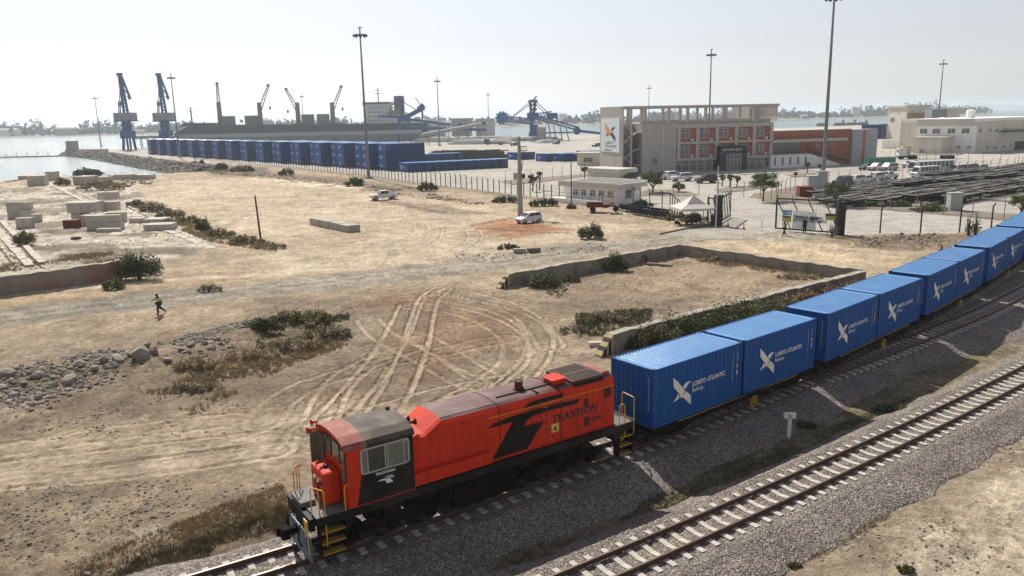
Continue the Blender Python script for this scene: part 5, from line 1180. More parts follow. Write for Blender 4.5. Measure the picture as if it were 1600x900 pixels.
# timber and pipe piles
for i, (x0, x1, yb, yt) in enumerate(((668, 775, 243, 240), (668, 778, 249.5, 244))):
    P, Q = G(x0, yb), G(x1, yb-1); L_ = (Q-P).length; mb = MB(); rnd = random.Random(i+9)
    for k in range(90): x_ = rnd.random()*L_*.9; y_ = rnd.random()*5; z_ = .3+rnd.random()*1.5; mb.tube((x_, y_, z_), (x_+6+rnd.random()*3, y_+rnd.uniform(-1, 1), z_+rnd.uniform(-.2, .2)), .22, n=5)
    o = mb.build('scrap_pile', M('dark scrap steel', (.075, .062, .05), .9, .4, .7), loc=P, rz=math.atan2(Q.y-P.y, Q.x-P.x)); tag(o, ['far dark pile of rusty steel on the apron beyond the low container row', 'near dark pile of rusty steel on the apron beside the low container row'][i], 'scrap pile')
# ================================================================== yard, vehicles, people
TRD = M('trailer dark steel', (.030, .026, .024), .8, .3, 1.2, tint=(.09, .05, .035), tscale=.7, tamt=.5); TRT = M('dusty sunlit trailer deck', (.38, .36, .33), .8, .2, .8, tint=(.045, .035, .03), tscale=.16, tamt=.97); TYRE = M('tyre rubber', (.016, .016, .017), .85, .2, 8); HUB = M('wheel hub', (.30, .30, .31), .5, .1, 9)  # deck rails paled: sun on the top flanges put into the colour
def make_trailer():
    e = empty('trailer_chassis', (0, 0, 0)); mb = MB()
    for y in (-.5, .5): mb.box(.2, 12.1, y-.08, y+.08, .85, 1.2)
    for x in np.linspace(.3, 12, 9): mb.box(x-.08, x+.08, -1.18, 1.18, 1.0, 1.2)
    mb.box(.15, 12.15, -.62, .62, 1.10, 1.17); mb.build('frame', TRD, e)
    mb = MB()
    for y in (-1.13, 1.13): mb.box(.1, 12.2, y-.07, y+.07, 1.205, 1.32)
    for x in (.2, 6, 12.05): mb.box(x-.15, x+.15, -1.04, 1.04, 1.2, 1.262)
    mb.build('deck_rail', TRT, e)
    for x in (8.6, 9.9, 11.2):
        w = MB()
        for y in (-1.1, .75): w.tube((x, y, .5), (x, y+.35, .5), .5, n=14)
        w.tube((x, -1, .5), (x, 1, .5), .08, n=6); w.build('wheelset', TYRE, e)
    MB().box(2.2, 2.4, -.9, -.7, 0, 1).box(2.2, 2.4, .7, .9, 0, 1).build('landing_leg', TRD, e)
    return e
tr0 = make_trailer(); nT = 0
_o = Vector((66.5, 119.5, 0)); _d = Vector((.79, .613, 0)).normalized(); _n = Vector((-_d.y, _d.x, 0)); _a = math.atan2(_d.y, _d.x)
for r_ in range(8):
    st = [1, -6, -10, -13, -14, -12, -8, -2][r_]
    for k in range(8):
        s = st+k*12.9+random.uniform(-.4, .4)
        if s > 95: continue
        t = tr0 if nT == 0 else copy_tree(tr0); nT += 1; p = _o+_d*s+_n*(r_*2.72+random.uniform(-.35, .35)); t.location = p; t.rotation_euler.z = _a+random.uniform(-.04, .04)+(math.pi if (r_+k) % 3 == 0 else 0)
        if (r_+k) % 3 == 0: t.location = p+_d*12.3
        t.location.z = 0; t.scale.z = random.choice((.8, 1, 1, 1.15, 1.45))
        tag(t, f'long dark flat trailer chassis, {ORD[k]} one along the {ORD[r_]} row from the gate side', 'trailer', 'trailer chassis parked in rows in the yard')
# ------------------------------------------------------------------ cars
def paint(nm, c): return M(nm, c, .3, .03, 2, spec=.5, coat=.3)
PW = paint('white car paint', (.62, .63, .64)); PB = paint('black car paint', (.012, .012, .014)); PS = paint('silver car paint', (.38, .37, .36)); PD = paint('dark blue car paint', (.015, .03, .07)); PG = paint('green paint', (.02, .16, .09))
CGL = M('car glass', (.012, .014, .016), .1, .05, 3, spec=.7)
KINDS_ = dict(
 hatch=dict(L=3.75, W=.82, low=[(-1.85, .28), (1.8, .28), (1.88, .5), (1.80, .72), (1.1, .92), (-1.78, .98), (-1.87, .75)], g=[(-1.74, .95), (.98, .93), (.30, 1.48), (-1.45, 1.50)], w=(1.18, -1.18, .29)),
 suv=dict(L=4.8, W=.93, low=[(-2.4, .4), (2.35, .4), (2.42, .7), (2.35, 1.02), (1.1, 1.14), (-2.35, 1.16), (-2.42, .9)], g=[(-2.3, 1.14), (1.05, 1.12), (.4, 1.80), (-2.1, 1.84)], w=(1.45, -1.4, .38)),
 pickup=dict(L=5.2, W=.9, low=[(-2.6, .45), (2.5, .42), (2.6, .75), (2.5, 1.02), (1.3, 1.12), (-2.6, 1.12)], g=[(-.95, 1.1), (1.15, 1.08), (.5, 1.74), (-.75, 1.76)], w=(1.6, -1.6, .38), bed=(-2.5, -1.05)),
 van=dict(L=5.0, W=.92, low=[(-2.5, .35), (2.35, .35), (2.5, .65), (2.42, .95), (1.9, 1.15), (-2.5, 1.15)], g=[(-2.48, 1.14), (1.9, 1.12), (1.2, 2.05), (-2.4, 2.1)], w=(1.6, -1.6, .34)),
 minibus=dict(L=7.0, W=1.02, low=[(-3.5, .4), (3.4, .4), (3.5, .7), (3.42, 1.2), (3.2, 1.35), (-3.5, 1.35)], g=[(-3.48, 1.33), (3.2, 1.32), (2.6, 2.45), (-3.42, 2.5)], w=(2.3, -2.1, .40)),
 bus=dict(L=11.5, W=1.25, low=[(-5.75, .4), (5.7, .4), (5.75, .9), (5.72, 1.45), (-5.75, 1.45)], g=[(-5.74, 1.44), (5.7, 1.44), (5.35, 3.0), (-5.7, 3.05)], w=(3.9, -3.2, .5)))
def make_car(kind, col, name='parked_car'):
    K = KINDS_[kind]; e = empty(name, (0, 0, 0)); W_ = K['W']; mb = MB()
    # lower body in three slices so that the flanks tuck in
    low = K['low']; prof = [( -1.0, .93), (-.82, 1.0), (.82, 1.0), (1.0, .93)]
    n = len(low); vs = []
    cx = sum(p[0] for p in low)/n; cz = sum(p[1] for p in low)/n
    for yy, sc in prof: vs += [(x*sc, yy*W_, cz+(z-cz)*(sc if z > cz else 1)) for x, z in low]
    fs = [tuple(range(n-1, -1, -1)), tuple(range(3*n, 4*n))]
    for a in range(3): fs += [(a*n+k, a*n+(k+1) % n, (a+1)*n+(k+1) % n, (a+1)*n+k) for k in range(n)]
    mb.add(vs, fs)
    b0, b1, t1, t0 = K['g'][0], K['g'][1], K['g'][2], K['g'][3]; wt = W_*.80; wb = W_*.95
    g = [(b0[0], -wb, b0[1]), (b1[0], -wb, b1[1]), (b1[0], wb, b1[1]), (b0[0], wb, b0[1]), (t0[0], -wt, t0[1]), (t1[0], -wt, t1[1]), (t1[0], wt, t1[1]), (t0[0], wt, t0[1])]
    mb.add(g, [(3, 2, 1, 0), (4, 5, 6, 7), (0, 1, 5, 4), (1, 2, 6, 5), (2, 3, 7, 6), (3, 0, 4, 7)])
    if 'bed' in K:
        x0, x1 = K['bed']; mb.box(x0, x1, -W_*.98, -W_*.86, 1.05, 1.22).box(x0, x1, W_*.86, W_*.98, 1.05, 1.22).box(x0, x0+.08, -W_*.86, W_*.86, 1.05, 1.2)
    body = mb.build('body', col, e, bevel=.05)
    if 'bed' in K: MB().box(K['bed'][0]+.1, K['bed'][1], -W_*.84, W_*.84, 1.1, 1.135).build('load_bed', TYRE, e)
    G_ = [Vector(v) for v in g]
    def pane(a, b, c, d, u0, u1, v0, v1, off=.012):
        A, B, C_, D = G_[a], G_[b], G_[c], G_[d]; nrm = (B-A).cross(D-A).normalized()
        f = lambda u, v: A.lerp(B, u).lerp(D.lerp(C_, u), v)
        ctr = sum(G_, Vector())/8
        if nrm.dot(A-ctr) < 0: nrm = -nrm
        q = [f(u, v)+nrm*off for u, v in ((u0, v0), (u1, v0), (u1, v1), (u0, v1))]; qi = [p-nrm*(off+.02) for p in q]
        m_ = MB(); m_.add(q+qi, [(0, 1, 2, 3), (7, 6, 5, 4), (0, 4, 5, 1), (1, 5, 6, 2), (2, 6, 7, 3), (3, 7, 4, 0)]); return m_
    nwin = {'hatch': 2, 'suv': 3, 'pickup': 2, 'van': 3, 'minibus': 5, 'bus': 8}[kind]
    for (a, b, c, d) in ((0, 1, 5, 4), (3, 2, 6, 7)):
        for k in range(nwin): pane(a, b, c, d, .06+.86*k/nwin, .06+.86*(k+1)/nwin-.03, .14, .88).build('side_window', CGL, e)
    pane(1, 2, 6, 5, .06, .94, .08, .92).build('windscreen', CGL, e); pane(3, 0, 4, 7, .08, .92, .15, .88).build('rear_window', CGL, e)
    wr = K['w'][2]
    for x in K['w'][:2]:
        for s in (-1, 1):
            w = MB().tube((x, s*(W_-.2), wr), (x, s*(W_+.01), wr), wr, n=18); wo = w.build('wheel', TYRE, e); MB().tube((x, s*(W_+.0), wr), (x, s*(W_+.025), wr), wr*.58, n=12).build('rim', HUB, wo)
            MB().tube((x, s*(W_-.3), wr+.02), (x, s*(W_-.02), wr+.02), wr*1.18, n=18).build('wheel_arch', TYRE, body)
    fx = max(p[0] for p in low); zf = low[3][1]-.12
    for s in (-1, 1): MB().box(fx-.25, fx-.03, min(s*W_*.6, s*W_*.9), max(s*W_*.6, s*W_*.9), zf-.12, zf+.02).build('headlight', FRM, e)
    MB().box(fx-.15, fx-.01, -W_*.55, W_*.55, zf-.2, zf-.02).build('grille', TYRE, e); MB().box(-fx-.01, -fx+.1, -W_*.8, W_*.8, .35, .5).build('bumper', TYRE, e)
    return e
CARS = {}
def park(kind, col, front, rear, label, name='parked_car', cat='car', flip=False, group=None):
    F, B = G(*front), G(*rear); d = (F-B).normalized(); nrm = Vector((-d.y, d.x, 0)); nrm = nrm if nrm.y > 0 else -nrm
    p = (F+B)/2+nrm*KINDS_[kind]['W']; key = (kind, col.name)
    if key in CARS: e = copy_tree(CARS[key])
    else: e = make_car(kind, col, name); CARS[key] = e
    e.name = name; e.location = p; e.rotation_euler.z = math.atan2(d.y, d.x); tag(e, label, cat, group); return e
park('pickup', PW, (589.4, 313.4), (613, 311.9), 'white double cab pickup parked on the sandy yard', 'pickup_truck', 'pickup')
park('hatch', PW, (821.6, 350), (841.6, 347.8), 'small white hatchback beside the concrete utility pole')
gcar = 'cars parked around the office building'
park('suv', PB, (978, 281), (993, 280), 'black car parked at the foot of the outside stairs', group=gcar)
park('suv', PW, (1040, 281), (1055, 280), 'white off-road car behind the tree, closer to the stairs', group=gcar)
park('suv', PW, (1059, 283.5), (1075, 283), 'white off-road car nearest the entrance portal behind the fence', group=gcar)
park('suv', PB, (1098.7, 286.5), (1113, 286), 'black boxy car in front of the entrance portal', group=gcar)
park('hatch', PD, (1352, 266), (1363, 265.5), 'dark blue car at the corner of the brick wing', group=gcar)
park('pickup', PW, (1368, 266.5), (1381, 265.7), 'white pickup between dark blue and silver cars', 'pickup_truck', 'pickup', group=gcar)
park('suv', PS, (1385.5, 267.2), (1399, 266.5), 'silver car beside the white pickup near the brick wing', group=gcar)
park('suv', PW, (1421, 262.5), (1434, 261.5), 'white boxy off-road car ahead of the bus', group=gcar)
park('bus', PW, (1431, 274), (1490, 271), 'long white bus with a row of dark windows', 'bus', 'bus', group=gcar)
park('minibus', PW, (1436, 279), (1466, 277), 'white minibus parked beside the long bus', 'minibus', 'minibus', group=gcar)
park('pickup', PW, (1384, 281.5), (1401, 280), 'white pickup between the minibus and the row of white cars', 'pickup_truck', 'pickup', group=gcar)
park('van', PW, (1496, 272), (1508, 271), 'white van directly behind the bus', 'van', 'van', group=gcar)
park('van', PS, (1511, 271), (1524, 270), 'grey van behind the white van', 'van', 'van', group=gcar)
park('suv', PW, (1528, 270), (1541, 269), 'white car at the end of the line behind the grey van', group=gcar)
for i, (x, y) in enumerate(((1364, 284), (1348, 286), (1333, 288.5))):
    park('suv' if i != 1 else 'hatch', PW, (x, y), (x+15, y-1.2), ['white car next to the pickup behind the yard fence', 'small white car, middle of the three by the yard fence', 'white car nearest the tall light mast behind the yard fence'][i], group=gcar)
park('suv', PD, (1316, 290.5), (1329, 289), 'dark car beside the foot of the tall light mast', group=gcar)
tag(MB().box(0, 7, 0, 2.4, .2, 2.6).box(-.1, 7.1, -.05, 2.45, 2.6, 2.7).build('skip_container', PG, loc=G(1357, 263), rz=.05), 'green skip container behind the parked cars', 'skip')
# flatbed truck
F, B = G(1400, 248.5), G(1496, 247.5); d = (F-B).normalized(); e = empty('flatbed_truck', B, math.atan2(d.y, d.x), 'white cab truck with long empty flat trailer in front of the cream house', 'truck'); Lf = (F-B).length
MB().box(Lf-2.2, Lf, 0, 2.4, .9, 3.3).build('cab', PW, e, bevel=.1); MB().box(Lf-.3, Lf+.02, .2, 2.2, 2.0, 2.9).build('windscreen', CGL, e); MB().box(Lf-2.5, Lf+.05, -.02, 2.42, .5, .95).build('chassis', TYRE, e)
MB().box(-.3, Lf-2.6, 0, 2.4, 1.15, 1.4).build('trailer_bed', TRT, e)
for x in (Lf-1, Lf-3.6, Lf-4.8, 2, 3.2, 4.4): MB().tube((x, .2, .52), (x, 2.2, .52), .09, n=6).tube((x, -.02, .52), (x, .35, .52), .52, n=14).tube((x, 2.05, .52), (x, 2.42, .52), .52, n=14).build('wheelset', TYRE, e)
# dark truck on the apron
F, B = G(760, 226.5), G(788, 226.5); d = (F-B).normalized(); e = empty('flatbed_truck', B, math.atan2(d.y, d.x), 'small dark truck driving across the far apron', 'truck'); Lf = (F-B).length
MB().box(Lf-2.4, Lf, 0, 2.5, .8, 3.4).build('cab', PB, e, bevel=.1); MB().box(0, Lf-2.6, 0, 2.5, 1.0, 1.5).build('trailer_bed', TRD, e)
for x in (Lf-1.2, 1.5, 2.8): MB().tube((x, .2, .5), (x, 2.3, .5), .09, n=6).tube((x, -.02, .5), (x, .4, .5), .5, n=12).build('wheelset', TYRE, e)
for px, py, c_, lb in ((803, 228, PB, 'tiny dark vehicle on the far apron, between truck and blue containers'), (869, 225.5, PB, 'tiny dark vehicle on the far apron below the reclaimer'), (931, 229.5, PD, 'tiny blue vehicle on the apron beside the office sign wall')):
    park('suv', c_, (px, py), (px+5, py-.3), lb)
# trailer by the yard corner
e = copy_tree(tr0, loc=G(1262, 310), rz=.25, label='single dark trailer chassis beside the red box and the fence'); e['category'] = 'trailer'
o = MB().box(0, 2.2, 0, 1.6, 0, 1.9).build('red_box', M('dark red box', (.20, .02, .02), .7), loc=G(1249, 309)); tag(o, 'dark red metal box standing by the yard corner fence', 'box')
for px, py, h_, lb in ((1262, 305, 3.3, 'shorter grey cabinet beside the tall light mast'), (1277, 304, 4.0, 'taller grey cabinet at the foot of the tall light mast'), (1484, 331, 2.6, 'pale grey cabinet behind the fence in front of the yard')):
    o = MB().box(0, 1.7, 0, 1.2, 0, h_).box(-.08, 1.78, -.08, 1.28, h_, h_+.12).build('electrical_cabinet', M('cabinet grey', (.40, .41, .40), .6), loc=G(px, py)); tag(o, lb, 'cabinet')
# ------------------------------------------------------------------ motorcycles
def make_bike():
    e = empty('motorcycle', (0, 0, 0)); P_ = M('motorcycle paint', (.015, .015, .018), .5, .5, .9, tint=(.14, .02, .015), tscale=.35, tamt=.9)
    MB().path([(.5, 0, .75), (.0, 0, .72), (-.45, 0, .68)], .05).bar((.1, 0, .35), (.35, 0, .7), .1).bar((-.25, 0, .4), (.3, 0, .45), .32, .4).build('frame', P_, e)
    MB().prism([(.05, .72), (.45, .78), (.4, .95), (.1, .9)], lambda x, z: (x, -.13, z), lambda x, z: (x, .13, z)).build('fuel_tank', P_, e); MB().box(-.6, .08, -.13, .13, .74, .84).build('saddle', TYRE, e)
    for x in (-.62, .65):
        w = MB()
        for k in range(12): a, b = k*math.pi/6, (k+1)*math.pi/6; w.tube((x+.29*math.cos(a), 0, .3+.29*math.sin(a)), (x+.29*math.cos(b), 0, .3+.29*math.sin(b)), .04, n=5)
        w.tube((x, -.05, .3), (x, .05, .3), .08, n=8); w.build('wheel', TYRE, e)
    MB().bar((.65, .06, .3), (.42, .06, .95), .04).bar((.65, -.06, .3), (.42, -.06, .95), .04).bar((.42, -.33, 1.05), (.42, .33, 1.05), .035).tube((.5, 0, .88), (.6, 0, .88), .09, n=10).build('fork', DSTL, e)
    return e
bk = make_bike(); nb = 0
for row, (p0, p1, n_) in enumerate((((972, 329.5), (1040, 337), 13), ((990, 334), (1042, 343), 11))):
    A, B = G(*p0), G(*p1)
    for k in range(n_):
        b_ = bk if nb == 0 else copy_tree(bk); nb += 1; p = A.lerp(B, k/(n_-1)); b_.location = p+Vector((random.uniform(-.15, .15), random.uniform(-.2, .2), 0)); b_.scale = (1.12, 1.12, 1.12); b_.rotation_euler = (R(random.uniform(6, 12)), 0, R(158+random.uniform(-16, 16)))
        tag(b_, f'parked motorcycle, {ORD[k]} from the gatehouse in the {"back" if row == 0 else "front"} row', 'motorcycle', 'motorcycles parked between gatehouse and tent')
P = G(944, 331); e = empty('cargo_tricycle', P, math.pi*-.02, 'dark red cargo tricycle parked beside the motorcycles', 'tricycle'); e.scale = (1.35, 1.35, 1.3); TRR = M('tricycle dark red', (.11, .012, .010), .6, .2, 3, spec=.2)
mb = MB().box(-2.0, -.2, -.65, .65, .6, .66)
for y in (-.65, .61): mb.box(-2.0, -.2, y, y+.04, .66, 1.1)
for x in (-2.0, -.24): mb.box(x, x+.04, -.61, .61, .66, 1.1)
mb.build('cargo_tray', TRR, e); MB().box(-.2, .5, -.3, .3, .5, .85).bar((.5, 0, .7), (1.0, 0, 1.1), .12).bar((1.0, -.4, 1.15), (1.0, .4, 1.15), .04).bar((1.0, 0, 1.1), (1.3, 0, .35), .08).build('frame', TRR, e); MB().box(-.3, 1.1, -.6, .6, 1.85, 1.9).bar((-.2, -.5, .9), (-.2, -.5, 1.85), .04).bar((-.2, .5, .9), (-.2, .5, 1.85), .04).bar((1.0, 0, 1.1), (1.0, 0, 1.85), .04).build('canopy', TRR, e)
for x, ys in ((-1.3, (-.7, .58)), (1.3, (-.06,))):
    for y in ys: MB().tube((x, y, .32), (x, y+.12, .32), .32, n=16).build('wheel', TYRE, e)
# ------------------------------------------------------------------ people
SKIN = M('brown skin', (.07, .038, .024), .6, .1, 6)
def skin_mesh(name, verts, edges, radii, mat, parent, sub=1, root=0):
    me = bpy.data.meshes.new(name); me.from_pydata(verts, edges, []); o = bpy.data.objects.new(name, me); COL.objects.link(o)
    radii = [tuple(q*1.28 for q in r) if isinstance(r, tuple) else r*1.28 for r in radii]; sk = o.modifiers.new('skin', 'SKIN'); sk.use_smooth_shade = True
    for i, r in enumerate(radii):
        v = me.skin_vertices[0].data[i]; v.radius = (r, r) if not isinstance(r, tuple) else r; v.use_root = (i == root)
    ss = o.modifiers.new('sub', 'SUBSURF'); ss.levels = sub; ss.render_levels = sub
    dg = bpy.context.evaluated_depsgraph_get(); dg.update(); m2 = bpy.data.meshes.new_from_object(o.evaluated_get(dg)); o.modifiers.clear(); o.data = m2; m2.materials.clear(); m2.materials.append(mat); bpy.data.meshes.remove(me); o.parent = parent; return o
def person(P, rz, label, top, trousers, hat=None, pose='stand', vest=None):
    e = empty('person', P, rz, label, 'person')
    # joints: facing +x
    if pose == 'walk':
        hipL, kneeL, ankL, toeL = (0, .09, .90), (.22, .10, .50), (.20, .11, .08), (.36, .11, .03)
        hipR, kneeR, ankR, toeR = (0, -.09, .90), (-.16, -.10, .50), (-.50, -.10, .22), (-.52, -.10, .06)
        pel, ch, nk, hd = (0, 0, .96), (.06, 0, 1.38), (.09, 0, 1.50), (.12, 0, 1.66)
        arms = [((.05, .19, 1.42), (-.10, .25, 1.17), (-.02, .26, .93)), ((.05, -.19, 1.42), (.22, -.24, 1.2), (.42, -.22, 1.1))]
    elif pose == 'sit':
        hipL, kneeL, ankL, toeL = (0, .09, .48), (.42, .12, .48), (.42, .12, .08), (.58, .12, .03)
        hipR, kneeR, ankR, toeR = (0, -.09, .48), (.42, -.12, .48), (.40, -.12, .08), (.56, -.12, .03)
        pel, ch, nk, hd = (0, 0, .52), (.03, 0, .94), (.04, 0, 1.06), (.06, 0, 1.22)
        arms = [((.02, .19, .98), (.08, .25, .73), (.30, .20, .58)), ((.02, -.19, .98), (.08, -.25, .73), (.30, -.18, .58))]
    elif pose == 'stride':
        hipL, kneeL, ankL, toeL = (0, .09, .92), (.18, .10, .50), (.30, .10, .08), (.46, .10, .04)
        hipR, kneeR, ankR, toeR = (0, -.09, .92), (-.05, -.10, .48), (-.28, -.10, .10), (-.16, -.10, .03)
        pel, ch, nk, hd = (0, 0, .96), (.01, 0, 1.40), (.02, 0, 1.52), (.04, 0, 1.68)
        arms = [((0, .19, 1.43), (-.02, .27, 1.15), (.20, .18, 1.2)), ((0, -.19, 1.43), (-.02, -.27, 1.15), (.22, -.14, 1.22))]
    else:
        hipL, kneeL, ankL, toeL = (0, .09, .92), (.02, .11, .50), (0, .12, .08), (.15, .13, .03)
        hipR, kneeR, ankR, toeR = (0, -.09, .92), (.02, -.11, .50), (0, -.12, .08), (.15, -.13, .03)
        pel, ch, nk, hd = (0, 0, .96), (0, 0, 1.40), (.01, 0, 1.52), (.03, 0, 1.68)
        arms = [((0, .19, 1.43), (-.02, .25, 1.15), (.06, .25, .90)), ((0, -.19, 1.43), (-.02, -.25, 1.15), (.06, -.25, .90))]
    mid = tuple((Vector(pel)*.5+Vector(ch)*.5))
    V = [pel, mid, ch, nk, hd, tuple(Vector(hd)+Vector((0, 0, .09)))]; E_2 = [(0, 1), (1, 2), (2, 3), (3, 4), (4, 5)]; Rd = [(.14, .11), (.125, .10), (.15, .10), .055, (.085, .095), (.075, .085)]
    for hp_, kn, an, to in ((hipL, kneeL, ankL, toeL), (hipR, kneeR, ankR, toeR)):
        i = len(V); V += [hp_, kn, an, to]; E_2 += [(0, i), (i, i+1), (i+1, i+2), (i+2, i+3)]; Rd += [.085, .058, .04, .035]
    for sh, el, wr in arms:
        i = len(V); w_ = Vector(wr); f_ = w_+(w_-Vector(el)).normalized()*.12; V += [sh, el, wr, tuple(f_)]; E_2 += [(2, i), (i, i+1), (i+1, i+2), (i+2, i+3)]; Rd += [.055, .042, .03, .035]
    body = skin_mesh('body', V, E_2, Rd, SKIN, e)
    # clothing: shells over the same skeleton
    sl = [tuple(Vector(a[0]).lerp(Vector(a[1]), .95)) for a in arms]
    Vt = [pel, mid, ch, arms[0][0], sl[0], arms[1][0], sl[1]]
    skin_mesh('shirt', Vt, [(0, 1), (1, 2), (2, 3), (3, 4), (2, 5), (5, 6)], [(.155, .125), (.14, .115), (.165, .115), .068, .058, .068, .058], top, body)
    skin_mesh('trousers', [pel, hipL, kneeL, tuple(Vector(kneeL).lerp(Vector(ankL), .9)), hipR, kneeR, tuple(Vector(kneeR).lerp(Vector(ankR), .9))], [(0, 1), (1, 2), (2, 3), (0, 4), (4, 5), (5, 6)], [(.15, .125), .1, .078, .062, .1, .078, .062], trousers, body)
    if vest: skin_mesh('safety_vest', [tuple(Vector(pel).lerp(Vector(ch), .1)), mid, ch], [(0, 1), (1, 2)], [(.165, .135), (.152, .127), (.178, .127)], vest, body)
    for an, to in ((ankL, toeL), (ankR, toeR)): skin_mesh('shoe', [an, tuple(Vector(an)*.4+Vector(to)*.6), to], [(0, 1), (1, 2)], [.05, .052, .045], TYRE, body)
    if hat:
        mb = MB(); h_ = Vector(hd)
        for k in range(5): a, b = k*.25, (k+1)*.25; mb.tube(h_+Vector((0, 0, .05+.12*math.sin(a))), h_+Vector((0, 0, .05+.12*math.sin(b))), .125*math.cos(a), .125*math.cos(b)+.002, n=14)
        mb.tube(h_+Vector((.03, 0, .045)), h_+Vector((.03, 0, .06)), .15, .14, n=14); mb.build('helmet', hat, body, smooth=True)
    # face: eyes, nose
    h_ = Vector(hd); MB().box(h_.x+.085, h_.x+.115, -.012, .012, h_.z-.03, h_.z+.02).build('nose', SKIN, body)
    return e
HV = M('hi-vis yellow vest', (.30, .55, .04), .7, .05, 8); WS = M('pale work shirt', (.55, .58, .55), .9, .08, 8); DT = M('dark trousers', (.015, .017, .022), .9, .1, 8); HW_ = M('white hard hat', (.75, .75, .74), .4); HR = M('red hard hat', (.5, .04, .02), .4); GS = M('teal grey shirt', (.12, .22, .20), .9); RS = M('dark red shirt', (.28, .03, .03), .9); BS = M('navy uniform', (.02, .025, .04), .9)
_w = GP(250, 491); dw = G(200, 500)-G(250, 491)
person(_w, math.atan2(dw.y, dw.x)+.25, 'person in white helmet and yellow green vest striding along the gravel road', WS, DT, HW_, 'walk', HV)
person(GP(1225.5, 369), R(200), 'person in pale vest and dark trousers walking in front of the terminal sign', BS, DT, None, 'stride', M('pale vest', (.45, .45, .36), .9))
person(GP(1256.5, 366.5), R(95), 'person in dark uniform standing in front of the white sign board', BS, DT)
for px, py, rz, s_, v_, lb in ((1057, 353, 0, WS, HV, 'person in yellow green vest seated at the edge of the tent'), (1077, 351, 180, GS, None, 'person in grey green shirt seated in the middle of the tent'), (1085, 351.5, 190, RS, None, 'person in red shirt seated under the tent near the gate')):
    p = GP(px, py); person(p, R(rz), lb, s_, DT, None, 'sit', v_)
    c_ = empty('plastic_chair', p, R(rz), 'chair carrying the '+lb.replace('person in ', 'person in ').replace(' seated', '').split(' at the')[0].split(' in the')[0].split(' under')[0], 'chair')
    mb = MB().box(-.22, .24, -.22, .22, .36, .40).build('seat', TYRE, c_); MB().box(-.26, -.22, -.22, .22, .40, .85).build('backrest', TYRE, c_)
    for x in (-.2, .2):
        for y in (-.2, .2): MB().bar((x, y, 0), (x, y, .37), .04).build('leg', TYRE, c_)
person(GP(1113, 354), R(250), 'person in dark clothes standing beside the black gate column', BS, DT)
person(GP(1469, 414), R(200), 'person with red helmet half hidden behind the container wagons', WS, DT, HR)
o = empty('table', GP(1067, 351.5), .1, 'low green table under the tent', 'table'); MB().box(-.8, .8, -.4, .4, .68, .74).build('tabletop', M('table green', (.10, .22, .15), .7), o)
for x in (-.7, .7):
    for y in (-.35, .35): MB().bar((x, y, 0), (x, y, .68), .05).build('leg', DSTL, o)
for px, py, lb in ((1137.5, 354, 'orange traffic cone nearer the gate mesh leaf'), (1162, 358.5, 'orange traffic cone standing in the open gateway')):
    e = empty('traffic_cone', GP(px, py), 0, lb, 'traffic cone'); MB().tube((0, 0, .03), (0, 0, .72), .17, .03, n=14).build('cone', M('cone orange', (.62, .09, .03), .6), e); MB().box(-.22, .22, -.22, .22, 0, .04).build('base', M('cone orange', (.62, .09, .03)), e); MB().tube((0, 0, .35), (0, 0, .5), .115, .085, n=14).build('stripe', WHT, e)
tag(MB().tube((0, 0, 0), (0, 0, 1.3), .05, n=8).box(-.2, .2, -.2, .2, 0, .06).build('marker_post', FRM, loc=GP(1190, 360)), 'thin white marker post in the gateway', 'post')
# ------------------------------------------------------------------ poles
P = GP(813, 337.5); zt = ztop(213, P, 811); e = empty('utility_pole', P, .3, 'thick concrete utility pole with transformer beside the white hatchback', 'utility pole')
MB().prism([(-.38, -.26), (.38, -.26), (.38, .26), (-.38, .26)], lambda x, y: (x, y, -.3), lambda x, y: (x*.45, y*.45, zt)).build('pole', M('old grey concrete pole', (.27, .26, .24), .9, .15, 2, .01, 20), e)
MB().bar((-1.2, 0, zt-.5), (1.2, 0, zt-.5), .12).build('cross_arm', DSTL, e)
mb = MB()
for z in (zt-2.1, zt-1.5): mb.box(.15, 1.1, -.35, .35, z, z+.08)
for x in (.2, .62, 1.05): mb.box(x, x+.06, -.35, -.29, zt-2.1, zt-1.45)
mb.build('platform', DSTL, e); MB().tube((-.65, 0, 5.5), (-.65, 0, 6.5), .3, n=14).build('transformer', CONC, e); MB().box(.3, .8, -.25, .25, 5.6, 6.3).build('switch_box', DSTL, e)
MB().bar((.25, 0, 6.2), (.9, .2, zt-2.1), .06).bar((.25, .1, 5.9), (.6, .2, zt-2.1), .06).build('cable', DSTL, e)
for px, pb, pt, lean, r_, mt, lb in ((408, 377.5, 306, -.25, .12, M('dark wooden post', (.045, .03, .02), .9, .3, 4), 'leaning dark wooden post in the weeds at the slab edge'), (893, 323.5, 250, -.05, .09, DSTL, 'thin dark pole in front of the gatehouse'), (1118, 356, 259, .1, .07, FRM, 'thin white flagpole beside the black gate column')):
    P = GP(px, pb); z = ztop(pt, P, px); o = MB().tube((0, 0, -.2), (lean, 0, z), r_*1.15, r_*.8, n=8).build('post' if 'post' in lb else 'pole', mt, loc=P); tag(o, lb, 'pole'); o.name = 'wooden_post' if 'wooden' in lb else 'thin_pole'
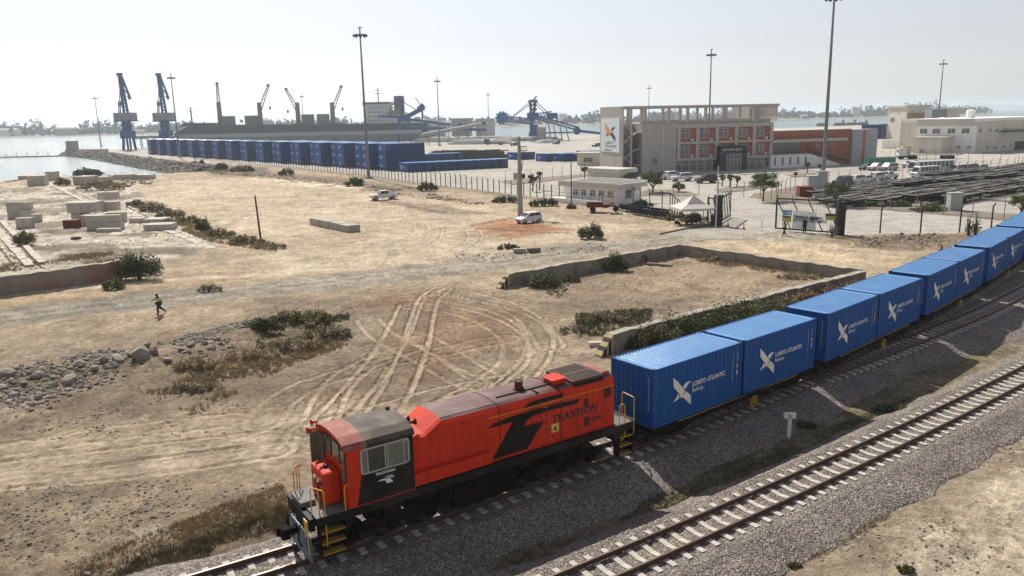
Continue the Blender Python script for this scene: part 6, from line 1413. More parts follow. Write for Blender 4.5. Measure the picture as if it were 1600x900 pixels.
# trackside marker
P = GP(1232, 684); e = empty('track_marker', P, 0, 'white trackside marker post with letter S between the tracks', 'track marker'); ang = math.atan2(-P.y, -P.x)+math.pi/2
e.rotation_euler = (0, 0, ang+.35); WC = M('white painted concrete', (.66, .66, .64), .8, .06, 5, tint=(.45, .43, .4), tscale=4)
MB().box(-.085, .085, -.06, .06, -.15, .95).build('post', WC, e, bevel=.01); hd_ = MB().prism([(-.27, .95), (.27, .95), (.27, 1.22), (-.27, 1.22)], lambda x, z: (x, -.07, z), lambda x, z: (x, .07, z)).build('head', WC, e, bevel=.01)
mb = MB(); text_mb(mb, 'S', lambda u_, v_: (-.07+u_, -.074, 1.0+v_), .24, .006); mb.build('letter', DSTL, hd_)
# ------------------------------------------------------------------ concrete blocks
def block(px, py, w, d, h, rz, label, z=0, mat=CONCP, group='loose concrete blocks on the slab yard', name='concrete_block', cat='concrete block'):
    P = GP(px, py); P.z = max(P.z, -.05)+z; o = MB().box(-w/2, w/2, 0, d, 0, h).build(name, mat, loc=P, rz=rz, bevel=.03); tag(o, label, cat, group); return o
BL = [(23, 342, 2.0, 1.2, 1.0, .2, 0, 'bottom block of the two high pile nearest the frame edge'), (43, 343, 1.7, 1.2, 1.0, .2, 0, 'bottom block beside it in the pile nearest the frame edge'), (23, 342, 2.0, 1.1, .9, .22, 1.0, 'top block of the pile nearest the frame edge'), (42, 342, 1.7, 1.1, .9, .18, 1.0, 'second top block of the pile nearest the frame edge'),
 (37, 357, 2.1, 1.3, 1.1, .1, 0, 'single squat concrete block in front of the edge pile'), (57, 348, 1.3, 1.2, .9, .3, 0, 'small concrete block behind the squat one'),
 (120, 350, 1.3, 4.5, 1.15, .15, 0, 'long concrete block forming the left base of the big pile'), (143, 353, 3.0, 2.4, 1.15, .12, 0, 'long concrete block at the front base of the big pile'), (130, 350, 4.2, 3.6, 1.1, .13, 1.15, 'wide concrete block on top of the big pile'),
 (176, 348, 3.6, 1.3, 1.1, .1, 0, 'concrete block to the right of the big pile, bottom layer'), (166, 345, 3.9, 1.3, 1.0, .1, 1.1, 'concrete block to the right of the big pile, middle layer'), (172, 341, 3.0, 1.2, .9, .12, 2.1, 'uppermost concrete block behind the big pile'),
 (163, 359.5, 4.9, 1.1, .75, .05, 0, 'lower of two long blocks lying in front of the big pile'), (162, 359, 4.8, 1.0, .75, .06, .75, 'upper of two long blocks lying in front of the big pile'), (168, 363, 3.2, .9, .5, 0, 0, 'thin slab lying in front of the long blocks'),
 (211, 349.5, 2.0, 1.6, .7, -.1, 0, 'small pale block between the big pile and flat slabs'), (238, 349, 3.4, 2.6, .55, -.15, 0, 'flat pale slab behind the front slab'), (246, 360, 3.8, 2.6, .85, .1, 0, 'flat concrete slab nearest the weeds'),
 (57, 291, 4.0, 4, 2.6, .3, 0, 'large square block close to the water'), (79, 282, 2.6, 3, 2.4, .1, 0, 'upright square block right at the water edge'), (42, 279, 4.5, 9, 1.2, .5, -.3, 'dark slipway slab at the water edge'),
 (127, 289, 4.5, 4, 2.2, -.2, 0, 'grey block half hidden by brown weeds'), (152, 286, 5, 3, 1.6, -.1, 0, 'low block behind the brown weeds'), (192, 281, 5, 3, 1.4, 0, 0, 'block row beside the dark heap, first one'), (222, 280, 5, 3, 1.2, 0, 0, 'block row beside the dark heap, last one')]
for i, (px, py, w, d, h, rz, z, lb) in enumerate(BL):
    f_ = 1.4 if i < 14 else 1.0
    block(px, py, w, d, h*f_, rz+random.uniform(-.04, .04), lb, z*f_)
A, B = G(484, 350.5), G(543.5, 363.5); d = (B-A); rz = math.atan2(d.y, d.x)
for k in range(4):
    p = A.lerp(B, (k+.5)/4); w_ = d.length/4-.14; o = MB().box(-w_/2, w_/2, random.uniform(-.05, .1), 1.9, -.05, random.uniform(.92, 1.05)).build('barrier_block', CONC, loc=(p.x, p.y, gz(p.x, p.y)), rz=rz+random.uniform(-.02, .02), bevel=.04); tag(o, f'grey concrete barrier block, {ORD[k]} of four in the row on the sand', 'concrete block', 'row of four concrete blocks on the sand')
block(110, 357, 2.0, 1.4, 1.15, .1, 'dark red metal tank beside the big block pile', mat=M('dark red tank', (.13, .025, .02), .8, .3, 2), group=None, name='red_tank', cat='tank')
P = GP(119, 374); e = MB(); [e.tube((.5*math.cos(k*math.pi/6), .5*math.sin(k*math.pi/6), .14), (.5*math.cos((k+1)*math.pi/6), .5*math.sin((k+1)*math.pi/6), .14), .16, n=8) for k in range(12)]; tag(e.build('old_tyre', TYRE, loc=P), 'black tyre lying flat on the slab yard', 'tyre')
for i, (a_, b_, w_) in enumerate((((-10, 356), (47, 417), .8), ((2, 346), (66, 413), .7), ((75, 287), (165, 331), .8), ((258, 359), (333, 389), 1.0), ((190, 318), (262, 352), .6), ((120, 300), (178, 326), .5))):
    A_, B_ = G(*a_), G(*b_); d_ = B_-A_; mb = MB(); n_ = max(4, int(d_.length/2.6)); rnd = random.Random(i+40)
    for k in range(n_): x0 = d_.length*k/n_; mb.box(x0+.04, x0+d_.length/n_*rnd.uniform(.9, .99), -w_/2+rnd.uniform(-.04, .04), w_/2, -.2, .14+rnd.uniform(-.03, .05))
    o = mb.build('foundation_strip', CONCP, loc=(A_.x, A_.y, gz(A_.x, A_.y)), rz=math.atan2(d_.y, d_.x), bevel=.02); tag(o, ['pale concrete strip running to the stone wall, closest to the frame edge', 'pale concrete strip running to the stone wall, second from the frame edge', 'pale concrete strip leading from the water side blocks into the yard', 'pale concrete strip beyond the flat slab nearest the weeds', 'narrow concrete strip between big block pile and weeds', 'narrow concrete strip behind the big block pile'][i], 'concrete strip', 'concrete foundation strips')
# ------------------------------------------------------------------ walls
WST = M('old masonry wall', (.27, .24, .195), .95, .3, 1.1, .04, 5, tint=(.14, .12, .095), tscale=.9, tamt=.8); WTOP = M('pale wall coping', (.34, .31, .255), .95, .35, 1.5, .03, 6, tint=(.2, .175, .14), tscale=1.2, tamt=.8)
def lowwall(P, Q, h, th, label, name='retaining_wall', mat=WST, h2=None):
    d = Q-P; L_ = d.length; e = empty(name, (P.x, P.y, 0), math.atan2(d.y, d.x), label, 'wall'); h2 = h if h2 is None else h2
    mb = MB(); n = int(L_/.8)+1; rnd = random.Random(int(L_*10)); zs = [h+(h2-h)*k/n+rnd.uniform(-.08, .08) for k in range(n+1)]; ys = [rnd.uniform(-.04, .04) for _ in range(n+1)]
    vs = []
    for k in range(n+1):
        x = L_*k/n; vs += [(x, ys[k]-th*.1, -.5), (x, ys[k], zs[k]), (x, ys[k]+th, zs[k]), (x, ys[k]+th*1.1, -.5)]
    fs = [(k*4+j, k*4+j+1, k*4+5+j, k*4+4+j) for k in range(n) for j in range(3)]+[(0, 1, 2, 3), tuple(n*4+j for j in (3, 2, 1, 0))]
    mb.add(vs, fs); mb.build('wall', mat, e)
    mb = MB(); vs = []
    for k in range(n+1): x = L_*k/n; vs += [(x, ys[k]-.05, zs[k]-.05), (x, ys[k]-.05, zs[k]+.04), (x, ys[k]+th+.05, zs[k]+.04), (x, ys[k]+th+.05, zs[k]-.05)]
    mb.add(vs, fs); mb.build('coping', WTOP, e); return e
cN, cE = G(1062, 399), G(1343, 441)
w1 = lowwall(G(796, 449), cN, 1.15, .45, 'long low concrete wall along the gravel road with weeds on it')
w2 = lowwall(cN, cE, 1.05, .45, 'low pale concrete wall running from the far corner towards the train')
w3 = lowwall(G(958, 553), cE+Vector((.4, -.3, 0)), 1.25, .5, 'low wall parallel to the train with bushes growing against it', h2=1.0)
STR = M('black and yellow stripe dark', (.02, .02, .018), .8); STY = M('faded yellow stripe', (.42, .36, .17), .85, .15, 5)
def striped_end(P, Q, h, th, label):
    """sloping end block with diagonal stripes"""
    d = (P-Q).normalized(); e = empty('wall_end_block', (P.x, P.y, 0), math.atan2(d.y, d.x), label, 'wall end'); L_ = 1.1
    for k in range(5):
        a, b = k/5, (k+1)/5; f = lambda t: (L_*t, h*(1-t)+.12*t)
        mb = MB(); (x0, z0), (x1, z1) = f(a), f(b); mb.prism([(x0, -.3), (x0, z0), (x1, z1), (x1, -.3)], lambda x, z: (x+(.012 if k == 0 else 0), -th-.05, z), lambda x, z: (x, .05, z)); mb.build('stripe', STY if k % 2 == 0 else STR, e)
    return e
striped_end(G(958, 553), cE, 1.28, .5, 'sloping wall end with faded yellow and black stripes near the first container'); striped_end(G(796, 449), cN, 1.15, .45, 'sloping striped wall end by the gravel road'); 
GRF = M('graffiti stone wall', (.25, .215, .175), .95, .35, .9, .06, 3, tint=(.30, .07, .055), tscale=.45, tamt=.7)
lowwall(G(-60, 470), G(192, 436), 1.5, .6, 'old stone wall with red graffiti below the slab yard', mat=GRF, name='stone_wall', h2=1.75)
# slipway pier arm and breakwater head
P = G(108, 240); mb = MB(); mb.box(-46, 0, -1, 1, -2.2, -.9)
for k in range(6): mb.tube((-42+k*6, 0, -1), (-42+k*6, 0, 1.2), .25, n=6)
o = mb.build('jetty', CONC, loc=P, rz=.0); tag(o, 'low narrow jetty reaching out from the breakwater head', 'jetty')
o = MB().box(0, 24, -4, 4, -2.5, 2.2).box(0, 3, -3, 3, 2.2, 7).build('breakwater_head', CONC, loc=P+Vector((-2, 6, 0)), rz=-.35); tag(o, 'concrete head block at the tip of the rock breakwater', 'breakwater head')
# ================================================================== vegetation, stones
def leafmat(name, c, var=.35, tr=.35):
    if name in MATS: return MATS[name]
    mt = M(name, c, .75, var, 1.7, spec=.2, tint=tuple(min(1, x*1.7) for x in c), tscale=.9, tamt=.6); return mt
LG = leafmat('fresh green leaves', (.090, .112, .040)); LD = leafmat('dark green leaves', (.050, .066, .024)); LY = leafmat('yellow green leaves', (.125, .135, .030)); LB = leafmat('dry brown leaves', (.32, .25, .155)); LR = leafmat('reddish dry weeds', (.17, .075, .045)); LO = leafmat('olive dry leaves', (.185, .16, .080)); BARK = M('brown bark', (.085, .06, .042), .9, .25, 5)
DRY = leafmat('dry straw grass', (.33, .26, .155)); GGR = leafmat('grey green grass', (.15, .145, .085))
def leaves(n, blobs, size, seed, droop=0.0):
    """n leaf faces spread through lumpy blobs [(cx, cy, cz, rx, ry, rz)] in local metres -> arrays"""
    g = np.random.default_rng(seed); k = g.integers(0, len(blobs), n); B = np.array(blobs)[k]
    d = g.normal(size=(n, 3)); d /= np.linalg.norm(d, axis=1)[:, None]; rr = g.random(n)**.42
    rr *= .75+.5*np.abs(np.sin(d[:, 0]*5+k)*np.cos(d[:, 1]*6+k*2))
    c = B[:, :3]+d*rr[:, None]*B[:, 3:]
    a = g.normal(size=(n, 3)); a[:, 2] *= .5; a /= np.linalg.norm(a, axis=1)[:, None]; b = np.cross(a, g.normal(size=(n, 3))); b /= np.linalg.norm(b, axis=1)[:, None]
    s = size*(.6+.8*g.random(n))[:, None]; a = a*s; b = b*s*.5
    c[:, 2] = np.maximum(c[:, 2], .02)
    V = np.stack([c-a, c-b, c+a, c+b], 1).reshape(-1, 3); return V
def cards(name, V, mat, parent=None, loc=None, q=4):
    me = bpy.data.meshes.new(name); n = len(V)//q; me.vertices.add(len(V)); me.vertices.foreach_set('co', V.ravel().astype(np.float32)); me.loops.add(n*q); me.loops.foreach_set('vertex_index', np.arange(n*q, dtype=np.int32)); me.polygons.add(n); me.polygons.foreach_set('loop_start', np.arange(0, n*q, q, dtype=np.int32)); me.polygons.foreach_set('loop_total', np.full(n, q, np.int32)); me.update(calc_edges=True); me.materials.append(mat)
    o = bpy.data.objects.new(name, me); COL.objects.link(o)
    if parent: o.parent = parent
    if loc is not None: o.location = loc
    return o
SEED = [100]
def bush(px, py, wpx, hpx, mat, label, dens=1.0, mat2=None, name='shrub', group=None, sparse=False, P=None):
    P = P or GP(px, py); dist = math.hypot(P.x, P.y); w = wpx*dist/FPX; h = hpx*dist/FPX*1.05; SEED[0] += 1; g = random.Random(SEED[0])
    e = empty(name, P, 0, label, 'shrub', group); bl = []
    nb_ = max(4, int(w/h*5))
    for k in range(nb_):
        u = (k+.5)/nb_*2-1; u += g.uniform(-.2, .2); hh = h*(1-.45*u*u)*g.uniform(.65, 1.05); bl.append((u*w*.42, g.uniform(-.3, .3)*w*.35, hh*.5, w/nb_*g.uniform(1.0, 1.6), min(w*.3, h*.8)*g.uniform(.6, 1.0), hh*.5))
    sz = max(.05, dist/FPX*1.5); n = int(min(5000, max(500, w*h/(sz*sz)*4.5))*dens)
    V = leaves(n, bl, sz, SEED[0]); 
    if mat2:
        m_ = int(n*.6)*4; cards('foliage', V[:m_], mat, e); cards('dry_foliage', V[m_:], mat2, e)
    else: cards('foliage', V, mat, e)
    st = MB()
    for k in range(9 if not sparse else 14): a = g.uniform(0, 6.28); r_ = g.uniform(.2, .45)*w; st.tube((g.uniform(-.1, .1), g.uniform(-.1, .1), 0), (math.cos(a)*r_, math.sin(a)*r_*.6, h*g.uniform(.6, 1.05)), .02*h+.008, .006, n=4)
    st.build('stem', BARK, e); return e
def tree(px, py, cw, ctop, cbot, mat, label, name='shade_tree', mat2=None):
    P = GP(px, py); dist = math.hypot(P.x, P.y); k_ = dist/FPX; w = cw*k_; zt = ztop(ctop, P, px); zb = ztop(cbot, P, px); SEED[0] += 1; g = random.Random(SEED[0]); e = empty(name, P, 0, label, 'tree', 'trees around the port gate')
    mid = (zt+zb)/2; r = w/2; tr = MB(); tr.tube((0, 0, -.1), (.1, 0, zb), .16, .11, n=8)
    bl = []
    for k in range(9):
        a = k*2*math.pi/9+g.uniform(-.3, .3); q = g.uniform(.35, .72)*r; c = Vector((math.cos(a)*q, math.sin(a)*q*.8, zb+(zt-zb)*g.uniform(.25, .75))); tr.tube((.1, 0, zb*g.uniform(.75, 1)), c, .07, .02, n=5); s_ = r*g.uniform(.26, .42); bl.append((c.x, c.y, c.z, s_, s_, s_*.72))
    bl.append((0, 0, zt-(zt-zb)*.3, r*.35, r*.35, (zt-zb)*.28))
    tr.build('trunk', BARK, e); sz = max(.09, k_*1.3); n = int(min(5200, w*(zt-zb)/(sz*sz)*4)); V = leaves(n, bl, sz, SEED[0])
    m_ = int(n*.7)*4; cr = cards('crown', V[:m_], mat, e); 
    cards('yellow_leaves', V[m_:], mat2 or LY, cr); return e  # random share of the leaf cards in yellow green
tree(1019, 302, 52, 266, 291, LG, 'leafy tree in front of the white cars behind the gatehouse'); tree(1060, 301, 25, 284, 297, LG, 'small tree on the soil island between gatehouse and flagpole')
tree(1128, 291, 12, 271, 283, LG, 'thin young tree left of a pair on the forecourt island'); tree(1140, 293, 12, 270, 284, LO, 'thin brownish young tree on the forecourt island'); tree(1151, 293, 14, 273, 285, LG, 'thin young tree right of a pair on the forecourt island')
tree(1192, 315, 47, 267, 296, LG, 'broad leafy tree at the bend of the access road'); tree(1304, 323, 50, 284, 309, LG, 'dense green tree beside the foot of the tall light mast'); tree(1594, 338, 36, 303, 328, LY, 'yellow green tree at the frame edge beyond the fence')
tree(1261, 271, 10, 252, 262, LG, 'tiny tree at the foot of the outside ramp'); tree(1281, 271, 9, 256, 264, LG, 'tiny round tree beside the brick wing stairs'); tree(1243, 277, 7, 268, 275, LG, 'tiny shrub like tree on the small forecourt island'); tree(913, 288, 12, 257, 270, LG, 'lone leaning young tree behind the gatehouse roof')
tree(843, 297, 10, 266, 280, LD, 'thin dark young tree behind the utility pole, right one'); tree(832, 299, 18, 270, 290, LD, 'bushy dark young tree behind the utility pole')
BU = [(218, 436, 66, 50, LD, LG, 'large dark green bush at the end of the stone wall'), (176, 453, 32, 18, LG, LO, 'small green bush in front of the stone wall'), (40, 383, 32, 21, LG, LO, 'green bush growing from the slab crack at the frame edge'), (328, 455, 36, 14, GGR, None, 'grey dry shrub beside the gravel road'),
 (922, 374, 42, 27, LG, LY, 'pale green leafy bush at the edge of the gravel road'), (963, 422, 42, 33, LD, LO, 'dark round bush leaning on the low road wall'), (795, 389, 38, 9, LG, None, 'low green weed patch below the red soil'),
 (1035, 527, 66, 30, LG, LD, 'green bush against the low wall behind the first container'), (1080, 512, 60, 26, LD, LO, 'dark green bush behind the joint of the first containers'), (1130, 500, 80, 34, LY, LG, 'bright green bush behind the second container'), (1185, 485, 60, 24, LO, LG, 'olive bush next to the bright green one'), (1240, 468, 70, 18, LR, LB, 'reddish dry weeds along the wall behind the third container'), (1300, 452, 50, 16, LB, LR, 'brown dry weeds along the wall near its far corner'),
 (990, 545, 60, 22, LO, LD, 'olive weeds beside the striped wall end'), (470, 508, 110, 22, LY, LO, 'wide yellow green shrub mat under the gravel road'), (415, 525, 46, 28, LD, LO, 'dark thorny shrub left of the yellow green mat'), (510, 528, 90, 22, LO, LB, 'olive dry shrub right of the yellow green mat'), (450, 548, 110, 22, LO, DRY, 'dry grassy shrub below the yellow green mat'), (395, 560, 90, 18, LB, DRY, 'brown dry shrub beside the boulder bank'), (310, 578, 80, 20, LB, DRY, 'light brown bush growing over the boulders'), (300, 610, 90, 14, LO, LB, 'low dry weeds under the boulder bank'),
 (557, 291, 28, 18, LD, LG, 'dark green bush by the fence left of the tall light mast'), (667, 299, 32, 16, LD, LG, 'dark green bush by the fence behind the white pickup'), (448, 274, 24, 12, LD, LO, 'small bush by the fence near the middle of the stacks'), (347, 265, 24, 12, LD, LG, 'green bush on the breakwater root, nearer the fence'), (310, 262, 24, 12, LD, LG, 'green bush on the breakwater root, nearer the water'), (380, 268, 40, 11, LR, LB, 'dark reddish weeds by the fence near the bay'),
 (136, 276, 40, 13, LD, LG, 'dark low bushes at the waterline'), (160, 297, 70, 16, LB, LR, 'brown dry heap of weeds beside the water side blocks'), (98, 290, 24, 12, LO, LY, 'small yellow green bush beside the water blocks'),
 (240, 331, 46, 13, LO, DRY, 'weed clump, first along the slab edge from the water'), (268, 340, 44, 15, LO, DRY, 'weed clump, second along the slab edge from the water'), (318, 362, 24, 22, LG, LY, 'upright green bush in the middle of the slab edge weeds'), (296, 348, 40, 12, LB, LO, 'weed clump, third along the slab edge from the water'), (345, 372, 46, 15, LO, DRY, 'weed clump left of the leaning wooden post'), (385, 382, 60, 16, LO, DRY, 'weed clump at the foot of the leaning wooden post'), (425, 389, 50, 11, LO, LB, 'low dry weeds right of the leaning wooden post'), (215, 322, 34, 10, LO, LB, 'small weed clump beside the dark heap'),
 (850, 322, 50, 13, LD, LG, 'green hedge like bush against the fence right of the utility pole'), (790, 316, 50, 11, LD, LO, 'green bush against the fence left of the utility pole'), (1082, 346, 44, 15, LY, LG, 'yellow green bush between motorcycles and tent'), (1058, 343, 40, 12, LO, LG, 'olive bush behind the last motorcycles'), (1003, 322, 34, 12, LD, LG, 'dark bush behind the motorcycles at the gatehouse corner'), (893, 326, 16, 8, LO, LD, 'tuft of weeds at the foot of the thin dark pole'),
 (1357, 324, 26, 9, LY, LG, 'yellow green shrub under the fence nearest the light mast'), (1405, 324, 34, 12, LY, LG, 'yellow green shrub under the fence, middle one'), (1452, 331, 44, 14, LY, LG, 'wide yellow green shrub under the fence near the grey cabinet'), (1524, 368, 12, 32, LG, None, 'tall sparse sapling by the black fence, right one'), (1512, 368, 10, 28, LG, None, 'tall sparse sapling by the black fence, left one'), (1300, 372, 16, 22, LO, None, 'sparse sapling in front of the sign gate'),
 (850, 448, 60, 22, LD, LO, 'creeping dark weeds on the road wall near its striped end'), (890, 440, 44, 10, LG, None, 'fresh green weeds at the foot of the road wall'), (1010, 410, 20, 14, LB, DRY, 'dry round bush inside the wall near the plank'), (1245, 436, 70, 11, LB, DRY, 'dry weeds inside the enclosure along the pale wall'), (1120, 408, 50, 9, DRY, LO, 'dry grass inside the enclosure near the far corner'), (940, 506, 90, 18, GGR, LO, 'grey green grass clump inside the enclosure'), (900, 520, 60, 13, GGR, LO, 'grey green grass clump near the tyre tracks'),
 (1392, 640, 60, 12, GGR, LD, 'green weeds between the tracks beyond the white marker'), (1260, 668, 40, 13, LD, GGR, 'dark green weeds beside the white marker'), (1240, 884, 26, 10, LY, LG, 'small bright weed on the bank at the bottom edge'), (1415, 893, 26, 12, LG, LY, 'small green weed at the bottom edge under the track')]
_w0, _w1 = G(958, 553), cE+Vector((.4, -.3, 0)); _wd = (_w1-_w0).normalized(); _wn = Vector((_wd.y, -_wd.x, 0))
WB = [(.10, 3.6, 1.5, LO, LD, 'green brown bush against the low wall behind the first container'), (.19, 4.2, 1.9, LG, LD, 'dense green bush against the wall, behind the middle of the first container'), (.28, 4.0, 1.7, LD, LO, 'dark green bush behind the joint of the first two containers'), (.37, 4.6, 2.0, LY, LG, 'bright green bush behind the second container'), (.46, 4.4, 1.7, LG, LO, 'green bush next to the bright green one'), (.55, 4.6, 1.4, LO, LB, 'olive brown weeds along the wall behind the third container'), (.65, 4.8, 1.2, LR, LB, 'reddish dry weeds along the wall behind the third container'), (.76, 5.0, 1.0, LB, LR, 'light brown weeds along the wall behind the fourth container'), (.88, 5.0, .9, LB, LO, 'brown dry weeds along the wall near its far corner')]
for t_, w_, h_, m1, m2, lb in WB:
    P = _w0.lerp(_w1, t_)+_wn*.75; P.z = gz(P.x, P.y); dd = math.hypot(P.x, P.y); bush(0, 0, w_*FPX/dd, h_*FPX/dd, m1, lb, mat2=m2, P=P)
SKIP = ('against the low wall behind', 'behind the joint', 'bright green bush behind', 'next to the bright', 'along the wall behind', 'along the wall near')
BU = [b for b in BU if not any(k in b[6] for k in SKIP)]
for b in BU: bush(b[0], b[1], b[2], b[3], b[4], b[6], mat2=b[5], sparse='sapling' in b[6], dens=.18 if 'sapling' in b[6] else (.5 if 'grass' in b[6] or 'dry' in b[6] else 1))
# ------------------------------------------------------------------ grass tufts and stones as loose cover
def zone_pts(zone, n, g):
    Z = np.array(gp(zone)); lo, hi = Z.min(0), Z.max(0); out = []
    while len(out) < n:
        p = g.uniform(lo, hi, (n*3, 2)); k = inpoly(p[:, 0], p[:, 1], [tuple(z) for z in Z]); d = fbm(p[:, 0], p[:, 1], 3.0, 3, 71) > g.uniform(.38, .62, len(p)); p = p[k & d]; out += p.tolist()
        if len(p) == 0: break
    return np.array(out[:n])
def grass(zones, mat, seed, label=None):
    g = np.random.default_rng(seed); VV = []
    for zone, n, h in zones:
        P_ = zone_pts(zone, n, g); 
        for x, y in P_:
            z = gz(x, y)-.02; m_ = g.integers(7, 15); a = g.uniform(0, 6.28, m_); l_ = g.uniform(.5, 1.2, m_)*h; t = g.uniform(.15, .6, m_); r0 = g.uniform(0, .12, m_)
            bx, by = x+np.cos(a)*r0, y+np.sin(a)*r0; w_ = .012+.012*g.random(m_); wx, wy = -np.sin(a)*w_, np.cos(a)*w_
            VV.append(np.stack([np.stack([bx-wx, by-wy, np.full(m_, z)], 1), np.stack([bx+wx, by+wy, np.full(m_, z)], 1), np.stack([bx+np.cos(a)*l_*t, by+np.sin(a)*l_*t, z+l_], 1)], 1).reshape(-1, 3))
    o = cards('dry_grass', np.concatenate(VV), mat, q=3); o['kind'] = 'stuff'; return o
grass([([(90, 930), (130, 885), (260, 832), (440, 765), (470, 830), (350, 880)], 1500, .12), ([(200, 600), (380, 560), (545, 500), (545, 540), (440, 580), (300, 650)], 1300, .2), ([(0, 400), (70, 400), (180, 395), (180, 410), (0, 425)], 700, .3), ([(215, 318), (340, 365), (440, 385), (430, 395), (330, 380), (200, 326)], 1500, .45)], DRY, 1)
grass([([(140, 930), (200, 880), (300, 850), (440, 800), (460, 835), (350, 890)], 1000, .13), ([(380, 520), (545, 490), (550, 530), (420, 560)], 1000, .22), ([(900, 490), (1020, 485), (1010, 520), (900, 530)], 900, .25), ([(820, 430), (900, 440), (870, 470)], 250, .2)], GGR, 2)
grass([([(820, 890), (1040, 790), (1240, 690), (1420, 620), (1560, 560), (1500, 590), (1300, 690), (1100, 780), (900, 870)], 1500, .09), ([(640, 860), (860, 800), (1050, 740), (1200, 690), (1180, 720), (900, 860), (760, 900)], 1300, .09)], leafmat('olive ground weeds', (.15, .14, .075)), 3)
grass([([(1060, 900), (1200, 860), (1380, 770), (1600, 650), (1600, 670), (1400, 800), (1250, 890)], 900, .12), ([(1060, 400), (1330, 428), (1300, 440), (1100, 412)], 700, .3), ([(1300, 372), (1500, 366), (1480, 385), (1330, 388)], 300, .2), ([(320, 262), (560, 286), (760, 318), (740, 322), (560, 292), (330, 272)], 1400, .35)], LB, 4)
ICO = None
def rocks(pts, sizes, seed, name, mats, kind='stuff'):
    """irregular stones merged into one loose cover"""
    g = np.random.default_rng(seed); bm = bmesh.new(); bmesh.ops.create_icosphere(bm, subdivisions=1, radius=1); bm.verts.ensure_lookup_table(); base = np.array([v.co for v in bm.verts]); F = np.array([[v.index for v in f.verts] for f in bm.faces]); bm.free()
    n = len(pts); nb_ = len(base); sc = np.stack([sizes*g.uniform(.7, 1.3, n), sizes*g.uniform(.6, 1.1, n), sizes*g.uniform(.4, .8, n)], 1)
    V = base[None]*(1+g.uniform(-.28, .28, (n, nb_, 1)))*sc[:, None, :]; a = g.uniform(0, 6.28, n); ca, sa = np.cos(a)[:, None], np.sin(a)[:, None]; t = g.uniform(-.5, .5, n)[:, None]
    x, y, z = V[..., 0], V[..., 1], V[..., 2]; z2 = z+x*t*.6; V = np.stack([x*ca-y*sa, x*sa+y*ca, z2], -1)+np.array(pts)[:, None, :]+np.array([0, 0, 1])*sizes[:, None, None]*.12
    FF = (F[None]+np.arange(n)[:, None, None]*nb_).reshape(-1, 3)
    me = bpy.data.meshes.new(name); me.from_pydata(V.reshape(-1, 3).tolist(), [], FF.tolist()); me.materials.append(mats); o = bpy.data.objects.new(name, me); COL.objects.link(o)
    if kind: o['kind'] = kind
    return o
STN = M('pale broken stone', (.255, .23, .195), .95, .3, 1.3, .02, 12, tint=(.19, .165, .135), tscale=1.1, tamt=.8); STD = M('dark broken stone', (.17, .15, .125), .95, .3, 1.3, .02, 12); RIP = M('breakwater rock', (.17, .155, .135), .95, .4, .8, tint=(.27, .25, .215), tscale=.5, tamt=.7)
def scatter(zones, seed, mat, name='stones'):
    g = np.random.default_rng(seed); P_ = []; S_ = []
    for zone, n, s0_, s1_ in zones:
        q = zone_pts(zone, n, g)
        if not len(q): continue
        P_ += [(x, y, gz(x, y)) for x, y in q]; S_ += list(s0_+(s1_-s0_)*g.random(len(q))**4)
    return rocks(np.array(P_), np.array(S_), seed, name, mat)
scatter([([(-60, 620), (0, 575), (120, 560), (260, 535), (400, 505), (400, 530), (300, 560), (200, 590), (60, 640)], 1900, .03, .22), ([(0, 900), (0, 760), (440, 740), (460, 830), (200, 900)], 1100, .02, .10), ([(0, 640), (300, 620), (420, 640), (400, 680), (0, 690)], 700, .02, .10),
 ([(560, 450), (850, 450), (900, 560), (760, 620), (560, 600)], 800, .015, .07), ([(820, 440), (1060, 395), (1330, 432), (1100, 480), (960, 520)], 700, .03, .13), ([(1180, 880), (1600, 660), (1600, 900)], 900, .015, .09), ([(1050, 900), (1200, 850), (1600, 640), (1600, 660), (1250, 860)], 1200, .02, .09), ([(560, 460), (1030, 440), (1020, 560), (560, 640)], 500, .02, .06),
 ([(0, 300), (180, 290), (320, 370), (180, 400), (0, 425)], 700, .05, .22), ([(1330, 370), (1480, 366), (1470, 380), (1350, 382)], 260, .08, .35), ([(700, 400), (960, 378), (950, 392), (720, 412)], 260, .05, .2)], 5, STN)
scatter([([(-60, 620), (0, 575), (120, 560), (260, 535), (400, 505), (560, 480), (540, 500), (300, 570), (60, 650)], 1900, .03, .2), ([(0, 900), (0, 770), (300, 745), (300, 800), (100, 900)], 800, .02, .09), ([(140, 270), (240, 280), (240, 292), (140, 292)], 500, .15, .5), ([(560, 286), (760, 316), (750, 322), (560, 296)], 300, .1, .35)], 6, STD)
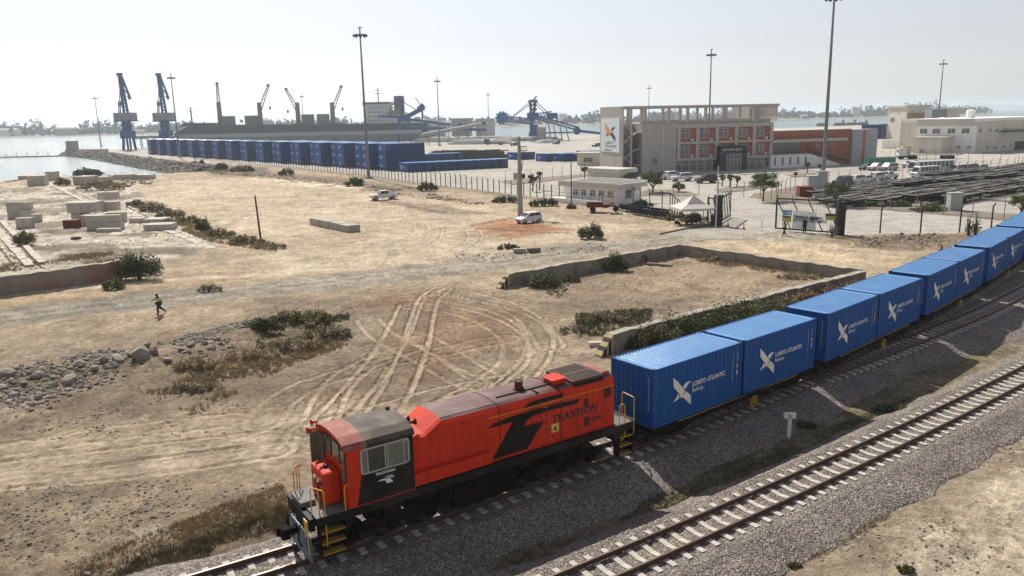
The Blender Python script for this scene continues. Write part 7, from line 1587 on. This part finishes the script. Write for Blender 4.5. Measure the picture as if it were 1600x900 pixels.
# individual boulders of the bank
BO = [(15, 598, .75), (38, 607, .55), (60, 600, .6), (88, 607, .5), (110, 602, .8), (128, 586, .95), (150, 588, .55), (165, 578, .6), (187, 576, .7), (205, 570, .8), (222, 572, 1.1), (243, 566, .75), (262, 572, .6), (285, 560, .5), (300, 552, .6), (322, 548, .5), (340, 542, .45), (228, 553, .8), (25, 622, .6), (60, 625, .5), (2, 612, .7), (45, 590, .45), (180, 560, .45), (250, 548, .45)]
sb = []
for k in range(4):
    o = rocks(np.array([(0, 0, 0.)]), np.array([1.]), 300+k, 'boulder', STN if k % 2 else M('grey boulder', (.25, .225, .19), .95, .3, 1.3, .03, 8), None); sb.append(o)
for i, (x, y, s_) in enumerate(BO):
    o = sb[i] if i < 4 else sb[i % 4].copy()
    if i >= 4: COL.objects.link(o)
    P = GP(x, y); o.location = P+Vector((0, 0, s_*.12)); o.scale = (s_*random.uniform(.5, .75), s_*.5, s_*random.uniform(.4, .6)); o.rotation_euler = (random.uniform(-.3, .3), random.uniform(-.3, .3), random.uniform(0, 6.28))
    tag(o, f'{["small", "middling", "large"][min(2, int((s_-.4)*4.5))]} grey boulder, {ORD[sorted(BO).index((x, y, s_))]} in the rubble bank from the frame edge', 'boulder', 'boulders of the rubble bank')
# breakwater rocks
g = np.random.default_rng(9); ce = gp([(306, 267.5), (240, 257.8), (200, 251.5), (150, 243.5), (108, 239.5), (103, 237)]); P_ = []; S_ = []
for (ax, ay), (bx, by) in zip(ce[:-1], ce[1:]):
    L_ = math.hypot(bx-ax, by-ay); n = int(L_*9); t = g.random(n); nx, ny = -(by-ay)/L_, (bx-ax)/L_
    if ny*1 < 0: nx, ny = -nx, -ny
    o_ = g.uniform(-3.5, 5.5, n); x = ax+(bx-ax)*t+nx*o_; y = ay+(by-ay)*t+ny*o_; z = -1.9+np.clip((o_+3.5)/6, 0, 1)*3.0; P_ += list(zip(x, y, z)); S_ += list(g.uniform(.45, 1.15, n))
rocks(np.array(P_), np.array(S_), 10, 'riprap_stones', RIP)
ce = gp([(150, 273), (30, 279.5), (0, 284), (-120, 290)]); P_ = []; S_ = []
for (ax, ay), (bx, by) in zip(ce[:-1], ce[1:]):
    L_ = math.hypot(bx-ax, by-ay); n = int(L_*4); t = g.random(n); P_ += [(ax+(bx-ax)*q+g.uniform(-1.5, 1.5), ay+(by-ay)*q+g.uniform(-1.5, 2), -.9+g.random()*.6) for q in t]; S_ += list(g.uniform(.2, .6, n))
rocks(np.array(P_), np.array(S_), 12, 'riprap_stones', RIP)
# plank and debris
tag(MB().box(-1.3, 1.3, -.18, .18, .05, .22).build('plank', M('grey timber', (.22, .17, .12), .9, .3, 5), loc=GP(1030, 415), rz=-.55), 'weathered plank lying inside the walled enclosure', 'plank')
tag(MB().box(-.6, .6, -.2, .2, 0, .28).build('concrete_piece', CONCP, loc=GP(934, 541), rz=.1), 'short broken concrete piece beside the striped wall end', 'concrete piece')
for i, (x, y) in enumerate(((812, 394), (834, 393))): tag(MB().box(-.7, .7, -.35, .35, 0, .45).build('concrete_piece', STD if i else CONC, loc=GP(x, y), rz=.3*i, bevel=.06), ['dark broken block by the gravel road, left one', 'pale broken block by the gravel road, right one'][i], 'concrete piece')
# ------------------------------------------------------------------ far shore
g = np.random.default_rng(21); SP = [(-1700, 1380), (-1200, 1420), (-700, 1480), (-200, 1500), (300, 1560), (900, 1800), (1300, 2100)]
mb = MB(); 
for (ax, ay), (bx, by) in zip(SP[:-1], SP[1:]):
    mb.add([(ax, ay, -1.6), (bx, by, -1.6), (bx+30, by+300, -1.6), (ax+30, ay+300, -1.6), (ax, ay+25, .8), (bx, by+25, .8), (bx+30, by+270, .8), (ax+30, ay+270, .8)], [(0, 1, 5, 4), (4, 5, 6, 7), (6, 5, 1, 2), (0, 4, 7, 3), (3, 7, 6, 2)])
tag(mb.build('far_shore', M('far shore sand', (.25, .21, .16), .95)), kind='structure')
VV = []; g2 = random.Random(5)
def spx(t):
    k = min(int(t*(len(SP)-1)), len(SP)-2); f = t*(len(SP)-1)-k; return SP[k][0]+(SP[k+1][0]-SP[k][0])*f, SP[k][1]+(SP[k+1][1]-SP[k][1])*f
for k in range(2300):
    t = g2.random(); x, y = spx(t); nse = float(vnoise(np.array([t*60.]), np.array([.5]), 3)[0]); h_ = (10+nse*nse*30)*g2.uniform(.5, 1.15); w_ = h_*g2.uniform(.25, .5); y += g2.uniform(30, 200); nn = 26
    bl = [(x+g2.uniform(-.5, .5)*w_, y, h_*q, w_*(1.25-q)*.9, w_*.8, h_*.2) for q in (.3, .5, .7, .88)]
    V = leaves(nn, bl, 3.0, 1000+k); VV.append(V)
o = cards('far_forest', np.concatenate(VV), M('hazed casuarina trees', (.07, .085, .06), .9, .3, .02)); o['kind'] = 'stuff'  # leaf colour lightened to make up for the thin distance haze
for i in range(22):
    t = (i+.5)/22*.86; x, y = spx(t); w_ = g2.uniform(14, 46); h_ = g2.uniform(5, 13) if i % 5 else 20; P = (x+g2.uniform(-15, 15), y+g2.uniform(26, 60), .6)
    e = empty('shore_building', P, g2.uniform(-.2, .2), f'{["low", "wide", "pale", "tall"][3 if h_ > 15 else i % 3]} hazy building on the far shore, {ORD[i] if i < 16 else ORD[i-16]} {"from the open water side" if i < 16 else "from the far end"}', 'building', 'buildings on the far shore')
    MB().box(-w_/2, w_/2, -6, 6, 0, h_).build('wall', [WALLW, CONC, WALLC][i % 3], e); MB().prism([(-7, h_), (7, h_), (0, h_+2.4)], lambda y_, z_: (-w_/2, y_, z_), lambda y_, z_: (w_/2, y_, z_)).build('roof', [ROOFL, CONC, BRICK][i % 3], e)
# small piers and moored craft on the right hand sea
for i, px in enumerate((1285, 1312, 1330, 1348)):
    P = PZ(px, 190, 900); P.z = -1.5; e = empty('moored_barge', P, 0, f'dark low barge moored offshore beyond the brick wing, {ORD[i]} one', 'barge', 'barges beyond the brick wing'); MB().box(-6, 6, -2, 2, 0, 2.6).build('hull', HULL, e); MB().box(-5, 5, -2, 2, 2.6, 3.2).box(3, 5, -1, 1, 3.2, 6).build('deckhouse', CGRY, e)
# hills on the horizon
mb = MB(); pts = [(1440, 0), (1480, 30), (1510, 62), (1535, 85), (1560, 60), (1600, 45), (1640, 20), (1680, 0)]
vs = []
for px, h_ in pts: q = PZ(px, 170, 9000); vs += [(q.x, 9000, -10), (q.x*1.02, 9300, h_), (q.x*1.05, 10200, -10)]
mb.add(vs, [(k*3+j, k*3+j+1, k*3+4+j, k*3+3+j) for k in range(len(pts)-1) for j in range(2)]); tag(mb.build('hills', M('far hills', (.10, .10, .08), .95)), kind='structure')
